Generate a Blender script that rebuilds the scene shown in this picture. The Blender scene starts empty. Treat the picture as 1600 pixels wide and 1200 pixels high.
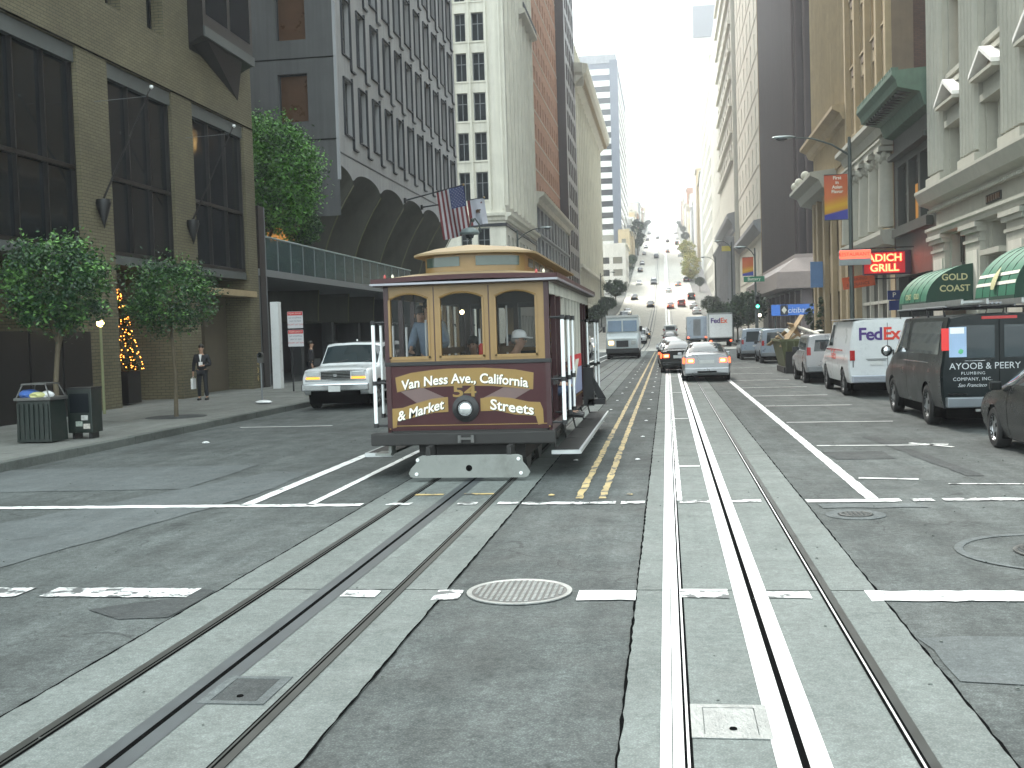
import bpy, bmesh, math, random
from mathutils import Vector, Matrix, noise as mnoise
random.seed(7)
C = bpy.context.scene
COL = C.collection
PI = math.pi
R = math.radians

# ------------------------------------------------------------------ camera
CF, CYAW, CPIT, CROL, CH = 1704.4, 0.1420, 0.0450, -0.0310, 1.947
def cam_axes():
    cy, sy = math.cos(CYAW), math.sin(CYAW)
    f = Vector((-sy*math.cos(CPIT), cy*math.cos(CPIT), -math.sin(CPIT)))
    r = Vector((cy, sy, 0)); u = r.cross(f)
    c, s = math.cos(CROL), math.sin(CROL)
    return c*r+s*u, -s*r+c*u, f
cr, cu, cf = cam_axes()
cam = bpy.data.cameras.new('camera')
cam.sensor_width = 36; cam.lens = 36*CF/1600; cam.clip_start = .05; cam.clip_end = 12000
camo = bpy.data.objects.new('camera', cam); COL.objects.link(camo)
m = Matrix((cr, cu, -cf)).transposed().to_4x4(); m.translation = (0, 0, CH)
camo.matrix_world = m
C.camera = camo

# ------------------------------------------------------------------ sky, sun, exposure
SUN_EL, SUN_AZ = R(48), R(-25)      # azimuth measured from +Y (down the street) towards +X
W = bpy.data.worlds.new('World'); C.world = W; W.use_nodes = True
nt = W.node_tree; nt.nodes.clear()
out = nt.nodes.new('ShaderNodeOutputWorld'); bg = nt.nodes.new('ShaderNodeBackground')
sky = nt.nodes.new('ShaderNodeTexSky'); sky.sky_type = 'NISHITA'; sky.sun_disc = False
sky.sun_elevation = SUN_EL; sky.sun_rotation = SUN_AZ
sky.dust_density = 4.0; sky.air_density = 1.0; sky.ozone_density = 1.0; sky.altitude = 0
# a thin bright overcast over the blue: the same everywhere
mix = nt.nodes.new('ShaderNodeMixRGB'); mix.inputs[0].default_value = .72
mix.inputs[2].default_value = (8.1, 9.15, 9.0, 1)
nt.links.new(sky.outputs[0], mix.inputs[1]); nt.links.new(mix.outputs[0], bg.inputs[0])
bg.inputs[1].default_value = 0.10
nt.links.new(bg.outputs[0], out.inputs[0])
sl = bpy.data.lights.new('sun', 'SUN'); sl.energy = 1.5; sl.angle = R(14); sl.color = (1, .955, .88)
so = bpy.data.objects.new('sun', sl); COL.objects.link(so)
sd = Vector((math.sin(SUN_AZ)*math.cos(SUN_EL), math.cos(SUN_AZ)*math.cos(SUN_EL), math.sin(SUN_EL)))
so.rotation_euler = sd.to_track_quat('Z', 'Y').to_euler()
C.view_settings.view_transform = 'Standard'; C.view_settings.look = 'None'
C.view_settings.exposure = 2.15; C.view_settings.gamma = 1
C.cycles.use_denoising = True
C.cycles.max_bounces = 8; C.cycles.diffuse_bounces = 3; C.cycles.glossy_bounces = 3
C.cycles.transmission_bounces = 4; C.cycles.transparent_max_bounces = 12; C.cycles.volume_bounces = 0
C.cycles.caustics_reflective = False; C.cycles.caustics_refractive = False
C.cycles.sample_clamp_indirect = 6
C.cycles.volume_step_rate = 4

# ------------------------------------------------------------------ helpers
def tag(o, label=None, cat=None, group=None, kind=None):
    if label: o['label'] = label
    if cat: o['category'] = cat
    if group: o['group'] = group
    if kind: o['kind'] = kind
    return o
def thing(name, label, cat, loc=(0, 0, 0), rz=0, group=None):
    o = bpy.data.objects.new(name, None); COL.objects.link(o)
    o.empty_display_size = .2
    o.location = loc; o.rotation_euler = (0, 0, rz)
    return tag(o, label, cat, group)
KIDS = {}
def link(name, me, parent=None, loc=(0, 0, 0), rz=0, rot=None):
    o = bpy.data.objects.new(name, me); COL.objects.link(o)
    o.location = loc; o.rotation_euler = rot if rot else (0, 0, rz)
    if parent is not None:
        o.parent = parent; KIDS.setdefault(parent, []).append(o)
    return o
def copy_tree(o, parent=None, loc=None, rz=None, label=None, group=None):
    c = o.copy(); COL.objects.link(c)
    if parent is not None:
        c.parent = parent; KIDS.setdefault(parent, []).append(c)
    if loc is not None: c.location = loc
    if rz is not None: c.rotation_euler = (0, 0, rz)
    if label: c['label'] = label
    if group: c['group'] = group
    for k in KIDS.get(o, []): copy_tree(k, c)
    return c

class MB:
    def __init__(s): s.v = []; s.f = []; s.m = []; s.mi = 0; s.fc = None
    def add(s, vs, fs):
        n = len(s.v)
        if s.fc: vs = [s.fc.T(*p) for p in vs]
        s.v += [tuple(p) for p in vs]; s.f += [tuple(i+n for i in f) for f in fs]; s.m += [s.mi]*len(fs); return s
    def box(s, x0, x1, y0, y1, z0, z1, tx=0, ty=0):
        # tx, ty: inset of the top face
        vs = [(x0, y0, z0), (x1, y0, z0), (x1, y1, z0), (x0, y1, z0),
              (x0+tx, y0+ty, z1), (x1-tx, y0+ty, z1), (x1-tx, y1-ty, z1), (x0+tx, y1-ty, z1)]
        return s.add(vs, [(0, 3, 2, 1), (4, 5, 6, 7), (0, 1, 5, 4), (1, 2, 6, 5), (2, 3, 7, 6), (3, 0, 4, 7)])
    def quad(s, *p): return s.add(p, [tuple(range(len(p)))])
    def prism(s, poly, y0, y1, ax='y'):
        # poly of (a,b); extruded along an axis
        n = len(poly)
        g = {'y': lambda a, b, c: (a, c, b), 'x': lambda a, b, c: (c, a, b), 'z': lambda a, b, c: (a, b, c)}[ax]
        vs = [g(a, b, y0) for a, b in poly]+[g(a, b, y1) for a, b in poly]
        fs = [tuple(range(n)), tuple(range(2*n-1, n-1, -1))]
        fs += [(i, (i+1) % n, n+(i+1) % n, n+i) for i in range(n)]
        return s.add(vs, fs)
    def tube(s, pts, r, n=8, cap=True):
        pts = [Vector(p) for p in pts]; rs = r if isinstance(r, (list, tuple)) else [r]*len(pts)
        vs = []; fs = []
        up = None
        for i, p in enumerate(pts):
            t = (pts[min(i+1, len(pts)-1)]-pts[max(i-1, 0)])
            t = t.normalized() if t.length > 1e-9 else Vector((0, 0, 1))
            if up is None: up = Vector((0, 0, 1)) if abs(t.z) < .9 else Vector((1, 0, 0))
            a = t.cross(up).normalized(); b = a.cross(t); 
            for k in range(n):
                an = 2*PI*k/n; vs.append(p+(a*math.cos(an)+b*math.sin(an))*rs[i])
        for i in range(len(pts)-1):
            for k in range(n):
                fs.append((i*n+k, i*n+(k+1) % n, (i+1)*n+(k+1) % n, (i+1)*n+k))
        if cap: fs += [tuple(range(n-1, -1, -1)), tuple(range((len(pts)-1)*n, len(pts)*n))]
        return s.add(vs, fs)
    def lathe(s, prof, c=(0, 0, 0), n=16, ax='z', a0=0, a1=2*PI):
        vs = []; fs = []; full = abs(a1-a0-2*PI) < 1e-6; m_ = n if full else n+1
        for r, h in prof:
            for k in range(m_):
                a = a0+(a1-a0)*k/n; x, y = r*math.cos(a), r*math.sin(a)
                p = {'z': (x, y, h), 'y': (x, h, y), 'x': (h, x, y)}[ax]
                vs.append((p[0]+c[0], p[1]+c[1], p[2]+c[2]))
        for i in range(len(prof)-1):
            for k in range(n):
                k2 = (k+1) % m_
                fs.append((i*m_+k, i*m_+k2, (i+1)*m_+k2, (i+1)*m_+k))
        return s.add(vs, fs)
    def grid(s, fn, nu, nv):
        vs = [fn(i/nu, j/nv) for i in range(nu+1) for j in range(nv+1)]
        fs = [(i*(nv+1)+j, (i+1)*(nv+1)+j, (i+1)*(nv+1)+j+1, i*(nv+1)+j+1) for i in range(nu) for j in range(nv)]
        return s.add(vs, fs)
    def ico(s, c, r, sub=1, sq=(1, 1, 1), jit=0):
        b = bmesh.new(); bmesh.ops.create_icosphere(b, subdivisions=sub, radius=r)
        vs = [(c[0]+v.co.x*sq[0]*(1+random.uniform(-jit, jit)), c[1]+v.co.y*sq[1]*(1+random.uniform(-jit, jit)), c[2]+v.co.z*sq[2]) for v in b.verts]
        fs = [tuple(v.index for v in f.verts) for f in b.faces]; b.free()
        return s.add(vs, fs)
    def mesh(s, name, mats, smooth=False, fix=True, bevel=0):
        me = bpy.data.meshes.new(name); me.from_pydata(s.v, [], s.f)
        for mt in (mats if isinstance(mats, (list, tuple)) else [mats]): me.materials.append(mt)
        me.polygons.foreach_set('material_index', s.m)
        if (fix and len(s.f) < 60000) or bevel:
            b = bmesh.new(); b.from_mesh(me)
            if bevel:
                bmesh.ops.remove_doubles(b, verts=b.verts, dist=1e-5)
                bmesh.ops.bevel(b, geom=[e for e in b.edges if len(e.link_faces) == 2 and e.calc_face_angle(0) > .5], offset=bevel, segments=2, affect='EDGES', profile=.6, clamp_overlap=True)
            bmesh.ops.recalc_face_normals(b, faces=b.faces); b.to_mesh(me); b.free()
        if smooth:
            me.polygons.foreach_set('use_smooth', [True]*len(me.polygons))
            try: me.set_sharp_from_angle(angle=R(smooth if smooth is not True else 40))
            except Exception: pass
        me.update(); return me
    def build(s, name, mats, parent=None, smooth=False, loc=(0, 0, 0), rz=0, rot=None, fix=True, bevel=0):
        return link(name, s.mesh(name, mats, smooth, fix, bevel), parent, loc, rz, rot)

class Face:
    """A facade frame: u along it, v up, d outward, in the parent's local space."""
    def __init__(s, ox=0, oy=0, rot=0, oz=0): s.o = (ox, oy, oz); s.r = rot; s.c = math.cos(rot); s.s = math.sin(rot)
    def T(s, u, d, v):
        x, y = u, -d
        return (s.o[0]+s.c*x-s.s*y, s.o[1]+s.s*x+s.c*y, s.o[2]+v)
    def mb(s): b = MB(); b.fc = s; return b
def fbox(b, u0, u1, v0, v1, d0, d1, **k): return b.box(u0, u1, d0, d1, v0, v1, **k)
def wall(b, u0, u1, v0, v1, ops, depth, d=0):
    """wall sheet with rectangular openings and their reveals (b has a Face)"""
    us = sorted({u0, u1, *[max(u0, min(u1, o[k])) for o in ops for k in (0, 1)]})
    vs = sorted({v0, v1, *[max(v0, min(v1, o[k])) for o in ops for k in (2, 3)]})
    ops_ = [(o[0]-1e-5, o[1]+1e-5, o[2]-1e-5, o[3]+1e-5) for o in ops]
    for j in range(len(vs)-1):
        run = None
        vc = (vs[j]+vs[j+1])/2
        row = [o for o in ops_ if o[2] < vc < o[3]]
        for i in range(len(us)-1):
            uc = (us[i]+us[i+1])/2
            hole = any(o[0] < uc < o[1] for o in row)
            if not hole:
                if run is None: run = us[i]
            if (hole or i == len(us)-2) and run is not None:
                e = us[i] if hole else us[i+1]
                b.quad((run, d, vs[j]), (e, d, vs[j]), (e, d, vs[j+1]), (run, d, vs[j+1])); run = None
    for (a, c, e, f) in ops:
        i = d-depth
        b.quad((a, d, e), (a, i, e), (a, i, f), (a, d, f)); b.quad((c, d, e), (c, d, f), (c, i, f), (c, i, e))
        b.quad((a, d, e), (c, d, e), (c, i, e), (a, i, e)); b.quad((a, d, f), (a, i, f), (c, i, f), (c, d, f))
def place(face, me, parent, u, v, d=0, name=None, kids=()):
    o = link(name or me.name.split('.')[0], me, parent, face.T(u, d, v), face.r)
    for km in kids: link(km.name.split('.')[0], km, o)
    return o

# ------------------------------------------------------------------ materials
def N(nt, t, **k):
    n = nt.nodes.new(t)
    for a, b in k.items(): setattr(n, a, b)
    return n
def mat(name, col, rough=.6, metal=0, var=.15, vs=1.3, bump=0, bs=30, emit=None, es=0, streak=0, spec=.5, coat=0, orand=0, dirt=0, loc=False, fine=0):
    """principled material: base colour varied by world-space noise, with streaks, fine relief and wear"""
    m = bpy.data.materials.new(name); m.use_nodes = True; nt = m.node_tree
    p = nt.nodes['Principled BSDF']; L = nt.links.new
    p.inputs['Roughness'].default_value = rough; p.inputs['Metallic'].default_value = metal
    p.inputs['Specular IOR Level'].default_value = spec
    if coat: p.inputs['Coat Weight'].default_value = coat; p.inputs['Coat Roughness'].default_value = .08
    if loc: pos = N(nt, 'ShaderNodeTexCoord').outputs['Object']
    else: pos = N(nt, 'ShaderNodeNewGeometry').outputs['Position']
    cur = None
    base = N(nt, 'ShaderNodeRGB'); base.outputs[0].default_value = (*col, 1); cur = base.outputs[0]
    def mul(cur, fac_out, lo, hi):
        mr = N(nt, 'ShaderNodeMapRange'); mr.inputs['To Min'].default_value = lo; mr.inputs['To Max'].default_value = hi
        mr.inputs['From Min'].default_value = .25; mr.inputs['From Max'].default_value = .75
        L(fac_out, mr.inputs[0])
        mx = N(nt, 'ShaderNodeVectorMath', operation='MULTIPLY'); cb = N(nt, 'ShaderNodeCombineXYZ')
        for i in range(3): L(mr.outputs[0], cb.inputs[i])
        L(cur, mx.inputs[0]); L(cb.outputs[0], mx.inputs[1]); return mx.outputs[0]
    if var:
        n = N(nt, 'ShaderNodeTexNoise'); n.inputs['Scale'].default_value = vs; n.inputs['Detail'].default_value = 6; n.inputs['Roughness'].default_value = .65
        L(pos, n.inputs['Vector']); cur = mul(cur, n.outputs[0], 1-var, 1+var)
        if rough > .15:
            mr = N(nt, 'ShaderNodeMapRange'); mr.inputs['To Min'].default_value = max(.02, rough-.12); mr.inputs['To Max'].default_value = min(1, rough+.12)
            L(n.outputs[0], mr.inputs[0]); L(mr.outputs[0], p.inputs['Roughness'])
    if fine:
        n = N(nt, 'ShaderNodeTexNoise'); n.inputs['Scale'].default_value = 60; n.inputs['Detail'].default_value = 2
        L(pos, n.inputs['Vector']); cur = mul(cur, n.outputs[0], 1-fine, 1+fine)
    if streak:
        mp = N(nt, 'ShaderNodeMapping'); mp.inputs['Scale'].default_value = (2.2, 2.2, .12); L(pos, mp.inputs[0])
        n = N(nt, 'ShaderNodeTexNoise'); n.inputs['Scale'].default_value = 1.6; n.inputs['Detail'].default_value = 5
        L(mp.outputs[0], n.inputs['Vector']); cur = mul(cur, n.outputs[0], 1-streak, 1+streak*.4)
    if orand:
        oi = N(nt, 'ShaderNodeObjectInfo'); mr0 = N(nt, 'ShaderNodeMapRange'); mr0.inputs['To Min'].default_value = .25; mr0.inputs['To Max'].default_value = .75
        L(oi.outputs['Random'], mr0.inputs[0]); cur = mul(cur, mr0.outputs[0], 1-orand, 1+orand)
    if dirt:
        n = N(nt, 'ShaderNodeTexNoise'); n.inputs['Scale'].default_value = 3.1; n.inputs['Detail'].default_value = 9; n.inputs['Roughness'].default_value = .75
        L(pos, n.inputs['Vector']); r = N(nt, 'ShaderNodeMapRange'); r.inputs['From Min'].default_value = .52; r.inputs['From Max'].default_value = .68; L(n.outputs[0], r.inputs[0])
        r.inputs['To Max'].default_value = dirt
        mx = N(nt, 'ShaderNodeMixRGB'); mx.inputs[2].default_value = (.07, .065, .055, 1); L(r.outputs[0], mx.inputs[0]); L(cur, mx.inputs[1]); cur = mx.outputs[0]
    L(cur, p.inputs['Base Color'])
    if bump:
        n = N(nt, 'ShaderNodeTexNoise'); n.inputs['Scale'].default_value = bs; n.inputs['Detail'].default_value = 4
        L(pos, n.inputs['Vector']); b = N(nt, 'ShaderNodeBump'); b.inputs['Strength'].default_value = bump; b.inputs['Distance'].default_value = .02
        L(n.outputs[0], b.inputs['Height']); L(b.outputs[0], p.inputs['Normal'])
    if emit:
        p.inputs['Emission Color'].default_value = (*emit, 1); p.inputs['Emission Strength'].default_value = es
    return m
def glassmat(name, col=(.012, .016, .018), rough=.06, blinds=.0, lit=0, wob=.03, spec=.6, alpha=1):
    """window glass over a dark room; blinds: share of windows with pale blinds behind"""
    m = bpy.data.materials.new(name); m.use_nodes = True; nt = m.node_tree; L = nt.links.new
    p = nt.nodes['Principled BSDF']; p.inputs['Roughness'].default_value = rough
    p.inputs['Specular IOR Level'].default_value = spec
    oi = N(nt, 'ShaderNodeObjectInfo'); pos = N(nt, 'ShaderNodeNewGeometry').outputs['Position']
    mr = N(nt, 'ShaderNodeMapRange'); L(oi.outputs['Random'], mr.inputs[0])
    mr.inputs['From Min'].default_value = 1-blinds-.02; mr.inputs['From Max'].default_value = 1-blinds+.02
    n = N(nt, 'ShaderNodeTexNoise'); n.inputs['Scale'].default_value = .9; L(pos, n.inputs['Vector'])
    mx = N(nt, 'ShaderNodeMixRGB'); L(mr.outputs[0], mx.inputs[0])
    mb = N(nt, 'ShaderNodeMixRGB'); L(n.outputs[0], mb.inputs[0]); mb.inputs[1].default_value = (col[0]*.6, col[1]*.6, col[2]*.6, 1); mb.inputs[2].default_value = (col[0]*1.8, col[1]*1.8, col[2]*1.8, 1)
    L(mb.outputs[0], mx.inputs[1]); mx.inputs[2].default_value = (.30, .29, .25, 1) if blinds else (*col, 1)
    L(mx.outputs[0], p.inputs['Base Color'])
    b = N(nt, 'ShaderNodeBump'); b.inputs['Strength'].default_value = wob; b.inputs['Distance'].default_value = .3
    n2 = N(nt, 'ShaderNodeTexNoise'); n2.inputs['Scale'].default_value = .7; L(pos, n2.inputs['Vector'])
    L(n2.outputs[0], b.inputs['Height']); L(b.outputs[0], p.inputs['Normal'])
    if lit:
        mr2 = N(nt, 'ShaderNodeMapRange'); mr2.inputs['From Min'].default_value = .06; mr2.inputs['From Max'].default_value = .04; mr2.inputs['To Max'].default_value = lit
        L(oi.outputs['Random'], mr2.inputs[0]); L(mr2.outputs[0], p.inputs['Emission Strength']); p.inputs['Emission Color'].default_value = (1, .62, .28, 1)
    if alpha < 1: p.inputs['Alpha'].default_value = alpha
    return m
def brickmat(name, c1, c2, mortar, sc=(.3, .09), rough=.85, bumpd=.012, streak=.2):
    m = bpy.data.materials.new(name); m.use_nodes = True; nt = m.node_tree; L = nt.links.new
    p = nt.nodes['Principled BSDF']; p.inputs['Roughness'].default_value = rough
    pos = N(nt, 'ShaderNodeNewGeometry').outputs['Position']; sp = N(nt, 'ShaderNodeSeparateXYZ'); L(pos, sp.inputs[0])
    ad = N(nt, 'ShaderNodeMath', operation='ADD'); L(sp.outputs[0], ad.inputs[0]); L(sp.outputs[1], ad.inputs[1])
    cb = N(nt, 'ShaderNodeCombineXYZ'); L(ad.outputs[0], cb.inputs[0]); L(sp.outputs[2], cb.inputs[1])
    b = N(nt, 'ShaderNodeTexBrick'); L(cb.outputs[0], b.inputs['Vector'])
    b.inputs['Scale'].default_value = 1; b.inputs['Brick Width'].default_value = sc[0]; b.inputs['Row Height'].default_value = sc[1]
    b.inputs['Mortar Size'].default_value = .009; b.inputs['Mortar Smooth'].default_value = .3
    b.inputs['Color1'].default_value = (*c1, 1); b.inputs['Color2'].default_value = (*c2, 1); b.inputs['Mortar'].default_value = (*mortar, 1)
    n = N(nt, 'ShaderNodeTexNoise'); n.inputs['Scale'].default_value = .5; n.inputs['Detail'].default_value = 7; L(pos, n.inputs['Vector'])
    mr = N(nt, 'ShaderNodeMapRange'); mr.inputs['From Min'].default_value = .3; mr.inputs['From Max'].default_value = .7; mr.inputs['To Min'].default_value = 1-streak; mr.inputs['To Max'].default_value = 1+streak
    L(n.outputs[0], mr.inputs[0]); cc = N(nt, 'ShaderNodeCombineXYZ'); [L(mr.outputs[0], cc.inputs[i]) for i in range(3)]
    mu = N(nt, 'ShaderNodeVectorMath', operation='MULTIPLY'); L(b.outputs['Color'], mu.inputs[0]); L(cc.outputs[0], mu.inputs[1]); L(mu.outputs[0], p.inputs['Base Color'])
    bp = N(nt, 'ShaderNodeBump', invert=True); bp.inputs['Distance'].default_value = bumpd; bp.inputs['Strength'].default_value = .8; L(b.outputs['Fac'], bp.inputs['Height']); L(bp.outputs[0], p.inputs['Normal'])
    return m
def roadmat(name, col, speck=.5, patch=.25, crack=True, rough=.82, joints=0):
    m = bpy.data.materials.new(name); m.use_nodes = True; nt = m.node_tree; L = nt.links.new
    p = nt.nodes['Principled BSDF']; p.inputs['Roughness'].default_value = rough; p.inputs['Specular IOR Level'].default_value = .35
    pos = N(nt, 'ShaderNodeNewGeometry').outputs['Position']
    def noise(sc, det=5, ro=.6, map_=None):
        n = N(nt, 'ShaderNodeTexNoise'); n.inputs['Scale'].default_value = sc; n.inputs['Detail'].default_value = det; n.inputs['Roughness'].default_value = ro
        if map_:
            mp = N(nt, 'ShaderNodeMapping'); mp.inputs['Scale'].default_value = map_; L(pos, mp.inputs[0]); L(mp.outputs[0], n.inputs['Vector'])
        else: L(pos, n.inputs['Vector'])
        return n.outputs[0]
    def rng(o, a, b, c, d):
        r = N(nt, 'ShaderNodeMapRange'); r.inputs['From Min'].default_value = a; r.inputs['From Max'].default_value = b; r.inputs['To Min'].default_value = c; r.inputs['To Max'].default_value = d; L(o, r.inputs[0]); return r.outputs[0]
    def M(a, b, op='MULTIPLY'):
        x = N(nt, 'ShaderNodeMath', operation=op)
        for i, v in enumerate((a, b)):
            if isinstance(v, (int, float)): x.inputs[i].default_value = v
            else: L(v, x.inputs[i])
        return x.outputs[0]
    f = M(rng(noise(.35, 6, .7), .3, .7, 1-patch, 1+patch), rng(noise(1.1, 4, .6, (3, .25, 1)), .3, .7, 1-patch*.6, 1+patch*.6))
    f = M(f, rng(noise(7, 8, .8), .3, .7, 1-speck*.4, 1+speck*.4)); f = M(f, rng(noise(2.6, 4, .7, (1, .5, 1)), .3, .7, 1-speck*.22, 1+speck*.18))
    v = N(nt, 'ShaderNodeTexVoronoi'); v.inputs['Scale'].default_value = 75; L(pos, v.inputs['Vector'])
    sp = rng(v.outputs['Distance'], 0, .5, 1+speck*.6, 1-speck*.3); f = M(f, sp)
    f = M(f, rng(noise(24, 3, .6), .3, .7, 1-speck*.32, 1+speck*.32))
    vc = N(nt, 'ShaderNodeTexVoronoi'); vc.inputs['Scale'].default_value = 28; L(pos, vc.inputs['Vector'])
    ss = N(nt, 'ShaderNodeSeparateXYZ'); L(vc.outputs['Color'], ss.inputs[0])
    f = M(f, M(1, M(rng(ss.outputs[0], .9, 1, 0, .9*speck), rng(vc.outputs['Distance'], 0, .35, 1, 0)), 'ADD'))
    f = M(f, rng(noise(1.9, 6, .7), .60, .72, 1, .70)); f = M(f, rng(noise(.55, 5, .75, (1.6, .3, 1)), .58, .70, 1, 1.22))
    if crack:
        d = N(nt, 'ShaderNodeVectorMath', operation='ADD'); nn = N(nt, 'ShaderNodeTexNoise'); nn.inputs['Scale'].default_value = 1.6; nn.inputs['Detail'].default_value = 4; L(pos, nn.inputs['Vector'])
        L(pos, d.inputs[0]); L(nn.outputs['Color'], d.inputs[1])
        vv = N(nt, 'ShaderNodeTexVoronoi', feature='DISTANCE_TO_EDGE'); vv.inputs['Scale'].default_value = .33; L(d.outputs[0], vv.inputs['Vector'])
        ck = M(rng(vv.outputs['Distance'], 0, .006, .55, 0), rng(noise(.4, 2), .48, .56, 0, 1)); f = M(f, M(1, ck, 'SUBTRACT'))
    cb = N(nt, 'ShaderNodeCombineXYZ'); [L(f, cb.inputs[i]) for i in range(3)]
    mu = N(nt, 'ShaderNodeVectorMath', operation='MULTIPLY'); mu.inputs[0].default_value = col; L(cb.outputs[0], mu.inputs[1])
    L(mu.outputs[0], p.inputs['Base Color'])
    L(rng(noise(2, 5), .3, .7, rough-.15, rough+.1), p.inputs['Roughness'])
    bp = N(nt, 'ShaderNodeBump'); bp.inputs['Strength'].default_value = .5; bp.inputs['Distance'].default_value = .006; L(v.outputs['Distance'], bp.inputs['Height']); L(bp.outputs[0], p.inputs['Normal'])
    return m
def paintmat(name, col, under, wear=.5):
    m = bpy.data.materials.new(name); m.use_nodes = True; nt = m.node_tree; L = nt.links.new
    p = nt.nodes['Principled BSDF']; p.inputs['Roughness'].default_value = .6
    pos = N(nt, 'ShaderNodeNewGeometry').outputs['Position']
    n = N(nt, 'ShaderNodeTexNoise'); n.inputs['Scale'].default_value = 6; n.inputs['Detail'].default_value = 6; n.inputs['Roughness'].default_value = .62; L(pos, n.inputs['Vector'])
    r = N(nt, 'ShaderNodeMapRange'); r.inputs['From Min'].default_value = wear; r.inputs['From Max'].default_value = wear+.06; L(n.outputs[0], r.inputs[0])
    n2 = N(nt, 'ShaderNodeTexNoise'); n2.inputs['Scale'].default_value = 2.2; n2.inputs['Detail'].default_value = 5; L(pos, n2.inputs['Vector'])
    r2 = N(nt, 'ShaderNodeMapRange'); r2.inputs['From Min'].default_value = .3; r2.inputs['From Max'].default_value = .7; r2.inputs['To Min'].default_value = .75; r2.inputs['To Max'].default_value = 1.1; L(n2.outputs[0], r2.inputs[0])
    cb = N(nt, 'ShaderNodeCombineXYZ'); [L(r2.outputs[0], cb.inputs[i]) for i in range(3)]
    mu = N(nt, 'ShaderNodeVectorMath', operation='MULTIPLY'); mu.inputs[0].default_value = col; L(cb.outputs[0], mu.inputs[1])
    mx = N(nt, 'ShaderNodeMixRGB'); L(r.outputs[0], mx.inputs[0]); L(mu.outputs[0], mx.inputs[1]); mx.inputs[2].default_value = (*under, 1)
    L(mx.outputs[0], p.inputs['Base Color'])
    return m
def text_mesh(name, s, size, m, extrude=.004, bend=None, align='CENTER', sx=1, bold=0, shear=0, space=1):
    """flat print: letters standing in the local XZ plane facing -Y"""
    cu_ = bpy.data.curves.new(name, 'FONT'); cu_.body = s; cu_.size = size; cu_.align_x = align; cu_.align_y = 'CENTER'
    cu_.extrude = extrude; cu_.offset = bold; cu_.resolution_u = 3; cu_.shear = shear; cu_.space_character = space
    o = bpy.data.objects.new('tmp', cu_); COL.objects.link(o)
    dg = bpy.context.evaluated_depsgraph_get(); dg.update()
    me = bpy.data.meshes.new_from_object(o.evaluated_get(dg)); bpy.data.objects.remove(o); bpy.data.curves.remove(cu_)
    me.name = name; me.materials.clear(); me.materials.append(m)
    for v in me.vertices:
        x, y, z = v.co; x *= sx
        if bend: y += bend(x)
        v.co = (x, -z, y)
    return me
def gz(y):
    """street profile: flat, then the hill"""
    P = [(-1e5, 0), (100, 0), (125, .15), (180, 2.0), (250, 6.5), (310, 13), (370, 22), (440, 31.5), (520, 43), (600, 54), (700, 66), (800, 76), (860, 80), (940, 81), (1400, 72), (3000, 30), (1e5, 0)]
    for (a, b), (c, d) in zip(P, P[1:]):
        if y <= c: t = (y-a)/(c-a); return b+(d-b)*t
    return 0
M = {}
M['asphalt'] = roadmat('asphalt', (.092, .102, .099), speck=.8, patch=.36)
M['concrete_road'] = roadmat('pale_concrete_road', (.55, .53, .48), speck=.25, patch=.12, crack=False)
M['trackbed'] = roadmat('track_concrete', (.170, .188, .178), speck=.5, patch=.14, crack=False, rough=.75)
M['sidewalk'] = roadmat('sidewalk_concrete', (.17, .175, .162), speck=.3, patch=.2, crack=False)
M['kerb'] = roadmat('kerb_granite', (.12, .13, .12), speck=.4, patch=.3, crack=False)
M['patch'] = roadmat('asphalt_patch', (.112, .124, .124), speck=.5, patch=.15, crack=False)
M['patch_dark'] = roadmat('asphalt_patch_dark', (.058, .063, .063), speck=.7, patch=.15, crack=False)
M['white_line'] = paintmat('white_road_paint', (.80, .80, .78), (.10, .105, .105), .60)
M['worn_line'] = paintmat('worn_white_road_paint', (.78, .78, .76), (.10, .105, .105), .49)
M['yellow_line'] = paintmat('yellow_road_paint', (.56, .42, .19), (.09, .09, .085), .52)
M['steel'] = mat('sky_bright_rail_steel', (.88, .89, .90), .42, .75, .05, 6, bump=.03, bs=60)  # near-white copy: the sky mirrored in the right track is put into the colour
M['steel_dark'] = mat('dark_mirroring_rail_steel', (.055, .058, .055), .45, .4, .25, 5)  # dark copy: the left track's dark reflections are put into the colour
M['iron'] = mat('cast_iron', (.13, .13, .125), .5, .6, .25, 8, bump=.3, bs=50)
M['iron_pale'] = mat('worn_iron', (.33, .34, .33), .45, .6, .2, 8, bump=.3, bs=60)
M['groove'] = mat('groove_black', (.006, .006, .006), .95, 0, 0, spec=0)
M['black'] = mat('black_paint', (.012, .012, .013), .45, 0, .2, 4)
M['rubber'] = mat('tyre_rubber', (.018, .018, .018), .85, 0, .2, 8)
M['white'] = mat('white_enamel', (.75, .76, .76), .3, 0, .04, 3)
M['chrome'] = mat('chrome', (.7, .72, .74), .12, 1, .03, 3)
M['rim'] = mat('alloy', (.42, .43, .44), .35, .8, .1, 6)
M['glass_dark'] = glassmat('dark_glass', (.008, .010, .012), spec=.32)
M['glass_office'] = glassmat('office_glass', (.02, .024, .026), blinds=.22, lit=.2)
M['glass_slot'] = glassmat('slot_window_glass', (.03, .036, .04), blinds=.6)
M['glass_plain'] = glassmat('plain_office_glass', (.025, .03, .034), blinds=.12)
M['glass_green'] = glassmat('green_office_glass', (.03, .055, .05), blinds=.0)
M['glass_car'] = glassmat('car_glass', (.02, .03, .035), .03, spec=.9, wob=0)
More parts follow.
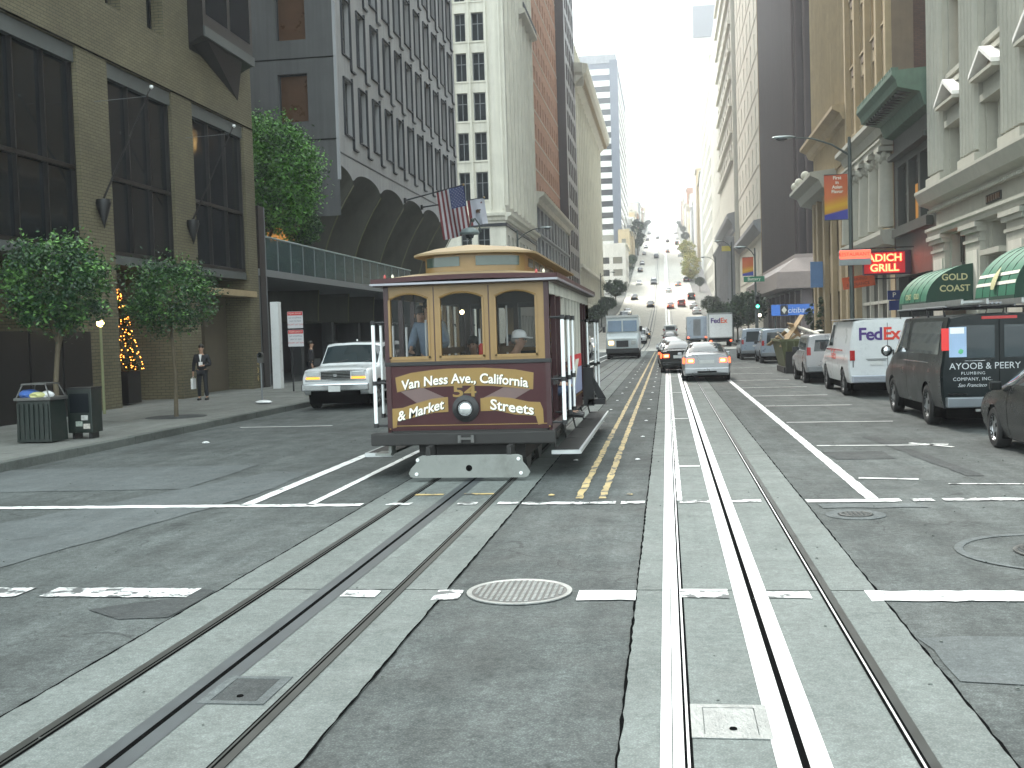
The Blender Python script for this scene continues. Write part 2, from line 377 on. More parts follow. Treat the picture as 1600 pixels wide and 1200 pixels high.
# ================================================================== GROUND, ROAD, TRACKS
KL, KR, FL, FR = -10.6, 7.15, -16.0, 10.0      # kerbs and facade lines
def strip(x0, x1, ys, z=0.0, nx=1, crown=0):
    b = MB()
    ys = list(ys)
    for a, c in zip(ys, ys[1:]):
        for i in range(nx):
            xa, xc = x0+(x1-x0)*i/nx, x0+(x1-x0)*(i+1)/nx
            b.quad((xa, a, gz(a)+z), (xc, a, gz(a)+z), (xc, c, gz(c)+z), (xa, c, gz(c)+z))
    return b
def yr(a, b, s): 
    n = max(1, int(math.ceil((b-a)/s))); return [a+(b-a)*i/n for i in range(n+1)]
b = strip(-4000, 4000, [-600, -60, 100, 125, 150, 180, 215, 250, 290, 330, 375, 425, 470, 520, 560, 600, 650, 700, 750, 800, 860, 900, 940, 1400, 3000, 9000], -.03)
tag(b.build('ground', mat('ground_earth', (.16, .155, .15), .9, 0, .2, .2)), kind='structure')
road = tag(strip(KL-40, KR+40, [-40, 12], -.004).build('road', M['asphalt']), kind='structure')
b = strip(KL, KR, [12, 60, 100, 104], -.004); b.build('carriageway', M['asphalt'], road)
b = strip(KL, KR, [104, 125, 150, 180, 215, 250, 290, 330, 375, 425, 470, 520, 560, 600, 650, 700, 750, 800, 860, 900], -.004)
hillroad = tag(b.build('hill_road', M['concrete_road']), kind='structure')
b = strip(-120, KL, [86, 104], -.008); b.quad((KR, 76, -.008), (140, 76, -.008), (140, 102, -.008), (KR, 102, -.008))
b.build('side_street', M['asphalt'], road)

def wobbly(pts_l, pts_r, z):
    """a strip with ragged edges between two polylines"""
    b = MB(); vs = []
    for p in pts_l: vs.append((p[0], p[1], z))
    for p in pts_r: vs.append((p[0], p[1], z))
    n = len(pts_l)
    return b.add(vs, [(i, i+1, n+i+1, n+i) for i in range(n-1)])
def line(x0, y0, x1, y1, w, m_, z=.008, name='painted_line', rag=.006, step=.16, parent=None):
    d = Vector((x1-x0, y1-y0)); Ln = d.length; d.normalize(); nrm = Vector((-d.y, d.x)); n = max(2, int(Ln/step))
    l, r = [], []
    for i in range(n+1):
        c = Vector((x0, y0))+d*(Ln*i/n); l.append(c+nrm*(w/2+random.uniform(-rag, rag))); r.append(c-nrm*(w/2+random.uniform(-rag, rag)))
    return wobbly(l, r, z).build(name, m_, parent or road, fix=False)
TZ = .004
# track concrete, rails, slots
def track(cx, lo, hi, y0, y1, sky_bright, name):
    ys = [y for y in [y0, 12, 30, 60, 104, 125, 150, 180, 215, 250, 290, 330, 375, 425, 520, 600, 700, 800, 860] if y0 <= y <= y1]
    b = MB()
    # slightly ragged outer edges
    yy = yr(y0, 60, .6)+[80, 104, 125, 150, 180, 215, 250, 290, 330, 375, 425, 520, 600, 700, 800, 860]
    ja = [random.uniform(-.006, .006) for _ in yy]; jb = [random.uniform(-.008, .008) for _ in yy]
    for i in range(len(yy)-1):
        a, c = yy[i], yy[i+1]
        if c > min(y1, 104): break
        b.quad((lo+ja[i], a, gz(a)+TZ), (hi+jb[i], a, gz(a)+TZ), (hi+jb[i+1], c, gz(c)+TZ), (lo+ja[i+1], c, gz(c)+TZ))
    t = tag(b.build(name, M['trackbed']), kind='structure')
    def bars(nm, x0, x1, m_, z, ya=y0, yb=y1):
        b = MB(); yq = [y for y in ys if ya <= y <= yb]
        for a, c in zip(yq, yq[1:]):
            b.quad((x0, a, gz(a)+z), (x1, a, gz(a)+z), (x1, c, gz(c)+z), (x0, c, gz(c)+z))
        return b.build(nm, m_, t, fix=False)
    S = M['steel'] if sky_bright else M['steel_dark']
    for i, s in enumerate((-1, 1)):
        x = cx+s*.5335
        bars('rail_groove', x-.045, x+.045, M['groove'], TZ+.003)
        bars('rail', x-.004 if s > 0 else x-.045, x+.045 if s > 0 else x+.004, M['steel'] if (sky_bright and s < 0) else M['steel_dark'], TZ+.007)
        bars('rail_lip', x-.03 if s > 0 else x+.018, x-.018 if s > 0 else x+.03, S, TZ+.007)
    bars('slot_rail', cx-.125 if sky_bright else cx-.10, cx-.018, M['steel'] if sky_bright else M['slotgrey'], TZ+.004)
    bars('slot_rail', cx+.018, cx+.115, M['steel'] if sky_bright else M['slotgrey'], TZ+.004)
    bars('cable_slot', cx-.018, cx+.018, M['groove'], TZ+.0035)
    if sky_bright: bars('guard_strip', cx-.5335-.105, cx-.5335-.052, M['steel'], TZ+.005)
    return t
M['slotgrey'] = mat('slot_plate', (.075, .085, .09), .55, .3, .2, 4)
tr_r = track(.563, -.27, 1.47, -12, 860, True, 'right_trackbed')
tr_l = track(-2.63, -3.55, -1.72, -12, 860, False, 'left_trackbed')
# edge seams: dark tar lines beside the concrete
for x, t in ((-.27, tr_r), (1.47, tr_r), (-3.55, tr_l), (-1.72, tr_l)):
    line(x, -8, x, 60, .014, M['groove'], TZ+.0012, 'edge_seam', .006, .10, t)
for y in yr(-2, 60, 9.1):
    for (a, c, t) in ((-.26, 1.46, tr_r), (-3.54, -1.73, tr_l)):
        line(a, y+1.3, c, y+1.3, .014, M['groove'], TZ+.0012, 'cast_joint', .002, .4, t)
# access hatches
def hatch(cx, y, t, pale):
    m_ = M['iron_pale'] if pale else M['patch_dark']
    f = MB(); z = TZ+.003
    for (a, c, e, g) in ((cx-.19, cx+.19, y-.235, y-.19), (cx-.19, cx+.19, y+.19, y+.235), (cx-.19, cx-.13, y-.19, y+.19), (cx+.13, cx+.19, y-.19, y+.19)):
        f.box(a, c, e, g, z, z+.004)
    f.build('hatch_frame', M['iron_pale'] if pale else M['patch'], t)
    p = MB(); p.box(cx-.125, cx+.125, y-.185, y+.185, z-.001, z+.002); o = p.build('hatch_plate', m_, t)
    k = MB(); k.lathe([(.0, .006), (.018, .006), (.02, .0)], (cx+.01, y-.11, z+.002), 10); k.build('lifting_hole', M['groove'], o)
hatch(.263, 5.4, tr_r, True)
hatch(-2.38, 5.75, tr_l, False); 
# painted lines
WL, WW, YL = M['white_line'], M['worn_line'], M['yellow_line']
zA, zT = .006, TZ+.008
def hline(x0, x1, y, w, m_=WL, z=zA, rag=.008): return line(x0, y, x1, y, w, m_, z, 'painted_line', rag, .09)
# far stop line  (Y 12.4)
for x0, x1, z in ((-12.9, -3.6, zA), (-3.3, -3.0, zT), (-2.45, -2.22, zT), (-1.98, -1.74, zT), (-1.70, -.62, zA), (-.56, -.29, zA), (.10, .44, zT), (.68, 1.0, zT), (1.49, 2.5, zA), (2.62, 2.85, zA), (2.95, 5.4, zA), (5.5, 7.1, zA)):
    hline(x0, x1, 12.38, .19 if x0 < -3.6 or x0 == 1.49 else .17, WL if x0 in (-12.9, 1.49) else WW, z, .022)
# near crosswalk line (Y 8.0)
for x0, x1, z in ((-8, -5.15, zA), (-4.95, -3.72, zA), (-2.5, -2.22, zT), (-1.78, -1.58, zA), (-.70, -.27, zA), (.05, .4, zT), (.68, .98, zT), (1.38, 3.9, zA), (4.0, 7.1, zA)):
    hline(x0, x1, 8.0 if x0 > -4 else 8.04, .30 if z == zA else .2, WL if x0 in (-.70, 1.38) else WW, z, .02)
hline(.05, .4, 8.14, .05, WL, zT, .003)
# lane lines left of the tram
line(-5.05, 12.4, -5.02, 100, .15, WL, zA); line(-4.25, 12.4, -4.27, 34, .10, WL, zA)
line(-4.27, 34, -4.27, 100, .10, WL, zA)
for y in (24, 33, 43, 54, 66, 80):
    hline(-9.8, -7.6, y, .10, WL)
# double yellow
hline(-3.12, -2.76, 13.1, .10, YL, TZ+.008, .01); hline(-2.52, -2.14, 13.12, .10, YL, TZ+.008, .01)
for x in (-1.07, -.79):
    line(x, 12.7, x, 100, .082, YL, zA, rag=.012)
    line(x, 104, x, 230, .11, YL, zA, rag=.0) if 0 else None
for y in yr(13, 70, 3.6):
    for x in (-1.42, -.48):
        q = MB(); q.lathe([(0, .022), (.03, .014), (.042, .006)], (x, y, 0), 8); q.build('lane_button', YL if y < 14 else M['white'], road)
# right track box and the ladder hatching
line(.1, 12.45, .1, 60, .055, WL, zT, rag=.004)
for y in (15.6, 24, 34, 46): hline(.12, .42, y, .13, WL, zT, .006)
line(2.22, 12.5, 2.36, 100, .14, WL, zA)
for (y, x1) in ((14.2, 3.05), (18.1, 4.35), (22.6, 4.4), (27.4, 4.4), (31.5, 4.4), (36, 4.4), (41, 4.4), (47, 4.4), (54, 4.4), (62, 4.4)):
    line(2.36, y, x1, y-.18, .09, WL, zA, rag=.006)
line(3.3, 13.6, 7.1, 13.2, .07, WW, zA); line(3.85, 18.3, 4.35, 17.6, .09, WL, zA, rag=.005); line(3.7, 18.15, 4.4, 18.1, .05, WW, zA)
# patches in the asphalt
def patch(pts, m_, nm='asphalt_patch', z=.002, jit=.03):
    P_ = []
    for (x0, y0), (x1, y1) in zip(pts, pts[1:]+pts[:1]):
        n = max(1, int(math.hypot(x1-x0, y1-y0)/.25))
        P_ += [(x0+(x1-x0)*i/n+random.uniform(-jit, jit), y0+(y1-y0)*i/n+random.uniform(-jit, jit)) for i in range(n)]
    q = MB(); q.quad(*[(x, y, z) for x, y in P_]); return q.build(nm, m_, road, fix=False)
patch([(-14, 13.6), (-6.5, 13.9), (-6.5, 16.6), (-14, 16.2)], M['patch'])
patch([(-7.5, 11.2), (-6.0, 8.9), (-5.25, 13.4), (-5.3, 15.5), (-5.9, 15.7)], M['patch'], z=.003)
patch([(1.5, 6.95), (6, 7.2), (6, 6.2), (3.2, 5.9), (1.5, 6.1)], M['patch'])
patch([(1.6, 11.9), (2.7, 11.9), (2.7, 12.2), (1.6, 12.2)], M['patch'], z=.003)
patch([(-4.3, 7.5), (-3.95, 7.25), (-3.6, 7.3), (-3.58, 8.15), (-3.75, 8.2), (-3.8, 7.9)], M['patch_dark'], z=.0025)
patch([(2.4, 16.2), (3.2, 16.2), (3.2, 17.2), (2.3, 17.2)], M['patch_dark'])
patch([(3.3, 19.5), (3.7, 14.3), (3.9, 14.3), (3.55, 19.5)], M['patch_dark'])
# a shallow pothole ring right of the tracks, and manholes
def manhole(x, y, r, name, m1, m2, studs=True, label=None):
    t = thing(name, label, 'manhole', (x, y, 0))
    q = MB(); q.lathe([(r, .003), (r, .012), (r*.93, .014), (r*.90, .009)], n=40); q.build('rim', m1, t, smooth=True)
    q = MB(); q.lathe([(r*.895, .008), (r*.6, .009), (0, .010)], n=40); q.build('lid', m2, t)
    if studs:
        q = MB()
        k = int(r/.045)
        for i in range(-k, k+1):
            for j in range(-k, k+1):
                a, c = i*.045, j*.045
                if a*a+c*c < (r*.84)**2: q.box(a-.012, a+.012, c-.012, c+.012, .009, .0155)
        s_ = q.build('tread', m1, t); s_['kind'] = 'stuff'
    return t
manhole(-1.15, 8.1, .40, 'manhole_cover', M['iron_pale'], M['iron'], label='round pale iron manhole cover between the two tracks at the crosswalk')
manhole(3.2, 9.55, .36, 'manhole_cover', M['iron'], M['patch_dark'], label='dark manhole cover in the right lane inside a round tar ring')
q = MB(); q.lathe([(.80, .002), (.82, .005), (.765, .0055), (.75, .002)], (3.2, 9.55, 0), 48); q.build('tar_ring', M['patch'], road)
manhole(1.87, 11.47, .16, 'manhole_cover', M['iron'], M['patch_dark'], label='small sunken utility cover in the right lane beside the stop line')
q = MB(); q.lathe([(.30, .002), (.28, .009), (.18, .004)], (1.87, 11.47, 0), 32); q.build('tar_ring', M['patch'], road)
# kerbs and sidewalks with separate slabs
def sidewalk(xk, xf, y0, y1, name, y2):
    s = 1 if xf > xk else -1
    w = tag(bpy.data.objects.new(name, None), kind='structure'); COL.objects.link(w)
    kb = {}
    for y in yr(y0, y1, 2.2):
        pass
    ys = yr(y0, y1, 2.2)
    L_ = ys[1]-ys[0]
    q = MB(); q.box(min(0, s*.18), max(0, s*.18), .006, L_-.006, -.02, .15); km = q.mesh('kerb_stone', M['kerb'], bevel=.015)
    for y in ys[:-1]: link('kerb_stone', km, w, (xk, y, random.uniform(-.004, .004)))
    n = 3; ww = (abs(xf-xk)-.18)/n; ys2 = yr(y0, y1, 1.83); L2 = ys2[1]-ys2[0]
    q = MB(); q.box(.006, ww-.006, .006, L2-.006, -.02, 0); sm = q.mesh('paving_slab', M['sidewalk'])
    for y in ys2[:-1]:
        for i in range(n):
            x = min(xk+s*.18, xf)+ww*i
            link('paving_slab', sm, w, (x, y, .148+random.uniform(-.002, .002)))
    q = MB(); q.box(min(xk+s*.01, xf), max(xk+s*.01, xf), y0, y1, -.03, .139); q.build('slab_bed', M['patch_dark'], w)
    q = MB()
    for (a, c) in y2:
        yy = yr(a, c, 30)
        for e, g in zip(yy, yy[1:]):
            q.add([(x, y, gz(y)+z) for y in (e, g) for x, z in ((xk, -.03), (xk, .15), (xf, .15))], [(0, 1, 4, 3), (1, 2, 5, 4)])
    q.build('distant_pavement', M['sidewalk'], w, fix=False)
    return w
sidewalk(KL, FL-1.5, 14, 86, 'left_sidewalk', [(104, 900)])
sidewalk(KR, FR+.3, 13, 76, 'right_sidewalk', [(102, 900)])

b = MB(); rnd = random.Random(3)
for i in range(420):
    x, y = rnd.uniform(-9, 6.8), rnd.uniform(3.5, 24); r = rnd.uniform(.004, .013)
    b.ico((x, y, .008), r, 1, (1, 1, .6), .3)
tag(b.build('road_grit', M['kerb'], None, fix=False), kind='stuff')
# ================================================================== BUILDINGS, shared pieces
M['brick_tan'] = brickmat('tan_brick', (.155, .137, .083), (.132, .115, .07), (.055, .05, .036), (.30, .095))
M['brick_red'] = brickmat('red_brown_brick', (.13, .07, .05), (.10, .055, .042), (.06, .045, .038), (.24, .08))
M['brick_tower'] = brickmat('brown_brick', (.42, .22, .14), (.37, .19, .12), (.30, .18, .12), (.6, .2), streak=.1)
M['bronze'] = mat('dark_bronze', (.03, .027, .026), .35, .5, .2, 2)
M['bronze_head'] = mat('grey_bronze_head', (.10, .11, .11), .5, .2, .2, 2)
M['conc_grey'] = mat('grey_precast_concrete', (.31, .31, .315), .85, 0, .12, .5, bump=.15, bs=14, streak=.18)
M['conc_dark'] = mat('shaded_stained_concrete', (.085, .087, .09), .9, 0, .2, .4, streak=.25)  # darker than the grey precast: the end face's shade is in the colour
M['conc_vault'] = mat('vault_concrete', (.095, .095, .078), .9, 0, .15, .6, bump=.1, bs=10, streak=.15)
M['ribedge'] = mat('yellowed_rib_edge', (.17, .165, .10), .8)
M['line_dark'] = mat('dark_frame', (.03, .033, .04), .5, .3, .1, 2)
M['frame_grey'] = mat('grey_frame', (.22, .23, .24), .5, .3, .1, 2)
M['cream_stone'] = mat('cream_stone', (.68, .66, .57), .8, 0, .1, .6, streak=.14)
M['cream_dull'] = mat('dull_cream_stone', (.58, .56, .49), .8, 0, .12, .6, streak=.2)
M['white_stone'] = mat('grey_white_terracotta', (.40, .395, .34), .7, 0, .1, 1.2, streak=.07, dirt=.12)
M['beige_terra'] = mat('beige_terracotta', (.37, .285, .17), .75, 0, .14, 1.0, streak=.12, dirt=.15)
M['beige_dark'] = mat('brown_terracotta', (.17, .125, .085), .8, 0, .2, 1, streak=.2)
M['green_copper'] = mat('green_copper', (.10, .16, .12), .7, .1, .25, 3, streak=.2)
M['dark_trim'] = mat('dark_green_trim', (.035, .04, .033), .6, 0, .2, 2)
M['granite_brown'] = mat('brown_granite', (.27, .22, .20), .55, 0, .12, 2, fine=.2)
M['fin_dark'] = mat('dark_brown_fins', (.062, .046, .043), .45, .3, .2, .5, orand=.15)
M['spandrel_dark'] = mat('dark_spandrel', (.032, .026, .026), .35, .3, .2, 1)
M['grey_stone'] = mat('grey_stone', (.33, .34, .36), .8, 0, .1, .7, streak=.15)
M['roofgrey'] = mat('roof_felt', (.12, .12, .12), .95, 0, .2, 1)
M['stucco_white'] = mat('white_stucco', (.80, .79, .76), .85, 0, .06, .6, streak=.1)
M['stucco_tan'] = mat('tan_stucco', (.60, .48, .30), .85, 0, .1, .6, streak=.1)
M['grey_blue'] = mat('blue_grey_panel', (.16, .18, .22), .6, 0, .1, .6)
M['orange_wall'] = mat('orange_wall', (.42, .20, .05), .7, 0, .15, 2, emit=(1, .42, .08), es=.10)
M['brown_panel'] = mat('brown_window_panel', (.10, .052, .028), .3, .2, .2, 1.2)
M['lit'] = mat('warm_lit_window', (.4, .3, .15), .5, 0, 0, emit=(1, .62, .22), es=1.6)

def win_mesh(name, w, h, fw=.07, fd=.06, mullions=(), transoms=(), fm='line_dark', gm='glass_plain', one=False, proud=0, gd=None):
    """a window filling an opening: frame ring with bars, and the pane behind it"""
    f = MB()
    f.box(0, w, -proud, fd, 0, fw); f.box(0, w, -proud, fd, h-fw, h); f.box(0, fw, -proud, fd, fw, h-fw); f.box(w-fw, w, -proud, fd, fw, h-fw)
    for x in mullions: f.box(x*w-fw*.4, x*w+fw*.4, -proud*.5, fd*.9, fw, h-fw)
    for z in transoms: f.box(fw, w-fw, -proud*.4, fd*.85, z*h-fw*.4, z*h+fw*.4)
    p = MB(); g = fd*.5 if gd is None else gd
    if one:
        f.mi = 1; f.quad((fw*.5, g, fw*.5), (w-fw*.5, g, fw*.5), (w-fw*.5, g, h-fw*.5), (fw*.5, g, h-fw*.5))
        return f.mesh(name, [M[fm], M[gm]]), ()
    p.quad((fw*.5, g, fw*.5), (w-fw*.5, g, fw*.5), (w-fw*.5, g, h-fw*.5), (fw*.5, g, h-fw*.5))
    return f.mesh(name, M[fm]), (p.mesh('pane', M[gm]),)
def windows(face, parent, wm, us, vs, depth):
    me, kids = wm
    for u in us:
        for v in vs: place(face, me, parent, u, v, -depth, 'window', kids)
def shell(root, W_, D, H, m_, x0=0, y0=.6, z0=0, roofm='roofgrey', name='shell'):
    """inner block that closes the building behind its facades"""
    b = MB(); b.box(x0, W_, y0, D, z0, H); o = b.build('core', M[m_], root)
    return o
def cornice(face, parent, u0, u1, v, prof, m_, name='cornice', ends=True):
    """profile [(out, up)] run along the facade"""
    b = face.mb(); n = len(prof)
    vs = [(u, d, v+z) for u in (u0, u1) for d, z in prof]
    fs = [(i, i+1, n+i+1, n+i) for i in range(n-1)]+[tuple(range(n)), tuple(range(2*n-1, n-1, -1))]
    b.add(vs, fs); return b.build(name, M[m_], parent)
def dentils(face, parent, u0, u1, v, w, h, d, gap, m_, name='dentil', d0=0):
    b = face.mb(); u = u0
    while u+w < u1: b.box(u, u+w, d0, d0+d, v, v+h); u += gap
    o = b.build(name+'_row', M[m_], parent); o['kind'] = 'stuff'; return o

# ---------------------------------------------------------------- 1. tan brick building, left
B = thing('brick_building', 'tan brick building with dark bronze window bays at the left edge', 'building', (FL, 14, 0), PI/2)
F = Face()
bays = [(1.0, 5.0), (10.3, 14.6), (16.3, 20.5), (22.06, 26.7)]
ops = []
for a, c in bays: ops += [(a, c, .14, 10.3)]
small = [(19.0, 20.15), (16.4, 17.3), (12.4, 13.5), (9.2, 10.2), (4, 5.1)]
for k in range(9):
    for a, c in small: ops.append((a, c, 12.0+4.1*k, 14.6+4.1*k))
ops.append((22.06, 26.6, 12.1, 60))
b = F.mb(); wall(b, 0, 27.65, -.1, 70, ops, .5); b.build('wall', M['brick_tan'], B)
E_ = Face(0, 0, PI/2)    # far end (faces +Y) and near end
b = MB(); b.quad((27.65, 0, -.1), (27.65, 20, -.1), (27.65, 20, 70), (27.65, 0, 70)); b.quad((0, 0, -.1), (0, 20, -.1), (0, 20, 70), (0, 0, 70)); b.build('side_wall', M['brick_tan'], B)
b = MB(); b.box(.02, 27.63, .55, 20, 10.9, 69.9); b.build('core', M['spandrel_dark'], B)
b = F.mb(); b.box(0, 27.65, 0.002, .03, 10.32, 10.36); b.build('relief_joint', M['groove'], B)
for a, c in bays:
    w = c-a
    # dark glazed bay: head, frame, panes, sill above the recessed ground floor
    b = F.mb(); b.box(a+.02, c-.02, -.30, -.06, 9.85, 10.28); o = b.build('bay_head', M['bronze_head'], B)
    fr = F.mb()
    for x in (0, .333, .667, 1): fr.box(a+.04+(w-.13)*x, a+.09+(w-.13)*x, -.32, -.12, 4.75, 9.85)
    for z in (4.68, 6.9): fr.box(a+.03, c-.03, -.315, -.125, z, z+.12)
    fo = fr.build('window', M['bronze'], B)
    for i in range(3):
        x0, x1 = a+.11+(w-.14)*i*.333, a+.03+(w-.14)*(i+1)*.333
        for z0, z1 in ((4.8, 6.9), (7.02, 9.85)):
            p = F.mb(); p.quad((x0, -.24, z0), (x1, -.24, z0), (x1, -.24, z1), (x0, -.24, z1)); p.build('pane', M['glass_dark'], fo)
    b = F.mb(); b.box(a+.02, c-.02, -1.9, -.10, 4.4, 4.67); b.build('bay_sill', M['bronze_head'], B)
    # recess walls
    b = F.mb(); b.box(a-.01, c+.01, -2.3, -1.9, .1, 4.66); b.box(a-.5, a-.002, -2.2, -.5, .1, 4.6); b.box(c+.002, c+.5, -2.2, -.5, .1, 4.6); b.build('recess_wall', M['brick_tan'], B)
    b = F.mb(); b.box(a, c, -1.95, -.5, .1, .145); b.build('recess_floor', M['sidewalk'], B)
# entrance at the far bay
b = F.mb(); b.box(22.15, 23.6, -1.9, -1.84, .15, 2.95); d_ = b.build('door', M['glass_dark'], B)
b = F.mb(); b.box(22.02, 22.14, -1.9, -1.75, .15, 3.07); b.box(23.58, 23.72, -1.9, -1.75, .15, 3.07); b.box(22.02, 23.72, -1.9, -1.74, 2.94, 3.09); b.box(22.83, 22.90, -1.86, -1.8, .15, 2.94); b.build('door_frame', M['white'], d_)
b = F.mb(); b.box(22.95, 22.99, -1.8, -1.74, 1.0, 1.35); b.build('handle', M['chrome'], d_)
b = F.mb(); b.box(22.6, 27.0, -.45, .18, 3.72, 3.95); b.build('entrance_canopy', M['beige_terra'], B)
b = F.mb(); b.box(24.6, 26.68, -1.2, -1.0, .15, 3.7); b.build('recess_wall', mat('brown_stone_wall', (.12, .10, .07), .7, 0, .2, 1.5), B)
b = F.mb(); b.box(10.35, 11.9, -1.88, -1.8, .15, 4.3); b.build('lobby_window', M['glass_dark'], B)
# gold address numerals running down the corner pier
gold = mat('gold_leaf', (.62, .45, .16), .4, .6, .1, 3)
for i, ch in enumerate('3436'):
    me = text_mesh('numeral', ch, .30, gold); o = link('numeral', me, B, F.T(27.2, .006, 1.45-i*.30), 0)
# oriel with sloping foot
b = F.mb()
for z in range(0, 12):
    pass
b.prism([(0, 12.6), (0, 60), (.75, 60), (.75, 12.55), (.72, 12.4), (.1, 11.6), (0, 11.7)], 22.05, 26.6, 'x') if 0 else None
b.add([(u, d, v) for u in (22.06, 26.6) for d, v in ((-.4, 12.1), (.55, 12.55), (.55, 60), (-.4, 60))], [(0, 1, 2, 3), (4, 7, 6, 5), (0, 4, 5, 1), (1, 5, 6, 2)])
orl = b.build('oriel', M['bronze'], B)
b = F.mb(); b.add([(22.06, .55, 12.5), (26.6, .55, 12.5), (26.6, .55, 12.85), (22.06, .55, 12.85), (22.06, .62, 12.5), (26.6, .62, 12.5), (26.6, .62, 12.85), (22.06, .62, 12.85)], [(0, 1, 5, 4), (4, 5, 6, 7), (3, 7, 6, 2), (0, 4, 7, 3), (1, 2, 6, 5)]); b.build('oriel_sill', M['bronze_head'], orl)
b = F.mb(); b.add([(22.3, .0, 12.3), (24.6, .0, 12.3), (26.3, -.0, 11.2), (25.7, .45, 12.5), (22.6, .45, 12.5)], [(0, 1, 2), (2, 3, 4, 0)]); b.build('oriel_foot', M['bronze'], orl)
for k in range(10):
    for i in range(2):
        p = F.mb(); x0 = 22.3+i*2.15; p.quad((x0, .556, 13.3+4.1*k), (x0+1.9, .556, 13.3+4.1*k), (x0+1.9, .556, 16.0+4.1*k), (x0, .556, 16.0+4.1*k)); p.build('pane', M['glass_dark'], orl)
wm = win_mesh('window', 1.1, 2.6, fm='bronze', gm='glass_dark')
for k in range(5):
    for a, c in small: 
        o = place(F, wm[0], B, a, 12.0+4.1*k, -.4, 'window', wm[1]); o.scale = ((c-a)/1.1, 1, 1)
# flagpoles without flags: bracket on the brick pier
for Y, lab in ((29.45, 'bare flagpole slanting out of the brick pier left of the decorated tree'), (35.4, 'bare flagpole slanting out of the brick pier above the white framed door')):
    t = thing('flagpole', lab, 'flagpole', (FL, Y, 5.95), 0)
    MB().tube([(0.05, 0, 0), (1.75, 0, 3.3)], [.035, .018], 8).build('pole', M['bronze'], t)
    q = MB(); q.lathe([(0, .02), (.05, .02), (.06, -.05), (0, -.1)], (1.77, 0, 3.33), 8); q.build('finial', M['white'], t)
    q = MB(); q.lathe([(.0, .25), (.2, .22), (.22, .1), (.0, -.62)], (.16, 0, 0), 10); q.build('bracket', M['black'], t, smooth=True)
    MB().tube([(.03, 0, 3.0), (1.6, 0, 3.05)], .008, 4).build('stay', M['frame_grey'], t)

# ---------------------------------------------------------------- 2. terrace between the buildings
T_ = thing('terrace', 'raised terrace with glass railing over a dark driveway, beside the arched building', 'terrace', (FL, 41.7, 0), PI/2)
b = MB(); b.box(.0, 30, 0, 14, 4.62, 4.9); b.build('slab', M['frame_grey'], T_)
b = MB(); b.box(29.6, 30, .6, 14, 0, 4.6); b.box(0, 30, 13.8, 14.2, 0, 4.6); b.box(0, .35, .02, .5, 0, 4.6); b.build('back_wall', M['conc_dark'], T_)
b = MB(); b.box(0, 30, 0.6, 14, .11, .149); b.build('driveway_floor', M['patch_dark'], T_)
for x in (.0,):
    b = MB(); b.box(.15, .75, -.02, .45, .1, 7.4); b.build('corner_post', M['spandrel_dark'], T_)
    b = MB(); b.box(.75, .83, -.03, .3, .1, 7.4); b.build('post_edge', M['frame_grey'], T_)
for i in range(5):
    b = MB(); b.box(3+i*5.5, 3.5+i*5.5, 3.2, 3.8, 0, 4.6); b.build('column', M['conc_dark'], T_)
glr = glassmat('railing_glass', (.05, .09, .09), .12, alpha=.55)
for i in range(16):
    b = MB(); b.box(.85+i*1.6, 2.42+i*1.6, .05, .07, 4.92, 6.18); b.build('glass_panel', glr, T_)
    b = MB(); b.box(.82+i*1.6-.02, .82+i*1.6+.02, .03, .10, 4.9, 6.2); b.build('baluster', M['frame_grey'], T_)
b = MB(); b.tube([(.8, .06, 6.24), (26.5, .06, 6.24)], .04, 8); b.build('handrail', mat('rail_metal', (.35, .42, .42), .4, .6, .1, 2), T_)
b = MB(); b.box(1.0, 24, .3, .9, 4.9, 5.35); b.build('planter', M['conc_dark'], T_)
b = MB()
for i in range(900):
    x, y, z = random.uniform(1.1, 24), random.uniform(.3, .9), random.uniform(5.3, 5.75); a = random.uniform(0, PI); s_ = .09
    b.quad((x-s_*math.cos(a), y-s_*math.sin(a), z), (x, y-.03, z-.05), (x+s_*math.cos(a), y+s_*math.sin(a), z+.03), (x, y+.03, z+.07))
LEAF = [mat('leaf_green', (.030, .085, .022), .5, 0, .5, 1.6, orand=.1), mat('leaf_dark', (.018, .05, .022), .5, 0, .5, 1.6), mat('leaf_bright', (.10, .22, .05), .5, 0, .45, 2)]
b.build('hedge', LEAF[1], T_, fix=False)['kind'] = 'stuff'
b = MB(); b.box(11.2, 11.45, 1.2, 6.0, 4.9, 6.3) ; b.box(11.2, 11.3, 1.9, 4.6, 6.3, 9.0); b.build('end_panel', M['conc_dark'], T_)
b = MB(); b.quad((11.15, 2.0, 7.0), (11.15, 4.4, 7.0), (11.15, 4.4, 8.9), (11.15, 2.0, 8.9)); b.build('lit_panel', M['orange_wall'], T_)
# doors and lit strip deep in the driveway
for i in range(7):
    b = MB(); b.box(2+i*3.6, 4.4+i*3.6, 13.7, 13.78, .15, 3.4); b.build('garage_window', M['glass_dark'], T_)

# ---------------------------------------------------------------- 3. grey concrete building on vaulted arches
B = thing('arched_building', 'grey concrete office building with rows of slot windows above dark scalloped vaults', 'building', (FL, 53.3, 0), PI/2)
F = Face(); W3, H3 = 31.8, 52
us = [1.2+2.79*i for i in range(11)]; vs = [12.5+4.07*k for k in range(9)]
ops = [(u, u+1.35, v, v+2.78) for u in us for v in vs]
b = F.mb(); wall(b, 0, W3, 10.75, H3, ops, .35)
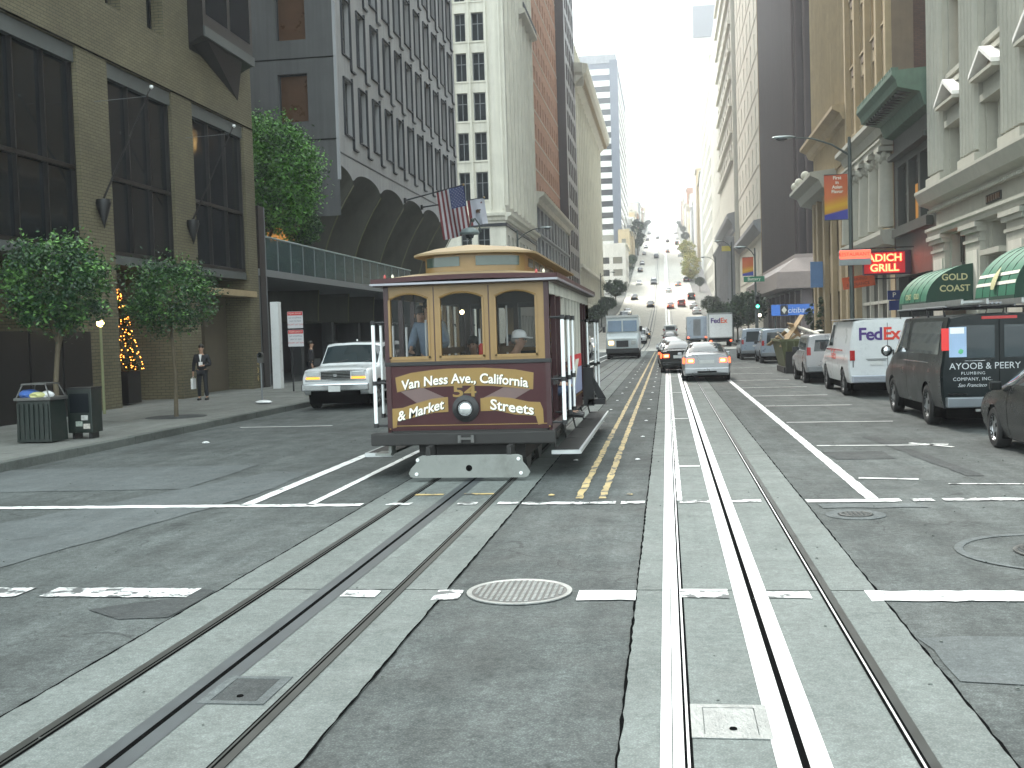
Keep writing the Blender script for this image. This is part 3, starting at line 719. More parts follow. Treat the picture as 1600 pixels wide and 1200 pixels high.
# scalloped lower edge of the fascia: arches of 5.5 m
cus = [-.3+2.75*(2*i+1)-2.75+2.4 for i in range(7)]
cus = [2.4+5.5*i for i in range(-1, 7)]       # cusps
def arch_z(u):
    k = (u-cus[0])/5.5; t = (k-math.floor(k))*2-1
    return 10.0+.75*math.sqrt(max(0, 1-t*t*.98))
nn = 110
b.grid(lambda a, c: (a*W3, 0, arch_z(a*W3)*(1-c)+10.75*c), nn, 1)
b.build('wall', M['conc_grey'], B)
# vault surfaces
def vault(a, c, k):
    u = cus[k]+5.5*a; t = a*2-1
    zt = arch_z(min(max(u, cus[k]+.001), cus[k]+5.499)); z = zt+(3.0-zt)*c
    rib = 2.2*(1-(1-c)**2.2)
    deep = 3.4*math.sqrt(max(0, 1-t*t))*(1-(1-c)**1.6)**.8
    return (u, -rib-deep, z)
for k in range(len(cus)-1):
    lo = 0 if k else (0-cus[0])/5.5; hi = 1 if k < len(cus)-2 else min(1, (W3-cus[k])/5.5)
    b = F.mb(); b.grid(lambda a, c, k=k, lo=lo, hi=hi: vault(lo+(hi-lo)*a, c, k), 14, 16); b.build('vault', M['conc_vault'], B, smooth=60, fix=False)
for k in range(1, len(cus)-1):
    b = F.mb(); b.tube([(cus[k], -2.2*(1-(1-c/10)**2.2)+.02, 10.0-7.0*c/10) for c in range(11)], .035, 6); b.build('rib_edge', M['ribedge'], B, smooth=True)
# end face towards the crossing
G_ = Face(0, 16, -PI/2)
opsE = [(16-5.2+.0, 16-3.5, 12.9+4.07*k, 15.6+4.07*k) for k in range(9)]+[(16-10.5, 16-8.8, 12.9+4.07*k, 15.6+4.07*k) for k in range(9)]
opsE = [(12.97, 14.5, 12.95+4.07*k, 15.35+4.07*k) for k in range(9)]+[(7.5, 9.0, 12.95+4.07*k, 15.35+4.07*k) for k in range(9)]
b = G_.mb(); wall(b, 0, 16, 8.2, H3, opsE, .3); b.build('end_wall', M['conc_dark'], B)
b = G_.mb()
for k in range(9): b.box(.05, 15.95, .0, .02, 12.0+4.07*k, 12.05+4.07*k)
b.build('joint_lines', M['groove'], B)
wmE = win_mesh('window', 1.53, 2.4, fm='line_dark', gm='brown_panel')
windows(G_, B, wmE, [12.97, 7.5], [12.95+4.07*k for k in range(9)], .25)
b = MB(); b.box(.3, W3, 4.2, 16, 10.4, H3-.2); b.box(0, W3, 6, 16, 0, 10.4); b.build('core', M['spandrel_dark'], B)
b = MB(); b.quad((W3, 0, 10), (W3, 16, 10), (W3, 16, H3), (W3, 0, H3)); b.quad((0, 0, H3), (W3, 0, H3), (W3, 16, H3), (0, 16, H3)); b.build('roof', M['conc_grey'], B)
wm = win_mesh('window', 1.35, 2.78, .06, .1, (), (.36,), fm='line_dark', gm='glass_slot')
# dark outline plus an L-shaped strip that stands in for each window's shadow line
f = MB(); f.box(-.09, -.04, -.10, .02, -.06, 2.84); f.box(1.39, 1.46, -.12, .02, -.62, 3.05); f.box(1.46, 2.2, -.12, .01, -.66, -.58); f.box(-.09, 1.4, -.10, .02, -.09, -.03); f.box(-.09, 1.4, -.10, .02, 2.81, 2.87)
fin = f.mesh('outline_shadow', M['line_dark'])
for u in us:
    for v in vs[:8]:
        o = place(F, wm[0], B, u, v, -.22, 'window', wm[1]); link('outline_shadow', fin, o, (0, -.22, 0))
b = F.mb(); b.box(0, W3, .0, .03, 11.35, 11.41); b.build('joint_lines', M['line_dark'], B)
b = F.mb(); b.box(-.02, .12, -.1, .05, 10.0, H3); b.build('corner_edge', M['grey_stone'], B)

# ---------------------------------------------------------------- 4. cream office block with paired windows
B = thing('cream_office_block', 'tall cream stone office block with paired windows on its end face, behind the flags', 'building', (FL, 111, 0), PI/2)
F = Face(); W4, H4 = 26.3, 66
cols = [1.3+3.05*i for i in range(8)]
vs = [15.8+4.03*k for k in range(12)]; vlow = [1.5, 5.6, 9.7]
ops = [(u, u+1.7, v, v+2.6) for u in cols for v in vs+vlow]
b = F.mb(); wall(b, 0, W4, -.1, H4, ops, .4); b.build('wall', M['cream_dull'], B)
for u in [0]+[c+2.375 for c in cols]:
    b = F.mb(); b.box(max(0, u-.22), u+.22, 0, .34, 15.2, H4); b.build('pier', M['cream_stone'], B)
    b = F.mb(); b.box(u+.7 if u else .9, u+.82 if u else 1.02, 0, .2, 15.2, H4) if 0 else None
wm = win_mesh('window', 1.7, 2.6, .09, .08, (.5,), (.6,), 'frame_grey', 'glass_plain', one=True)
windows(F, B, wm, cols, vs+vlow, .3)
G_ = Face(0, 14, -PI/2)   # u = 14 - depth
we = [(14-4.68, 14-3.55), (14-2.95, 14-1.68), (14-7.6, 14-6.4), (14-9.4, 14-8.2), (14-12.4, 14-11.2)]
vE = [15.85+4.03*k for k in range(12)]
ops = [(a, c, v, v+2.85) for a, c in we for v in vE]+[(a, c, v, v+3.2) for a, c in we for v in (1.5, 5.6, 9.8)]
b = G_.mb(); wall(b, 0, 14, -.1, H4, ops, .4); b.build('end_wall', M['cream_stone'], B)
wme = win_mesh('window', 1.2, 2.85, .09, .1, (.5,), (.62,), 'frame_grey', 'glass_office')
for a, c in we:
    for v in vE[:8]:
        o = place(G_, wme[0], B, a, v, -.3, 'window', wme[1]); o.scale = ((c-a)/1.2, 1, 1)
    for v in (1.5, 5.6, 9.8):
        o = place(G_, wme[0], B, a, v, -.3, 'window', wme[1]); o.scale = ((c-a)/1.2, 1, 3.2/2.85)
for u in (14-5.0, 14-3.25, 14-1.5, 14-.12, 14-6.2, 14-8.0, 14-9.7):
    b = G_.mb(); b.box(u-.09, u+.09, 0, .22, 14.8, H4); b.build('pier', M['cream_stone'], B)
for k in range(12):
    b = G_.mb(); b.box(8.9, 12.4, .0, .08, vE[k]-.18, vE[k]-.04); b.build('sill', M['cream_stone'], B)
for fc, a, c in ((F, -.3, W4), (G_, 0, 14.0)):
    cornice(fc, B, a, c, 14.0, [(0, -.35), (.2, -.3), (.25, 0), (.6, .15), (.65, .42), (0, .5)], 'cream_stone')
    cornice(fc, B, a, c, 13.3, [(0, -.2), (.15, -.2), (.15, .1), (0, .12)], 'line_dark', 'frieze_band')
cornice(F, B, 14, W4, 38.9, [(0, -.6), (.9, -.3), (.9, .1), (0, .3)], 'cream_dull', 'balcony')
dentils(F, B, 14, W4, 39.2, .25, .5, .15, .7, 'line_dark', 'baluster', .7)
b = MB(); b.box(.5, W4, .5, 14, 0, H4-.1); b.build('core', M['cream_dull'], B)

# ---------------------------------------------------------------- 5. low grey building and the brown brick tower behind it
B = thing('low_grey_building', 'low grey stone building with a heavy cornice at the foot of the brown brick tower', 'building', (FL, 138, 0), PI/2)
F = Face(); ops = [(1.5+4.4*i, 4.3+4.4*i, v, v+3.2) for i in range(10) for v in (1.5, 6.2, 11.2, 15.2)]
b = F.mb(); wall(b, 0, 46, -.1, 19.2, ops, .4); b.build('wall', M['grey_stone'], B)
wm = win_mesh('window', 2.8, 3.2, .12, .1, (.5,), (), 'frame_grey', 'glass_plain', one=True)
windows(F, B, wm, [1.5+4.4*i for i in range(10)], (1.5, 6.2, 11.2, 15.2), .3)
cornice(F, B, -.5, 46, 18.6, [(0, -.3), (.4, -.2), (.5, .5), (1.1, .8), (1.2, 1.2), (0, 1.4)], 'cream_dull')
cornice(F, B, 0, 46, 14.6, [(0, 0), (.3, .1), (.3, .35), (0, .4)], 'grey_stone', 'string_course')
b = MB(); b.box(.05, 45.9, .42, 14, 0, 19.6); b.quad((0, 0, 0), (0, 14, 0), (0, 14, 19.2), (0, 0, 19.2)); b.build('core', M['grey_stone'], B)
def tower(name, label, x, y0, y1, H, wallm, colw, ww, vh, wh, z0=8, side=-1, D=16, gm='glass_plain', fm='frame_grey', group=None, pier=0, piers=None, base=0, spand=None, endcols=True, rows=None):
    """a plain high block along the street; side -1 is the left of the street"""
    Wd = y1-y0
    if side < 0: t = thing(name, label, 'building', (x, y0, base), PI/2, group); En = Face(0, D, -PI/2)
    else: t = thing(name, label, 'building', (x, y1, base), -PI/2, group); En = Face(Wd, 0, PI/2)
    F = Face(); n = max(1, int((Wd-.6)/colw)); off = (Wd-n*colw)/2+(colw-ww)/2
    cu_ = [off+colw*i for i in range(n)]; rv = [z0+vh*k for k in range(int((H-z0-.5)/vh))]
    if rows: rv = rv[:rows] if rows > 0 else rv
    ops = [(u, u+ww, v, v+wh) for u in cu_ for v in rv]
    b = F.mb(); wall(b, 0, Wd, -6, H, ops, .3); b.build('wall', M[wallm], t)
    me = win_mesh('window', ww, wh, .08, .08, (.5,) if ww > 1.3 else (), (), fm, gm, one=True)
    windows(F, t, me, cu_, rv, .22)
    ne = max(1, int((D-.6)/colw)); offe = (D-ne*colw)/2+(colw-ww)/2; ce = [offe+colw*i for i in range(ne)]
    if not endcols: ce = []
    b = En.mb(); wall(b, 0, D, -6, H, [(u, u+ww, v, v+wh) for u in ce for v in rv], .3); b.build('end_wall', M[wallm], t)
    windows(En, t, me, ce, rv, .22)
    b = MB(); b.box(.31, Wd-.31, .31, D-.3, -6, H-.02); b.build('core', M[wallm], t)
    b = MB(); b.box(-.05, Wd+.05, -.05, D, H, H+.5); b.build('parapet', M[piers or wallm], t)
    if pier:
        for i in range(n+1):
            u = off+colw*i-(colw-ww)/2; b = F.mb(); b.box(u-pier, u+pier, 0, .3, z0-1, H); b.build('pier', M[piers or wallm], t)
    if spand:
        for v in rv:
            b = F.mb(); b.box(0, Wd, .0, .06, v-.5, v-.38); b.build('string_course', M[spand], t)
    return t, F, En, cu_, rv
tower('brown_brick_tower', 'tall reddish brown brick tower with pale floor lines on the left side of the street', -17.2, 138.4, 184, 92, 'brick_tower', 3.3, 1.2, 4.0, 1.9, 21, pier=.0, spand='cream_dull')
tower('dark_glass_tower', 'narrow very dark tower slab beside the brown brick tower', -15.8, 184.3, 205.7, 98, 'fin_dark', 3.5, 2.4, 4.0, 2.9, 5, gm='glass_dark', fm='bronze', D=14)
# cream building with a deep cornice and a little roof turret
t, F, En, cu_, rv = tower('cream_cornice_building', 'long cream stone building with deep bracketed roof cornice and a roof turret', -16, 206.2, 285, 56, 'cream_stone', 4.9, 2.0, 4.1, 2.5, 9, gm='glass_plain', spand='cream_dull', pier=.3)
cornice(F, t, -1.8, 79, 49.5, [(0, -1.5), (.5, -1), (2.4, .6), (2.7, 1.6), (2.7, 2.2), (0, 2.6)], 'cream_dull'); cornice(En, t, 4, 17.8, 49.5, [(0, -1.5), (.5, -1), (2.4, .6), (2.7, 1.6), (2.7, 2.2), (0, 2.6)], 'cream_dull')
dentils(F, t, 0, 79, 49.0, .5, .8, 1.6, 1.8, 'beige_terra', 'bracket', .3)
cornice(F, t, 0, 79, 14, [(0, 0), (.8, .3), (.8, .9), (0, 1)], 'cream_dull', 'string_course')
b = MB(); b.box(1, 5, 1, 5, 56.5, 61.5); b.box(1.5, 4.5, 1.5, 4.5, 61.5, 63.4); b.build('roof_turret', M['cream_stone'], t)
# striped tower, far
B = thing('striped_tower', 'far tower with alternating white and dark bands and a blue grey corner pier', 'building', (-15.2, 388, 0), PI/2)
F = Face(); G_ = Face(0, 16, -PI/2); Wt = 95
for fc, a, c in ((F, 2.2, Wt), (G_, 0, 13.6)):
    for k in range(17):
        z = 28+4.0*k
        b = fc.mb(); b.box(a, c, -.2, 0, z, z+2.0); b.build('white_band', M['stucco_white'], B)
        b = fc.mb(); b.box(a, c, -.35, -.2, z+2.0, z+4.0); b.build('window_band', M['glass_plain'] if k < 15 else M['grey_blue'], B)
b = MB(); b.box(-.3, 2.2, -.4, 2.4, -5, 97); b.build('corner_pier', M['grey_blue'], B)
b = MB(); b.box(0, Wt, 0, 16, 96, 99); b.build('crown', M['grey_stone'], B)
b = MB(); b.box(.4, Wt, .4, 16, 0, 96); b.build('core', M['grey_blue'], B)
# ================================================================== RIGHT SIDE
# ---------------------------------------------------------------- 6. pale terracotta building with pilasters and pediments (near right)
# local u = 43 - Y ; facade at X = 10
def ry(Y, o): return o-Y
O6 = 42.5
B = thing('pedimented_building', 'pale stone building with fluted pilasters and pedimented windows above green awnings, right edge', 'building', (FR, O6, 0), -PI/2)
F = Face(); W6, H6 = 26.4, 34
pil = [(.05, 2.0), (4.5, 6.4), (8.9, 10.8), (13.3, 15.2), (17.7, 19.6), (22.1, 24.0)]
bay = [(2.15, 4.35), (6.55, 8.75), (10.95, 13.15), (15.35, 17.55), (19.75, 21.95)]
rowsz = [6.85, 10.55, 14.25, 17.95, 21.65, 25.35]
ops = [(a, c, z, z+(1.85 if i == 0 else 2.6)) for a, c in bay for i, z in enumerate(rowsz)]
ops += [(a, c, .15, 5.0) for a, c in bay]
b = F.mb(); wall(b, 0, W6, -.1, H6, ops, .85); b.build('wall', M['white_stone'], B)
for a, c in pil:
    # fluted pilaster: ribs with grooves
    b = F.mb(); b.box(a, c, 0, .20, 6.8, H6-1); b.build('pilaster', M['white_stone'], B)
    n = 5; w = (c-a)/n
    for i in range(n):
        b = F.mb(); x = a+w*i+w/2; b.tube([(x, .2, 7.3), (x, .2, H6-1.5)], w*.36, 8); b.build('flute', M['white_stone'], B, smooth=True)
    b = F.mb(); b.box(a-.06, c+.06, 0, .36, 6.76, 7.2); b.build('pilaster_base', M['white_stone'], B)
    b = F.mb(); b.box(a+.1, c-.1, 0, .18, .1, 4.75); b.build('lower_pilaster', M['white_stone'], B)
    b = F.mb(); b.box(a, c, 0, .30, 4.75, 4.9); b.box(a-.05, c+.05, 0, .38, 4.9, 5.05); b.box(a+.05, c-.05, 0, .24, 4.45, 4.55); b.build('capital', M['white_stone'], B)
    b = F.mb(); b.box(a+.35, c-.35, .18, .21, 1.2, 4.2); b.build('sunk_panel', M['cream_dull'], B)
cornice(F, B, -.25, W6, 6.15, [(0, -.15), (.18, -.12), (.22, .0), (.55, .12), (.62, .28), (.72, .5), (.72, .6), (0, .66)], 'white_stone')
cornice(F, B, 0, W6, 5.05, [(0, 0), (.32, .02), (.34, .14), (.42, .2), (.42, .3), (0, .34)], 'white_stone', 'architrave')
dentils(F, B, 0, W6, 5.95, .1, .09, .12, .2, 'white_stone', 'dentil', .2)
b = F.mb(); b.box(O6-36.0, O6-34.5, .0, .05, 5.55, 5.82); b.build('name_plate', M['dark_trim'], B)
b = F.mb()
for i in range(6): b.box(O6-35.9+i*.24, O6-35.75+i*.24, .05, .07, 5.6, 5.77)
b.build('name_relief', M['brown_panel'], B)
wm = win_mesh('window', 1.3, 1.85, .07, .08, (), (.5,), 'line_dark', 'glass_office'); wm2 = win_mesh('window', 1.3, 2.6, .07, .08, (), (.5,), 'line_dark', 'glass_office')
for a, c in bay:
    for i, z in enumerate(rowsz[:5]):
        h = 1.85 if i == 0 else 2.6
        place(F, (wm if i == 0 else wm2)[0], B, a+.45, z, -.66, 'window', (wm if i == 0 else wm2)[1])
        for x in (a+.30, c-.42):       # slender column each side of the sash
            q = F.mb(); q.tube([(x+.06, -.30, z), (x+.06, -.30, z+h)], .075, 8); q.build('colonnette', M['white_stone'], B, smooth=True)
        q = F.mb(); q.box(a, a+.30, -.8, -.6, z, z+h); q.box(c-.30, c, -.8, -.6, z, z+h); q.build('side_light', M['glass_dark'], B)
        if i == 0:
            q = F.mb(); q.box(a-.04, c+.04, -.02, .20, z+h, z+h+.22); q.box(a-.02, c+.02, .0, .10, z+h+.22, z+h+.62); q.build('entablature', M['white_stone'], B)
            q = F.mb(); q.box(a-.10, c+.10, 0, .50, z+h+.62, z+h+.72); q.build('pediment_shelf', M['white_stone'], B)
            mx = (a+c)/2; zt = z+h+.72
            q = F.mb(); q.add([(u, d, v) for d in (0, .16) for u, v in ((a, zt), (c, zt), (mx, zt+.55))], [(0, 1, 2), (3, 5, 4), (0, 3, 4, 1), (1, 4, 5, 2), (2, 5, 3, 0)]); q.build('tympanum', M['beige_dark'], B)
            for s_ in (a-.12, c+.12):
                q = F.mb(); q.add([(u, d, v) for d in (0, .52) for u, v in ((s_, zt), (s_, zt+.13), (mx, zt+.75), (mx, zt+.62))], [(0, 1, 2, 3), (4, 7, 6, 5), (0, 4, 5, 1), (1, 5, 6, 2), (2, 6, 7, 3), (3, 7, 4, 0)]); q.build('raking_cornice', M['stucco_white'], B)
            q = F.mb(); q.box(a+.05, c-.05, .0, .16, z+h+1.35, z+h+1.5); q.build('sill', M['white_stone'], B)
        else:
            q = F.mb(); q.box(a-.04, c+.04, -.02, .14, z-.16, z); q.build('sill', M['white_stone'], B)
            q = F.mb(); q.box(a, c, -.3, -.05, z-.95, z-.16) if 0 else q.box(a, c, .0, .05, z-.85, z-.25); q.build('spandrel', M['cream_dull'], B)
for j, (a, c) in enumerate(bay):
    q = F.mb(); q.box(a, c, -.6, -.5, .15, 5.0); q.build('shopfront', M['glass_dark'], B)
    q = F.mb(); q.box(a, c, -.5, -.35, 3.85, 4.0); q.box(a, c, -.5, -.35, .15, .7); q.box((a+c)/2-.05, (a+c)/2+.05, -.5, -.36, .7, 5.0)
    if j == 1: q.box(a+.1, c-.1, -.2, .30, 3.95, 4.12); q.box(a, a+.12, -.5, -.1, 4.1, 5)
    if j == 0:
        for i in range(9): q.box(a+.1+i*.25, a+.13+i*.25, -.3, -.27, 4.0, 4.98)
    q.build('shop_frame', M['white_stone'] if j == 1 else M['dark_trim'], B)
red_neon = mat('red_neon', (.8, .05, .03), .5, 0, 0, emit=(1, .06, .03), es=3.2)
b = F.mb(); b.box(3.55, 3.72, -.2, -.16, 4.25, 4.6); b.box(3.55, 3.62, -.2, -.16, 3.95, 4.1); b.box(3.95, 4.02, -.2, -.16, 4.28, 4.36); b.box(3.95, 4.02, -.2, -.16, 4.48, 4.56); b.box(3.92, 4.06, -.2, -.16, 3.92, 4.1); b.build('neon_sign', red_neon, B)
b = MB(); b.box(.05, W6, .9, 14, 0, H6-.1); b.quad((0, 0, 0), (0, 14, 0), (0, 14, H6), (0, 0, H6)); b.quad((W6, 0, 0), (W6, 14, 0), (W6, 14, H6), (W6, 0, H6)); b.build('core', M['white_stone'], B)
cornice(F, B, -.5, W6, H6-1, [(0, -.4), (.8, 0), (.9, .8), (0, 1)], 'white_stone')

# ---------------------------------------------------------------- 7. narrow dark building with green copper cornice
O7 = 49.8
B = thing('narrow_copper_building', 'narrow dark brick building with a green copper cornice squeezed beside the pale stone one', 'building', (FR, O7, 0), -PI/2)
F = Face(); W7 = 7.25; H7 = 10.9
ops = [(.6+i*2.1, 2.3+i*2.1, 6.1, 8.6) for i in range(3)]+[(.6, 6.7, .15, 3.9)]
b = F.mb(); wall(b, 0, W7, -.1, H7, ops, .4); b.build('wall', M['dark_trim'], B)
wm = win_mesh('window', 1.7, 2.5, .1, .1, (.5,), (.55,), 'dark_trim', 'glass_dark')
windows(F, B, wm, [.6+i*2.1 for i in range(3)], [6.1], .3)
b = F.mb(); b.quad((2.75, -.26, 6.2), (3.4, -.26, 6.2), (3.4, -.26, 7.6), (2.75, -.26, 7.6)); b.build('lit_blind', mat('amber_curtain', (.35, .16, .04), .6, 0, .3, 3, emit=(1, .45, .08), es=.08), B)
b = F.mb(); b.box(.5, 6.8, 0, .25, 5.6, 5.95); b.box(.3, 7.0, 0, .35, 8.9, 9.1); b.build('string_course', M['dark_trim'], B)
b = F.mb(); b.box(.6, 6.7, -.5, -.4, .15, 3.9); b.build('shopfront', M['glass_dark'], B)
cornice(F, B, -.4, W7-.02, H7-.5, [(0, -.5), (.35, -.4), (.5, .1), (1.3, .3), (1.35, .55), (1.5, .75), (1.5, .9), (0, 1.0)], 'green_copper')
for i in range(22):
    q = F.mb(); u = -.3+i*.34; q.box(u, u+.2, 1.22, 1.48, H7+.38, H7+.56); q.build('antefix', M['green_copper'], B)
for i in range(14):
    q = F.mb(); u = .1+i*.5; q.box(u, u+.16, .3, 1.2, H7-.35, H7-.22); q.build('bracket', M['dark_trim'], B)
b = MB(); b.box(.02, W7-.02, .45, 14, 0, H7+.3); b.build('core', M['dark_trim'], B)

# ---------------------------------------------------------------- 8. fluted beige terracotta building, brick flank
O8 = 75
B = thing('fluted_terracotta_building', 'beige terracotta building with vertical fluting, columns and a brick flank on the right', 'building', (FR, O8, 0), -PI/2)
F = Face(); W8 = 25; H8 = 60      # u = 75 - Y : Y 61.5..75 -> u 0..13.5 ; Y 50..61.5 -> 13.5..25
wb = [(14.6, 16.5), (17.5, 19.4), (20.4, 22.3), (23.0, 24.5)]
rz = [11.9+3.55*k for k in range(13)]
ops = [(a, c, z, z+2.45) for a, c in wb for z in rz]
ops += [(a, c, 6.3, 9.6) for a, c in ((14.9, 16.4), (17.4, 18.9), (19.9, 21.4), (22.4, 23.9))]
ops += [(1.5+3.3*i, 3.4+3.3*i, z, z+3.4) for i in range(4) for z in (.5, 6.2)]
ops += [(15, 24, .15, 4.4)]
b = F.mb(); wall(b, 0, W8, -.1, H8, ops, .5); b.build('wall', M['beige_terra'], B)
wm = win_mesh('window', 1.9, 2.45, .08, .1, (.5,), (.5,), 'beige_dark', 'glass_office')
for a, c in wb:
    for z in rz[:9]:
        o = place(F, wm[0], B, a, z, -.4, 'window', wm[1]); o.scale = ((c-a)/1.9, 1, 1)
        q = F.mb(); q.box(a+.35, c-.35, -.02, .05, z-.55, z-.22); q.build('spandrel_panel', M['beige_dark'], B)
        q = F.mb(); q.box(a-.05, c+.05, 0, .1, z-.12, z-.01); q.build('sill', M['beige_terra'], B)
for i in range(27):         # vertical fluting of the far part
    u = .35+i*.5
    q = F.mb(); q.tube([(u, 0, 13.9), (u, 0, H8-2)], .17 if i % 5 else .24, 6); q.build('flute', M['beige_terra'], B, smooth=True)
    q = F.mb(); q.tube([(u, 0, 10.9), (u, 0, 13.0)], .14, 6); q.build('short_flute', M['beige_terra'], B, smooth=True)
for u in (14.1, 17.0, 19.9, 22.65, 24.75):
    q = F.mb(); q.box(u-.22, u+.22, 0, .26, 11.2, H8-2); q.build('pier', M['beige_terra'], B)
cornice(F, B, -.6, 13.8, 13.2, [(0, -.3), (.35, -.2), (.5, .15), (.9, .35), (.9, .55), (0, .7)], 'beige_terra')
cornice(F, B, 13.8, W8, 10.55, [(0, -.3), (.35, -.2), (.5, .15), (.8, .3), (.8, .5), (0, .6)], 'white_stone')
cornice(F, B, -1.6, 9, 10.3, [(0, -.5), (.8, -.3), (1.0, .15), (1.5, .4), (1.5, .6), (0, .75)], 'white_stone', 'porch_cornice')
for i, u in enumerate((-.9, 1.2, 4.5)):
    q = F.mb(); q.ico((u, 1.2, 11.3), .28, 2); q.build('stone_ball', M['cream_stone'], B, smooth=True)
for u in (14.25, 17.0, 19.4, 21.9, 24.4):     # engaged columns with carved capitals
    q = F.mb(); q.tube([(u, .12, 6.2), (u, .12, 8.9), (u, .12, 9.1)], [.46, .40, .42], 14); q.build('column', M['white_stone'], B, smooth=True)
    q = F.mb(); 
    for j in range(7):
        an = PI*j/6; q.ico((u+.44*math.cos(an), .14+.4*math.sin(an), 9.2+.12*(j % 2)), .16, 1, (1, 1, 1.5))
    q.box(u-.55, u+.55, 0, .62, 9.5, 9.7); q.build('capital', M['white_stone'], B)
cornice(F, B, 13.7, W8, 9.75, [(0, 0), (.5, .02), (.5, .16), (.58, .2), (.58, .3), (0, .36)], 'white_stone', 'architrave')
cornice(F, B, 13.7, W8, 5.55, [(0, -.2), (.45, -.1), (.6, .3), (.6, .5), (0, .56)], 'white_stone', 'balcony_shelf')
for u in (.3, 2.0, 4.9, 8.1, 11.3, 13.4): 
    q = F.mb(); q.box(u, u+.75, 0, .28, .1, 10.0); q.build('giant_pilaster', M['beige_terra'], B)
wm3 = win_mesh('window', 1.9, 3.4, .1, .1, (.5,), (.7,), 'beige_dark', 'glass_dark'); windows(F, B, wm3, [1.5+3.3*i for i in range(4)], (.5, 6.2), .4)
wm4 = win_mesh('window', 1.5, 3.3, .1, .1, (.5,), (.7,), 'beige_dark', 'glass_dark'); windows(F, B, wm4, [14.9, 17.4, 19.9, 22.4], (6.3,), .4)
q = F.mb(); q.box(15, 24, -.6, -.5, .15, 4.4); q.build('shopfront', M['glass_dark'], B)
q = F.mb(); 
for u in (15.0, 17.2, 19.4, 21.6, 23.8): q.box(u, u+.14, -.5, -.3, .15, 4.4)
q.box(15, 24, -.5, -.32, 2.9, 3.05); q.build('shop_frame', M['cream_dull'], B)
En = Face(W8, 0, PI/2)
b = En.mb(); b.quad((0, 0, 0), (16, 0, 0), (16, 0, H8), (0, 0, H8)); b.build('brick_flank', M['brick_red'], B)
b = En.mb(); b.box(0, .9, 0, .06, 10.9, H8); b.build('quoin_strip', M['beige_dark'], B)
for j in range(14):
    for i in range(2):
        q = En.mb(); q.box(3.2+i*4.4, 3.6+i*4.4, .0, .05, 12.2+j*2.2, 12.3+j*2.2); q.build('anchor_plate', M['black'], B)
b = MB(); b.box(.02, W8-.02, .55, 16, 0, H8-.1); b.build('core', M['brick_red'], B)

# ---------------------------------------------------------------- 9. dark tower on a brown granite base
O9 = 139
B = thing('dark_brown_tower', 'very dark brown tower with fine vertical fins above a flared brown granite base', 'building', (12, O9, 0), -PI/2)
F = Face(); En = Face(35, 0, PI/2); H9 = 105
b = MB(); b.box(.2, 34.8, .2, 22, 8.2, H9); b.build('core', M['spandrel_dark'], B)
fm1 = MB(); fm1.box(-.09, .09, -.25, .0, 8.2, H9); fme = fm1.mesh('fin', M['fin_dark'])
for i in range(47): place(F, fme, B, .3+i*.745, 0, -.2, 'fin')
for i in range(28): place(En, fme, B, .3+i*.78, 0, -.2, 'fin')
gl = MB(); gl.quad((0, 0, 0), (.55, 0, 0), (.55, 0, .14), (0, 0, .14)); 
pale_bit = mat('pale_blind_edge', (.42, .40, .36), .7, 0, .1, 3)
for k in range(24):
    q = F.mb(); q.box(.2, 34.8, -.19, -.12, 9.6+4*k, 10.5+4*k); q.build('spandrel_band', M['fin_dark'], B)
    q = F.mb()
    for i in range(46):
        if random.random() < .55: q.box(.45+i*.745, .95+i*.745, -.115, -.105, 11.7+4*k, 11.86+4*k)
    q.build('blind_edges', pale_bit, B)['kind'] = 'stuff'
b = MB(); b.box(-.02, .25, -.12, .2, 8.2, H9); b.build('bright_edge', M['beige_terra'], B)
# flared base: wide soffit band then slimmer granite below
def fl(z, o): return [(-o, -o, z), (35+o, -o, z), (35+o, 22, z), (-o, 22, z)]
b = MB(); rings = [(8.6, .05), (8.25, .1), (6.9, 1.9), (5.4, 2.0), (5.35, .6)]
vs = [p for z, o in rings for p in fl(z, o)]
b.add(vs, [(i*4+k, i*4+(k+1) % 4, (i+1)*4+(k+1) % 4, (i+1)*4+k) for i in range(4) for k in range(4)]); b.build('flared_base', M['granite_brown'], B)
b = MB(); b.box(.8, 34.2, 1.2, 22, 0, 5.4); b.build('ground_floor', M['glass_dark'], B)
for i in range(8):
    q = MB(); q.box(.6+4.7*i, 1.7+4.7*i, .5, 1.5, 0, 5.4); q.build('granite_pier', M['granite_brown'], B)
q = En.mb(); q.box(2, 6, -.5, -.1, .1, 5.3); q.box(8, 12, -.5, -.1, .1, 5.3); q.build('granite_wall', M['granite_brown'], B)
q = F.mb(); q.quad((30, 1.0, 5.9), (23.5, 1.0, 5.9), (23.5, .98, 6.5), (30, .98, 6.5)) if 0 else None
b = En.mb(); b.quad((1.9, .06, 21.0), (2.7, .06, 21.0), (2.7, .06, 23.3), (1.9, .06, 23.3)); b.build('lit_window', M['lit'], B)
# second slab of the dark tower, seen in the gap
b = MB(); b.box(35, 35.4, 3.0, 12, 8.6, H9) ; b.build('service_slab', M['beige_dark'], B)

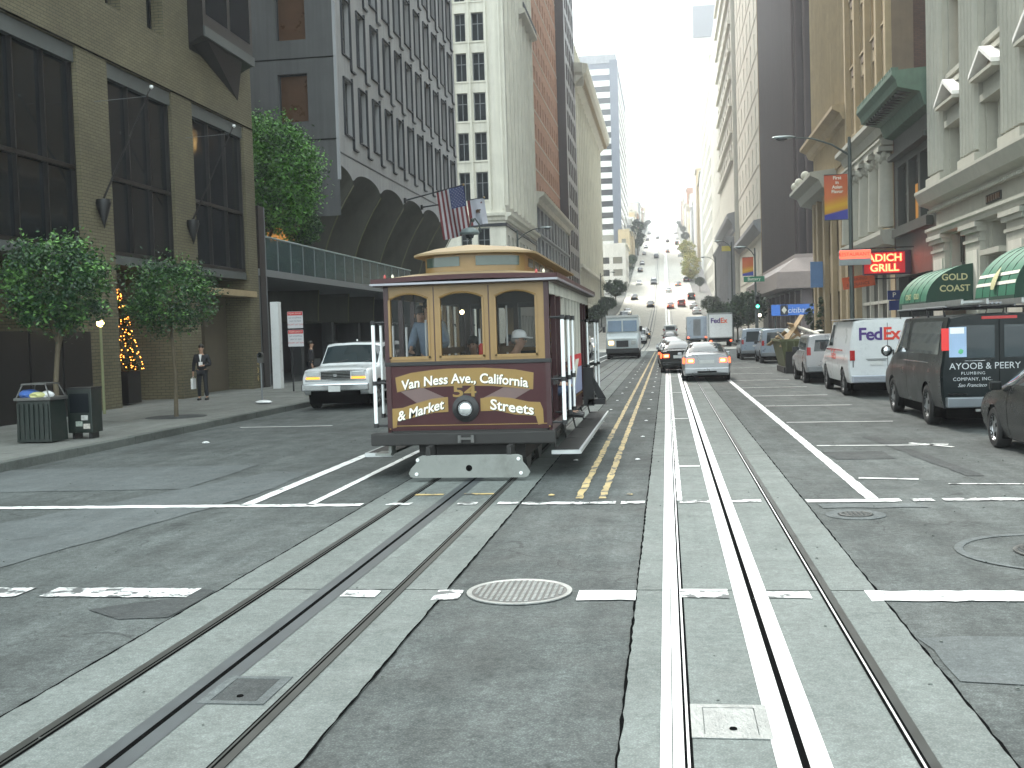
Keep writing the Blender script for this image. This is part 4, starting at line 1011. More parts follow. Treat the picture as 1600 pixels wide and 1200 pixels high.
# ---------------------------------------------------------------- 10.. farther right-hand buildings
t, F, En, cu_, rv = tower('pale_stone_tower', 'pale stone tower with a few narrow windows beside the dark tower', 12, 139.6, 181, 96, 'cream_stone', 6.2, 1.1, 4.6, 2.9, 9, side=1, spand='cream_dull', gm='glass_plain')
cornice(F, t, 0, 41, 14.6, [(0, -.8), (.3, -.6), (.9, .2), (.9, .7), (0, .9)], 'grey_stone')
t, F, En, cu_, rv = tower('balcony_building', 'pale building with stacked dark windows and balconies, right side beyond the stone tower', 11.4, 181.6, 228, 88, 'cream_stone', 5.6, 3.2, 4.4, 2.3, 30, side=1, gm='glass_dark')
for k in range(13):
    q = F.mb(); q.box(.5, 45, 0, .45, 29.3+4.4*k, 29.9+4.4*k); q.build('balcony', M['cream_stone'], t)
cornice(F, t, -.5, 46.5, 19.6, [(0, -2), (.3, -1.8), (.4, -.8), (1.1, .2), (1.2, .9), (0, 1.2)], 'grey_stone')
for i in range(9):
    q = F.mb(); q.tube([(2+5.2*i, .6, .1), (2+5.2*i, .6, 15.5), (2+5.2*i, .6, 17.0)], [.95, .85, 1.2], 12); q.build('column', M['grey_stone'], t, smooth=True)
t, F, En, cu_, rv = tower('grey_cap_building', 'smooth pale slab topped by a small grey box, right side', 12, 228.6, 276, 66, 'cream_dull', 8, .8, 5, 1.4, 12, side=1, endcols=False)
b = MB(); b.box(5, 47, .3, 9, 66.5, 72); b.build('roof_box', M['grey_stone'], t)
t, F, En, cu_, rv = tower('arched_top_building', 'narrow cream building with a tall arched window under its flat top, far right side', 12, 276.6, 348, 69, 'cream_dull', 5.5, 2.4, 4.4, 3.0, 7, side=1, gm='brown_panel', base=0)
b = F.mb(); b.add([(u, .05, v) for u, v in [(58, 49), (66, 49)]+[(62+4*math.cos(a), 54+4*math.sin(a)) for a in [PI*i/10 for i in range(11)]]], [tuple(range(13))]); b.build('arched_window', M['glass_dark'], t)
t, F, En, cu_, rv = tower('white_far_tower', 'very tall washed out white tower with a grey panel near its top', 12.5, 432, 470, 178, 'stucco_white', 5.5, 1.4, 4.2, 1.6, 40, side=1, D=14, gm='grey_blue', base=26, endcols=False)
b = En.mb(); b.box(.4, 12.8, 0, .5, 88, 100); b.build('grey_panel', mat('pale_grey_panel', (.24, .25, .27), .8, 0, .08, .2), t)
# ================================================================== CABLE CAR
M['tan'] = mat('tan_varnished_wood', (.245, .148, .05), .45, 0, .12, 3, streak=.15, coat=.2)
M['maroon'] = mat('maroon_enamel', (.042, .010, .012), .35, 0, .12, 2, coat=.08, dirt=.10, spec=.3)
M['maroon_dk'] = mat('dark_maroon', (.035, .009, .011), .35, 0, .15, 2)
M['roof_canvas'] = mat('painted_canvas_roof', (.27, .195, .11), .7, 0, .12, 2.5, dirt=.2)
M['ochre'] = mat('gold_ochre_paint', (.235, .145, .038), .4, 0, .1, 4)
M['mauve'] = mat('mauve_grey_paint', (.13, .085, .08), .5, 0, .1, 4)
M['letter_w'] = mat('cream_lettering', (.78, .76, .66), .5, 0, .05, 5)
M['letter_k'] = mat('black_lettering_shade', (.02, .018, .012), .6, 0, 0)
M['fender'] = mat('grey_fender_steel', (.215, .225, .21), .5, .2, .12, 4, dirt=.3)
M['underbody'] = mat('grimy_black_iron', (.022, .021, .020), .7, .1, .3, 3)
M['wood_dk'] = mat('dark_interior_wood', (.04, .02, .012), .5, 0, .2, 4)
M['seat'] = mat('slatted_seat_wood', (.13, .08, .035), .5, 0, .2, 4)
M['glass_tram'] = glassmat('tram_window_glass', (.02, .022, .022), .05, spec=.2, alpha=.42, wob=0)
M['pole_w'] = mat('white_pole', (.82, .84, .84), .25, 0, .04, 3)
TX, TY = -2.72, 14.75
TR = thing('cable_car', 'maroon and tan cable car with gold route ribbons on its front', 'cable car', (TX, TY, 0))
LT, HW = 7.5, 1.15
wins = [(-1.06, -.535), (-.355, .225), (.42, .955)]
def azt(x, a, c): t = (x-a)/(c-a)*2-1; return 2.475+.07*(1-t*t)
# front and rear ends
def end_panel(y, s, nm):
    b = MB()
    b.box(-HW, HW, y, y+s*.05, .66, 1.56); o = b.build(nm, M['maroon'], TR, bevel=.006)
    b = MB(); b.box(-HW-.01, HW+.01, y-s*.015, y+s*.06, 1.56, 1.615); b.build('belt_rail', M['black'], TR, bevel=.005)
    b = MB()
    xs = [-HW, *[v for w in wins for v in w], HW]
    for i in range(0, 8, 2): b.box(xs[i], xs[i+1], y, y+s*.07, 1.69, 2.66)
    b.box(-HW, HW, y, y+s*.07, 1.615, 1.69)
    for a, c in wins:
        n = 10
        for i in range(n):
            x0, x1 = a+(c-a)*i/n, a+(c-a)*(i+1)/n
            z0, z1 = azt(x0, a, c), azt(x1, a, c)
            b.add([(x0, y, z0), (x1, y, z1), (x1, y, 2.66), (x0, y, 2.66), (x0, y+s*.07, z0), (x1, y+s*.07, z1), (x1, y+s*.07, 2.66), (x0, y+s*.07, 2.66)], [(0, 1, 2, 3), (4, 7, 6, 5), (0, 4, 5, 1)])
    f = b.build('window_frame', M['tan'], TR)
    # raised sash mouldings
    for a, c in wins:
        b = MB(); w = .028; yy = (y-s*.012, y) if s > 0 else (y, y-s*.012)
        y0, y1 = min(yy), max(yy)
        b.box(a-w, a, y0, y1, 1.66, 2.47); b.box(c, c+w, y0, y1, 1.66, 2.47); b.box(a-w, c+w, y0, y1, 1.645, 1.69)
        pts = [(a-w/2+(c-a+w)*i/12, (y0+y1)/2, azt(a+(c-a)*i/12, a, c)+.012) for i in range(13)]
        b.tube(pts, w*.45, 6); b.build('sash', M['tan'], f)
        b = MB(); b.quad((a, y+s*.04, 1.69), (c, y+s*.04, 1.69), (c, y+s*.04, 2.54), (a, y+s*.04, 2.54)); b.build('pane', M['glass_tram'], TR)
    for x in (-.445, .32, -HW+.03, HW-.03):
        b = MB(); y0, y1 = sorted((y-s*.006, y-s*.0)); b.box(x-.006, x+.006, y0, y1, 1.62, 2.64); b.build('trim_line', M['maroon_dk'], f)
    b = MB(); y0, y1 = sorted((y-s*.008, y)); 
    for x in (-HW+.035, HW-.035): b.box(x-.008, x+.008, y0, y1, .68, 1.55)
    b.box(-HW+.04, HW-.04, y0, y1, .725, .735); b.build('pinstripe', M['ochre'], o)
    return o
dash = end_panel(0, 1, 'front_dash'); end_panel(LT, -1, 'rear_dash')
RB = {'top': [(-1.01, 1.401), (-0.785, 1.458), (-0.5, 1.488), (-0.278, 1.5), (0.223, 1.5), (0.656, 1.467), (0.902, 1.421), (0.889, 1.207), (0.649, 1.231), (0.34, 1.262), (-0.034, 1.276), (-0.443, 1.27), (-0.793, 1.247), (-0.992, 1.208)],
 'll': [(-1.09, 0.966), (-0.93, 0.976), (-0.721, 1.037), (-0.513, 1.088), (-0.291, 1.105), (-0.292, 0.913), (-0.487, 0.907), (-0.775, 0.848), (-1.013, 0.802), (-1.022, 0.722), (-1.075, 0.71), (-1.104, 0.754)],
 'lr': [(0.172, 1.079), (0.335, 1.103), (0.583, 1.079), (0.828, 1.025), (0.988, 1.015), (1.025, 0.923), (1.03, 0.739), (0.955, 0.728), (0.925, 0.839), (0.638, 0.863), (0.391, 0.917), (0.173, 0.916)],
 'ml': [(-0.953, 1.207), (-0.634, 1.255), (-0.292, 1.095), (-0.73, 1.046)], 'mr': [(0.494, 1.235), (0.87, 1.202), (0.644, 1.072), (0.197, 1.09)]}
for k, z in (('ml', .003), ('mr', .003), ('top', .006), ('ll', .006), ('lr', .006)):
    if z > .004:   # darker outline just behind the ribbon
        cx = sum(p[0] for p in RB[k])/len(RB[k]); cz = sum(p[1] for p in RB[k])/len(RB[k])
        q = MB(); q.prism([(cx+(a-cx)*1.012, cz+(c-cz)*1.07) for a, c in RB[k]], -z+.0015, -z+.003); q.build('ribbon_edge', M['tan'], dash)
    q = MB(); q.prism(RB[k], -z-.001, -z+.0012); q.build('ribbon', M['ochre'] if z > .004 else M['mauve'], dash)
def letters(s, size, x, z, bend, col='letter_w', y=-.0085, sx=1, bold=.004, shear=0):
    me = text_mesh('lettering', s, size, M['letter_k'], .0004, bend, sx=sx, bold=bold+.002, shear=shear); link('lettering_shade', me, dash, (x+.009, y+.0006, z-.007))
    me = text_mesh('lettering', s, size, M[col], .0006, bend, sx=sx, bold=bold, shear=shear); link('lettering', me, dash, (x, y-.0008, z))
letters('Van Ness Ave., California', .184, -.052, 1.365, lambda x: -.105*x*x, sx=.93, shear=.05)
letters('54', .215, -.055, 1.185, None, 'ochre', -.002, 1.6, .004)
letters('& Market', .188, -.68, .935, lambda x: .185*x+.02*math.sin(x*4), shear=.1, sx=.92)
letters('Streets', .20, .60, .955, lambda x: -.15*x, sx=1.06, shear=.05)
# headlight
q = MB(); q.lathe([(.185, 0), (.185, -.03), (.12, -.06), (.115, -.03), (0, -.03)], (-.04, 0, .955), 24, 'y'); hl = q.build('headlight', M['black'], TR, smooth=True)
q = MB(); q.lathe([(.085, -.03), (.08, -.055), (.05, -.075), (0, -.082)], (-.04, 0, .955), 20, 'y'); q.build('lens', mat('headlight_lens', (.75, .76, .76), .08, .6, .05, 30), hl, smooth=True)
q = MB(); q.lathe([(.098, -.03), (.098, -.06), (.085, -.06), (.085, -.03)], (-.04, 0, .955), 20, 'y'); q.build('bezel', M['chrome'], hl, smooth=True)
# bumper beam, steps, fender
q = MB(); q.box(-1.36, 1.2, -.16, .02, .47, .64); q.build('bumper', M['underbody'], TR, bevel=.02)
q = MB(); q.box(-.13, -.09, -.2, -.16, .5, .6); q.box(.05, .09, -.2, -.16, .5, .6); q.box(-.12, .08, -.19, -.165, .54, .57); q.build('coupling', M['iron'], TR)
fp = [(-.70, .07), (.80, .06), (.845, .075), (.87, .12), (.83, .19), (.78, .25), (.77, .33), (.72, .35), (-.58, .35), (-.63, .33), (-.66, .25), (-.73, .18), (-.76, .12), (-.74, .08)]
q = MB(); q.prism(fp, -.45, -.40); fo = q.build('lifeguard_fender', M['fender'], TR, bevel=.008)
for x, z in ((-.64, .30), (.73, .30), (-.66, .11), (.76, .11)):
    q = MB(); q.lathe([(0, -.02), (.022, -.018), (.026, 0)], (x, -.45, z), 10, 'y'); q.build('bolt', M['white'], fo)
q = MB(); q.lathe([(0, -.003), (.043, -.003), (.043, 0)], (.06, -.45, .185), 16, 'y'); q.build('hole', M['groove'], fo)
q = MB(); 
for x in (-.5, .6): q.box(x-.03, x+.03, -.42, .0, .3, .47)
q.build('fender_arm', M['underbody'], TR)
q = MB(); q.box(-1.32, -1.1, -.1, .25, .33, .36); q.box(-1.14, -1.1, -.05, .2, .36, .5); q.build('corner_step', M['fender'], TR)
for s_ in (1, -1):
    q = MB(); xa, xb = sorted((s_*1.15, s_*1.50)); q.box(xa, xb, .12, LT-.1, .31, .345); o = q.build('running_board', M['underbody'], TR)
    q = MB(); xa, xb = sorted((s_*1.49, s_*1.525)); q.box(xa, xb, .10, LT-.1, .295, .35); q.box(min(s_*1.12, s_*1.5), max(s_*1.12, s_*1.5), .08, .12, .295, .35); q.build('board_edge', mat('worn_edge_strip', (.50, .52, .52), .4, .5, .1, 5), o)
    for y in (.3, 1.9, 3.6, 5.4, 7.0):
        q = MB(); q.tube([(s_*1.1, y, .62), (s_*1.16, y, .35), (s_*1.45, y, .32)], .018, 6); q.build('board_bracket', M['underbody'], o)
# underframe, trucks, wheels
q = MB(); q.box(-1.08, 1.08, .0, LT, .5, .66); q.box(-.75, .75, .15, LT-.15, .24, .5); q.build('underframe', M['underbody'], TR)
for y in (.9, 2.3, LT-2.3, LT-.9):
    for s_ in (-1, 1):
        q = MB(); q.lathe([(.0, -.03), (.26, -.03), (.28, 0), (.31, .0), (.31, .05), (.12, .05), (0, .05)], (s_*.56+.09, y, .30), 20, 'x'); q.build('wheel', M['iron'], TR, smooth=True)
# sides
for s_ in (1, -1):
    X = s_*HW
    def bx(b, t0, t1, y0, y1, z0, z1): xa, xb = sorted((X-s_*t0, X-s_*t1)); b.box(xa, xb, y0, y1, z0, z1)
    # solid cabin part from 2.3 to LT-2.3 ; open ends with benches
    q = MB(); bx(q, 0, .04, 0, LT, .62, .74); q.build('side_sill', M['maroon'], TR)
    c0, c1 = 2.25, LT-2.25
    q = MB(); bx(q, 0, .04, c0, c1, .74, 1.5); sp = q.build('side_panel', M['maroon'], TR)
    q = MB(); bx(q, -.012, 0, c0, c1, .86, .88); bx(q, -.012, 0, c0, c1, 1.42, 1.44); q.build('pinstripe', M['ochre'], sp)
    q = MB(); bx(q, 0, .05, c0, c1, 1.5, 1.56); bx(q, 0, .05, 0, LT, 2.5, 2.68)
    n = 5; w = (c1-c0)/n
    for i in range(n+1): bx(q, 0, .06, c0+w*i-.045, c0+w*i+.045, 1.5, 2.5)
    q.build('side_window_frame', M['cream_dull'] if s_ > 0 else M['tan'], TR)
    for i in range(n):
        q = MB(); x = X-s_*.03; q.quad((x, c0+w*i+.045, 1.56), (x, c0+w*(i+1)-.045, 1.56), (x, c0+w*(i+1)-.045, 2.5), (x, c0+w*i+.045, 2.5)); q.build('pane', M['glass_tram'], TR)
    for y in (.03, .85, 1.6, LT-1.6, LT-.85, LT-.03):
        q = MB(); bx(q, 0, .07, y-.04, y+.04, .7, 2.68); q.build('post', M['maroon_dk'], TR)
    for (ya, yb) in ((.25, 2.1), (LT-2.1, LT-.25)):
        # outward facing bench: seat and slatted back
        se = MB()
        for i in range(5): xa, xb = sorted((s_*(.98-.09*i), s_*(.98-.09*i-.075))); se.box(xa, xb, ya, yb, 1.08, 1.105)
        so_ = se.build('bench_seat', M['seat'], TR)
        for i in range(5):
            q = MB(); x = s_*(.50-.02*i); xa, xb = sorted((x, x-.02)); q.box(xa, xb, ya, yb, 1.18+.13*i, 1.27+.13*i); q.build('bench_slat', M['seat'], TR)
        q = MB(); xa, xb = sorted((s_*.55, s_*.92)); q.box(xa, xb, ya, yb, .7, 1.07); q.build('bench_front', M['frame_grey'], TR)
    # white grab poles
    for y, xo in ((.02, .17), (.55, .20), (1.25, .20), (2.15, .12), (LT-2.1, .12), (LT-1.2, .2), (LT-.3, .2)):
        q = MB(); x = X+s_*xo; lo = .72 if y < .3 else (.82 if y < 2 else .7)
        q.tube([(x, y, lo), (x, y, 2.2)], .027 if y < .3 else .02, 10); po = q.build('grab_pole', M['pole_w'], TR, smooth=True)
        q = MB()
        for z in (lo+.02, 1.33, 2.17): q.tube([(X-s_*.01, y, z), (x, y, z)], .017, 6); q.lathe([(.036, -.03), (.036, .03)], (x, y, z), 10)
        q.build('pole_bracket', M['black'], po)
    q = MB(); xa, xb = sorted((X+s_*.03, X+s_*.05)); q.box(xa, xb, .03, .5, 1.25, 1.37); q.build('grab_plate', M['black'], TR)
# red, white and blue advertising banner along the right side
M['banner_red'] = mat('red_banner', (.62, .03, .04), .5, 0, .1, 3); M['banner_blue'] = mat('blue_banner', (.30, .33, .50), .5, 0, .1, 3)
q = MB(); q.box(HW+.015, HW+.03, 2.4, LT-2.5, 1.36, 1.58); bo = q.build('side_banner', M['banner_red'], TR)
q = MB(); q.box(HW+.015, HW+.03, 2.4, LT-2.5, .92, 1.355); q.build('banner_lower', M['banner_blue'], bo)
q = MB(); q.quad((HW+.034, 2.5, .95), (HW+.034, 3.2, .95), (HW+.034, 4.4, 1.5), (HW+.034, 3.7, 1.5)); q.build('banner_stripe', M['letter_w'], bo)
q = MB(); q.box(HW+.03, HW+.22, LT-2.2, LT-2.0, .6, 1.3); q.box(HW+.1, HW+.42, LT-2.2, LT-1.9, .62, .72); q.add([(HW+.05, LT-2.1, 1.3), (HW+.12, LT-2.1, 1.3), (HW+.44, LT-2.1, .72), (HW+.3, LT-2.1, .68)], [(0, 1, 2, 3)]); q.build('step_bracket', M['black'], TR)
# roof
def roofz(x, edge=2.755): return edge+.035*(1-(x/1.27)**2)
q = MB()
def rf(a, c):
    y = -.16+(LT+.32)*a; x = -1.27+2.54*c
    # rounded ends in plan
    e = min(y+.16, LT+.16-y); k = 1 if e > .18 else .965+.035*e/.18
    return (x*k, y, roofz(x)+.065*min(1, max(0, e/.35))*(1-(abs(x)/1.27)**3))
q.grid(rf, 24, 16); q.build('roof_deck', M['roof_canvas'], TR, smooth=True)
q = MB()
q.prism([(-1.27+2.54*i/12, roofz(-1.27+2.54*i/12)-.062) for i in range(13)]+[(1.27-2.54*i/12, roofz(1.27-2.54*i/12)+.004) for i in range(13)], -.175, -.155)
q.prism([(-1.27, 2.69), (1.27, 2.69), (1.27, 2.765)]+[(1.27-2.54*i/12, roofz(1.27-2.54*i/12)-.0) for i in range(1, 12)]+[(-1.27, 2.765)], LT+.155, LT+.175)
q.box(-1.285, -1.265, -.16, LT+.16, 2.69, 2.765); q.box(1.265, 1.285, -.16, LT+.16, 2.69, 2.765); q.build('roof_fascia', M['maroon'], TR)
q = MB(); q.box(-1.29, 1.29, -.19, -.155, 2.672, 2.70); q.box(1.265, 1.30, -.16, LT, 2.672, 2.70); q.box(-1.3, -1.265, -.16, LT, 2.672, 2.70); q.build('drip_rail', mat('drip_rail_grey', (.30, .30, .33), .4, .3, .1, 3), TR)
q = MB(); q.box(-1.26, 1.26, -.15, LT+.15, 2.66, 2.672); q.build('ceiling', M['wood_dk'], TR)
# clerestory: rounded front
cx, cw, y0c, y1c = .05, .72, .12, LT-.12
def cplan(t, w, ext):    # closed rounded outline around the clerestory, t in 0..1
    pts = []
    n = 14
    for i in range(n+1): a = PI+PI*i/n; pts.append((cx+w*math.cos(a), y0c+.50+(.50+ext)*math.sin(a)))
    for i in range(n+1): a = PI*i/n; pts.append((cx+w*math.cos(a), y1c-.50+(.50+ext)*math.sin(a)))
    return pts
P0 = cplan(0, cw, 0); n = len(P0)
q = MB(); q.add([(x, y, 2.80) for x, y in P0]+[(x, y, 3.09) for x, y in P0], [(i, (i+1) % n, n+(i+1) % n, n+i) for i in range(n)]); cl = q.build('clerestory', M['tan'], TR, smooth=50)
P1 = cplan(0, cw+.16, .15)
q = MB(); q.add([(x, y, 3.075) for x, y in P0]+[(x, y, 3.085) for x, y in P1]+[(x, y, 3.115) for x, y in P1]+[(cx+(x-cx)*.72, (y-LT/2)*.96+LT/2, 3.185) for x, y in P1]+[(cx+(x-cx)*.25, (y-LT/2)*.93+LT/2, 3.215) for x, y in P1],
     [(k*n+i, k*n+(i+1) % n, (k+1)*n+(i+1) % n, (k+1)*n+i) for k in range(4) for i in range(n)]+[tuple(range(4*n, 5*n))]); q.build('clerestory_roof', M['roof_canvas'], TR, smooth=50)
# clerestory panes, proud of the curved front and along the sides
pg = glassmat('clerestory_glass', (.05, .07, .06), .15)
for (a0, a1) in ((PI*1.14, PI*1.44), (PI*1.54, PI*1.86)):
    q = MB(); q.grid(lambda a, c: (cx+(cw+.008)*math.cos(a0+(a1-a0)*a), y0c+.5+.508*math.sin(a0+(a1-a0)*a), 2.92+.13*c), 8, 1); q.build('clerestory_pane', pg, cl, smooth=True, fix=False)
for s_ in (-1, 1):
    for i in range(8):
        q = MB(); x = cx+s_*(cw+.006); q.quad((x, .9+.72*i, 2.92), (x, 1.5+.72*i, 2.92), (x, 1.5+.72*i, 3.05), (x, .9+.72*i, 3.05)); q.build('clerestory_pane', pg, cl, fix=False)
# roof lamps
for x, m_ in ((-1.1, 'ru'), (-.99, 'w'), (1.0, 'ru'), (1.1, 'w')):
    q = MB(); q.lathe([(.016, 0), (.02, .025), (.01, .045), (0, .05)], (x, -.08, 2.775), 8); q.build('marker_lamp', mat('lamp_'+m_, (.4, .07, .06) if m_ == 'ru' else (.75, .7, .55), .3), TR, smooth=True)
# interior: floor, bulkheads, bulb, levers, bell
q = MB(); q.box(-1.1, 1.1, .06, LT-.06, .66, .70); q.build('floor', M['wood_dk'], TR)
for y in (2.25, LT-2.25):
    q = MB(); q.box(-1.08, -.35, y-.03, y+.03, .7, 1.6); q.box(.35, 1.08, y-.03, y+.03, .7, 1.6); q.box(-1.08, -1.0, y-.03, y+.03, 1.6, 2.66); q.box(1.0, 1.08, y-.03, y+.03, 1.6, 2.66); q.box(-.42, -.35, y-.03, y+.03, .7, 2.66); q.box(.35, .42, y-.03, y+.03, .7, 2.66); q.box(-1.0, 1.0, y-.03, y+.03, 2.45, 2.66)
    q.build('bulkhead', M['wood_dk'], TR)
q = MB(); q.ico((-.22, .9, 2.30), .03, 2); q.build('light_bulb', mat('bulb_glow', (1, .8, .5), .5, emit=(1, .75, .35), es=14), TR, smooth=True)
for x, y, z1 in ((-.95, .45, 2.1), (-.72, .7, 2.2), (.08, .6, 2.05), (.3, 1.8, 2.4)):
    q = MB(); q.tube([(x, y, .7), (x, y, z1)], .016, 8); q.build('lever', M['pole_w'], TR)
for i in range(4):
    q = MB(); q.tube([(.72, 1.9, 1.75+.12*i), (1.0, 1.9, 1.75+.12*i)], .012, 6); q.build('bench_rail', M['frame_grey'], TR)
q = MB(); q.lathe([(0, .0), (.05, .0), (.05, .13), (.03, .16), (0, .16)], (.13, .5, 1.68), 12); q.build('fire_bottle', mat('red_can', (.65, .03, .02), .3), TR, smooth=True)

# ================================================================== PEOPLE
SKIN = mat('skin', (.42, .25, .17), .6, 0, .1, 12)
HAIR = mat('dark_hair', (.02, .014, .010), .6, 0, .3, 20)
def skinned(name, V, E, rad, m_, parent, sub=2, root=0):
    me = bpy.data.meshes.new(name); me.from_pydata([tuple(v) for v in V], E, []); o = bpy.data.objects.new(name, me); COL.objects.link(o)
    o.modifiers.new('s', 'SKIN'); sv = me.skin_vertices[0].data
    for i, r in enumerate(rad): sv[i].radius = r if isinstance(r, tuple) else (r, r); sv[i].use_root = (i == root)
    ss = o.modifiers.new('u', 'SUBSURF'); ss.levels = sub; ss.render_levels = sub
    dg = bpy.context.evaluated_depsgraph_get(); dg.update(); m2 = bpy.data.meshes.new_from_object(o.evaluated_get(dg)); bpy.data.objects.remove(o)
    m2.name = name; m2.materials.clear(); m2.materials.append(m_); m2.polygons.foreach_set('use_smooth', [True]*len(m2.polygons))
    return link(name, m2, parent)
def person(label, loc, rz, J, top, legs, shoes=None, hair=HAIR, cap=None, group=None, shirt=None, lower=True):
    """J: joint positions in metres, figure facing -Y, origin at the feet"""
    t = thing('person', label, 'person', loc, rz, group)
    j = {k: Vector(v) for k, v in J.items()}
    V = []; E = []; Rr = []; ix = {}
    def add(k, p, r, par=None):
        ix[k] = len(V); V.append(p); Rr.append(r)
        if par: E.append((ix[par], ix[k]))
    add('pel', j['pel'], (.13, .10)); add('waist', j['pel'].lerp(j['chest'], .45), (.125, .095), 'pel'); add('chest', j['chest'], (.15, .11), 'waist'); add('neck0', j['chest'].lerp(j['head'], .42), .065, 'chest'); add('neck', j['chest'].lerp(j['head'], .62), .052, 'neck0')
    add('jaw', j['head']+Vector((0, -.02, -.06)), (.065, .075), 'neck'); add('head', j['head']+Vector((0, 0, .02)), (.078, .092), 'jaw'); add('crown', j['head']+Vector((0, .01, .10)), (.06, .07), 'head')
    for s_ in 'LR':
        add('sh'+s_, j['sh'+s_], .062, 'chest'); add('el'+s_, j['el'+s_], .043, 'sh'+s_); add('wr'+s_, j['wr'+s_], .028, 'el'+s_)
        d = (j['wr'+s_]-j['el'+s_]).normalized(); add('ha'+s_, j['wr'+s_]+d*.08, (.022, .038), 'wr'+s_)
        sd_ = Vector((1 if s_ == 'L' else -1, 0, 0))
        for f in range(4):
            p0 = j['wr'+s_]+d*.09+Vector((0, (f-1.5)*.018, 0)); add('f%s%d' % (s_, f), p0+d*.03, .009, 'ha'+s_); add('g%s%d' % (s_, f), p0+d*(.065-.006*abs(f-1.5))+Vector((0, -.008, -.008)), .0075, 'f%s%d' % (s_, f))
        add('t'+s_, j['wr'+s_]+d*.05+Vector((0, -.04, 0)), .010, 'wr'+s_); add('tt'+s_, j['wr'+s_]+d*.085+Vector((0, -.045, 0)), .008, 't'+s_)
        if lower:
            add('hi'+s_, j['hi'+s_], .085, 'pel'); add('kn'+s_, j['kn'+s_], .055, 'hi'+s_); add('an'+s_, j['an'+s_], .038, 'kn'+s_); add('to'+s_, j['an'+s_]+Vector((0, -.15, -.045)), (.032, .028), 'an'+s_)
    skinned('body', V, E, Rr, SKIN, t)
    # coat or shirt over trunk and arms
    V2 = [j['pel']+Vector((0, 0, -.06)), j['pel'].lerp(j['chest'], .45), j['chest'], j['chest'].lerp(j['head'], .36)]; r2 = [(.17, .13), (.155, .12), (.18, .135), (.085, .08)]; E2 = [(0, 1), (1, 2), (2, 3)]
    for s_ in 'LR':
        n = len(V2); V2 += [j['sh'+s_], j['el'+s_], j['wr'+s_].lerp(j['el'+s_], .08)]; r2 += [.082, .06, .046]; E2 += [(2, n), (n, n+1), (n+1, n+2)]
    skinned('jacket', V2, E2, r2, top, t)
    if lower:
        V3 = [j['pel']]; r3 = [(.155, .12)]; E3 = []
        for s_ in 'LR':
            n = len(V3); V3 += [j['hi'+s_], j['kn'+s_], j['an'+s_]+Vector((0, 0, .02))]; r3 += [.10, .072, .062]; E3 += [(0, n), (n, n+1), (n+1, n+2)]
            q = MB(); a = j['an'+s_]; q.tube([a+Vector((0, .07, -.045)), a+Vector((0, -.02, -.03)), a+Vector((0, -.19, -.055))], [.045, .05, .035], 8); q.build('shoe', shoes or M['black'], t, smooth=True)
        skinned('trousers', V3, E3, r3, legs, t)
    h = j['head']
    if cap is None:
        q = MB(); q.ico((h.x, h.y+.02, h.z+.065), .105, 2, (.86, 1.02, .9), .02); q.build('hair', hair, t, smooth=True)
    else:
        c = MB(); c.lathe([(.104, -.01), (.106, .03), (.09, .075), (.05, .10), (0, .107)], (h.x, h.y, h.z+.055), 16); 
        c.add([(h.x-.075, h.y-.085, h.z+.05), (h.x+.075, h.y-.085, h.z+.05), (h.x+.055, h.y-.19, h.z+.03), (h.x-.055, h.y-.19, h.z+.03), (h.x-.075, h.y-.085, h.z+.06), (h.x+.075, h.y-.085, h.z+.06), (h.x+.055, h.y-.19, h.z+.04), (h.x-.055, h.y-.19, h.z+.04)], [(0, 1, 2, 3), (4, 7, 6, 5), (0, 4, 5, 1), (1, 5, 6, 2), (2, 6, 7, 3), (3, 7, 4, 0)])
        c.build('cap', cap, t, smooth=50)
        q = MB(); q.ico((h.x, h.y+.03, h.z+.02), .098, 2, (.86, .95, .8), .02); q.build('hair', hair, t, smooth=True)
    # face: eyes, nose, mouth, ears
    q = MB(); q.ico((h.x, h.y-.105, h.z-.01), .016, 1, (.8, 1, 1.3)); q.build('nose', SKIN, t, smooth=True)
    for s_ in (-1, 1):
        q = MB(); q.ico((h.x+s_*.033, h.y-.088, h.z+.02), .011, 1); q.build('eye', M['black'], t, smooth=True)
        q = MB(); q.ico((h.x+s_*.088, h.y, h.z), .024, 1, (.4, 1, 1.3)); q.build('ear', SKIN, t, smooth=True)
    q = MB(); q.box(h.x-.022, h.x+.022, h.y-.098, h.y-.088, h.z-.052, h.z-.045); q.build('mouth', mat('lips', (.25, .08, .07), .5), t)
    return t
STAND = dict(pel=(0, 0, .95), chest=(0, 0, 1.32), head=(0, -.01, 1.66), shL=(.19, 0, 1.42), shR=(-.19, 0, 1.42), elL=(.25, .02, 1.13), elR=(-.25, .02, 1.13), wrL=(.24, -.06, .88), wrR=(-.25, -.05, .88),
             hiL=(.09, 0, .90), hiR=(-.09, 0, .90), knL=(.11, -.02, .49), knR=(-.11, -.01, .49), anL=(.12, .03, .09), anR=(-.12, .02, .09))
suit = mat('black_suit', (.013, .014, .018), .8, 0, .2, 10)
J = dict(STAND); J['elR'] = (-.27, .03, 1.14); J['wrR'] = (-.28, -.02, .9); J['wrL'] = (.10, -.2, 1.12); J['elL'] = (.28, -.02, 1.14)
pp = person('man in a black suit holding a white paper near the white door frame', (-14.85, 33.4, .15), R(8), J, suit, suit)
q = MB(); q.add([(-.05, -.133, 1.48), (.05, -.133, 1.48), (.0, -.15, 1.2)], [(0, 1, 2)]); q.box(-.03, .08, -.25, -.20, 1.12, 1.24); q.build('shirt_front', M['white'], pp)
t = thing('shopping_bag', 'small white bag hanging from the suited man\'s hand', 'bag', (-15.14, 33.35, .42))
MB().box(-.04, .04, -.12, .12, .1, .44).build('bag', M['white'], t, bevel=.01); MB().tube([(0, -.07, .44), (0, 0, .58), (0, .07, .44)], .006, 5).build('handle', M['white'], t)
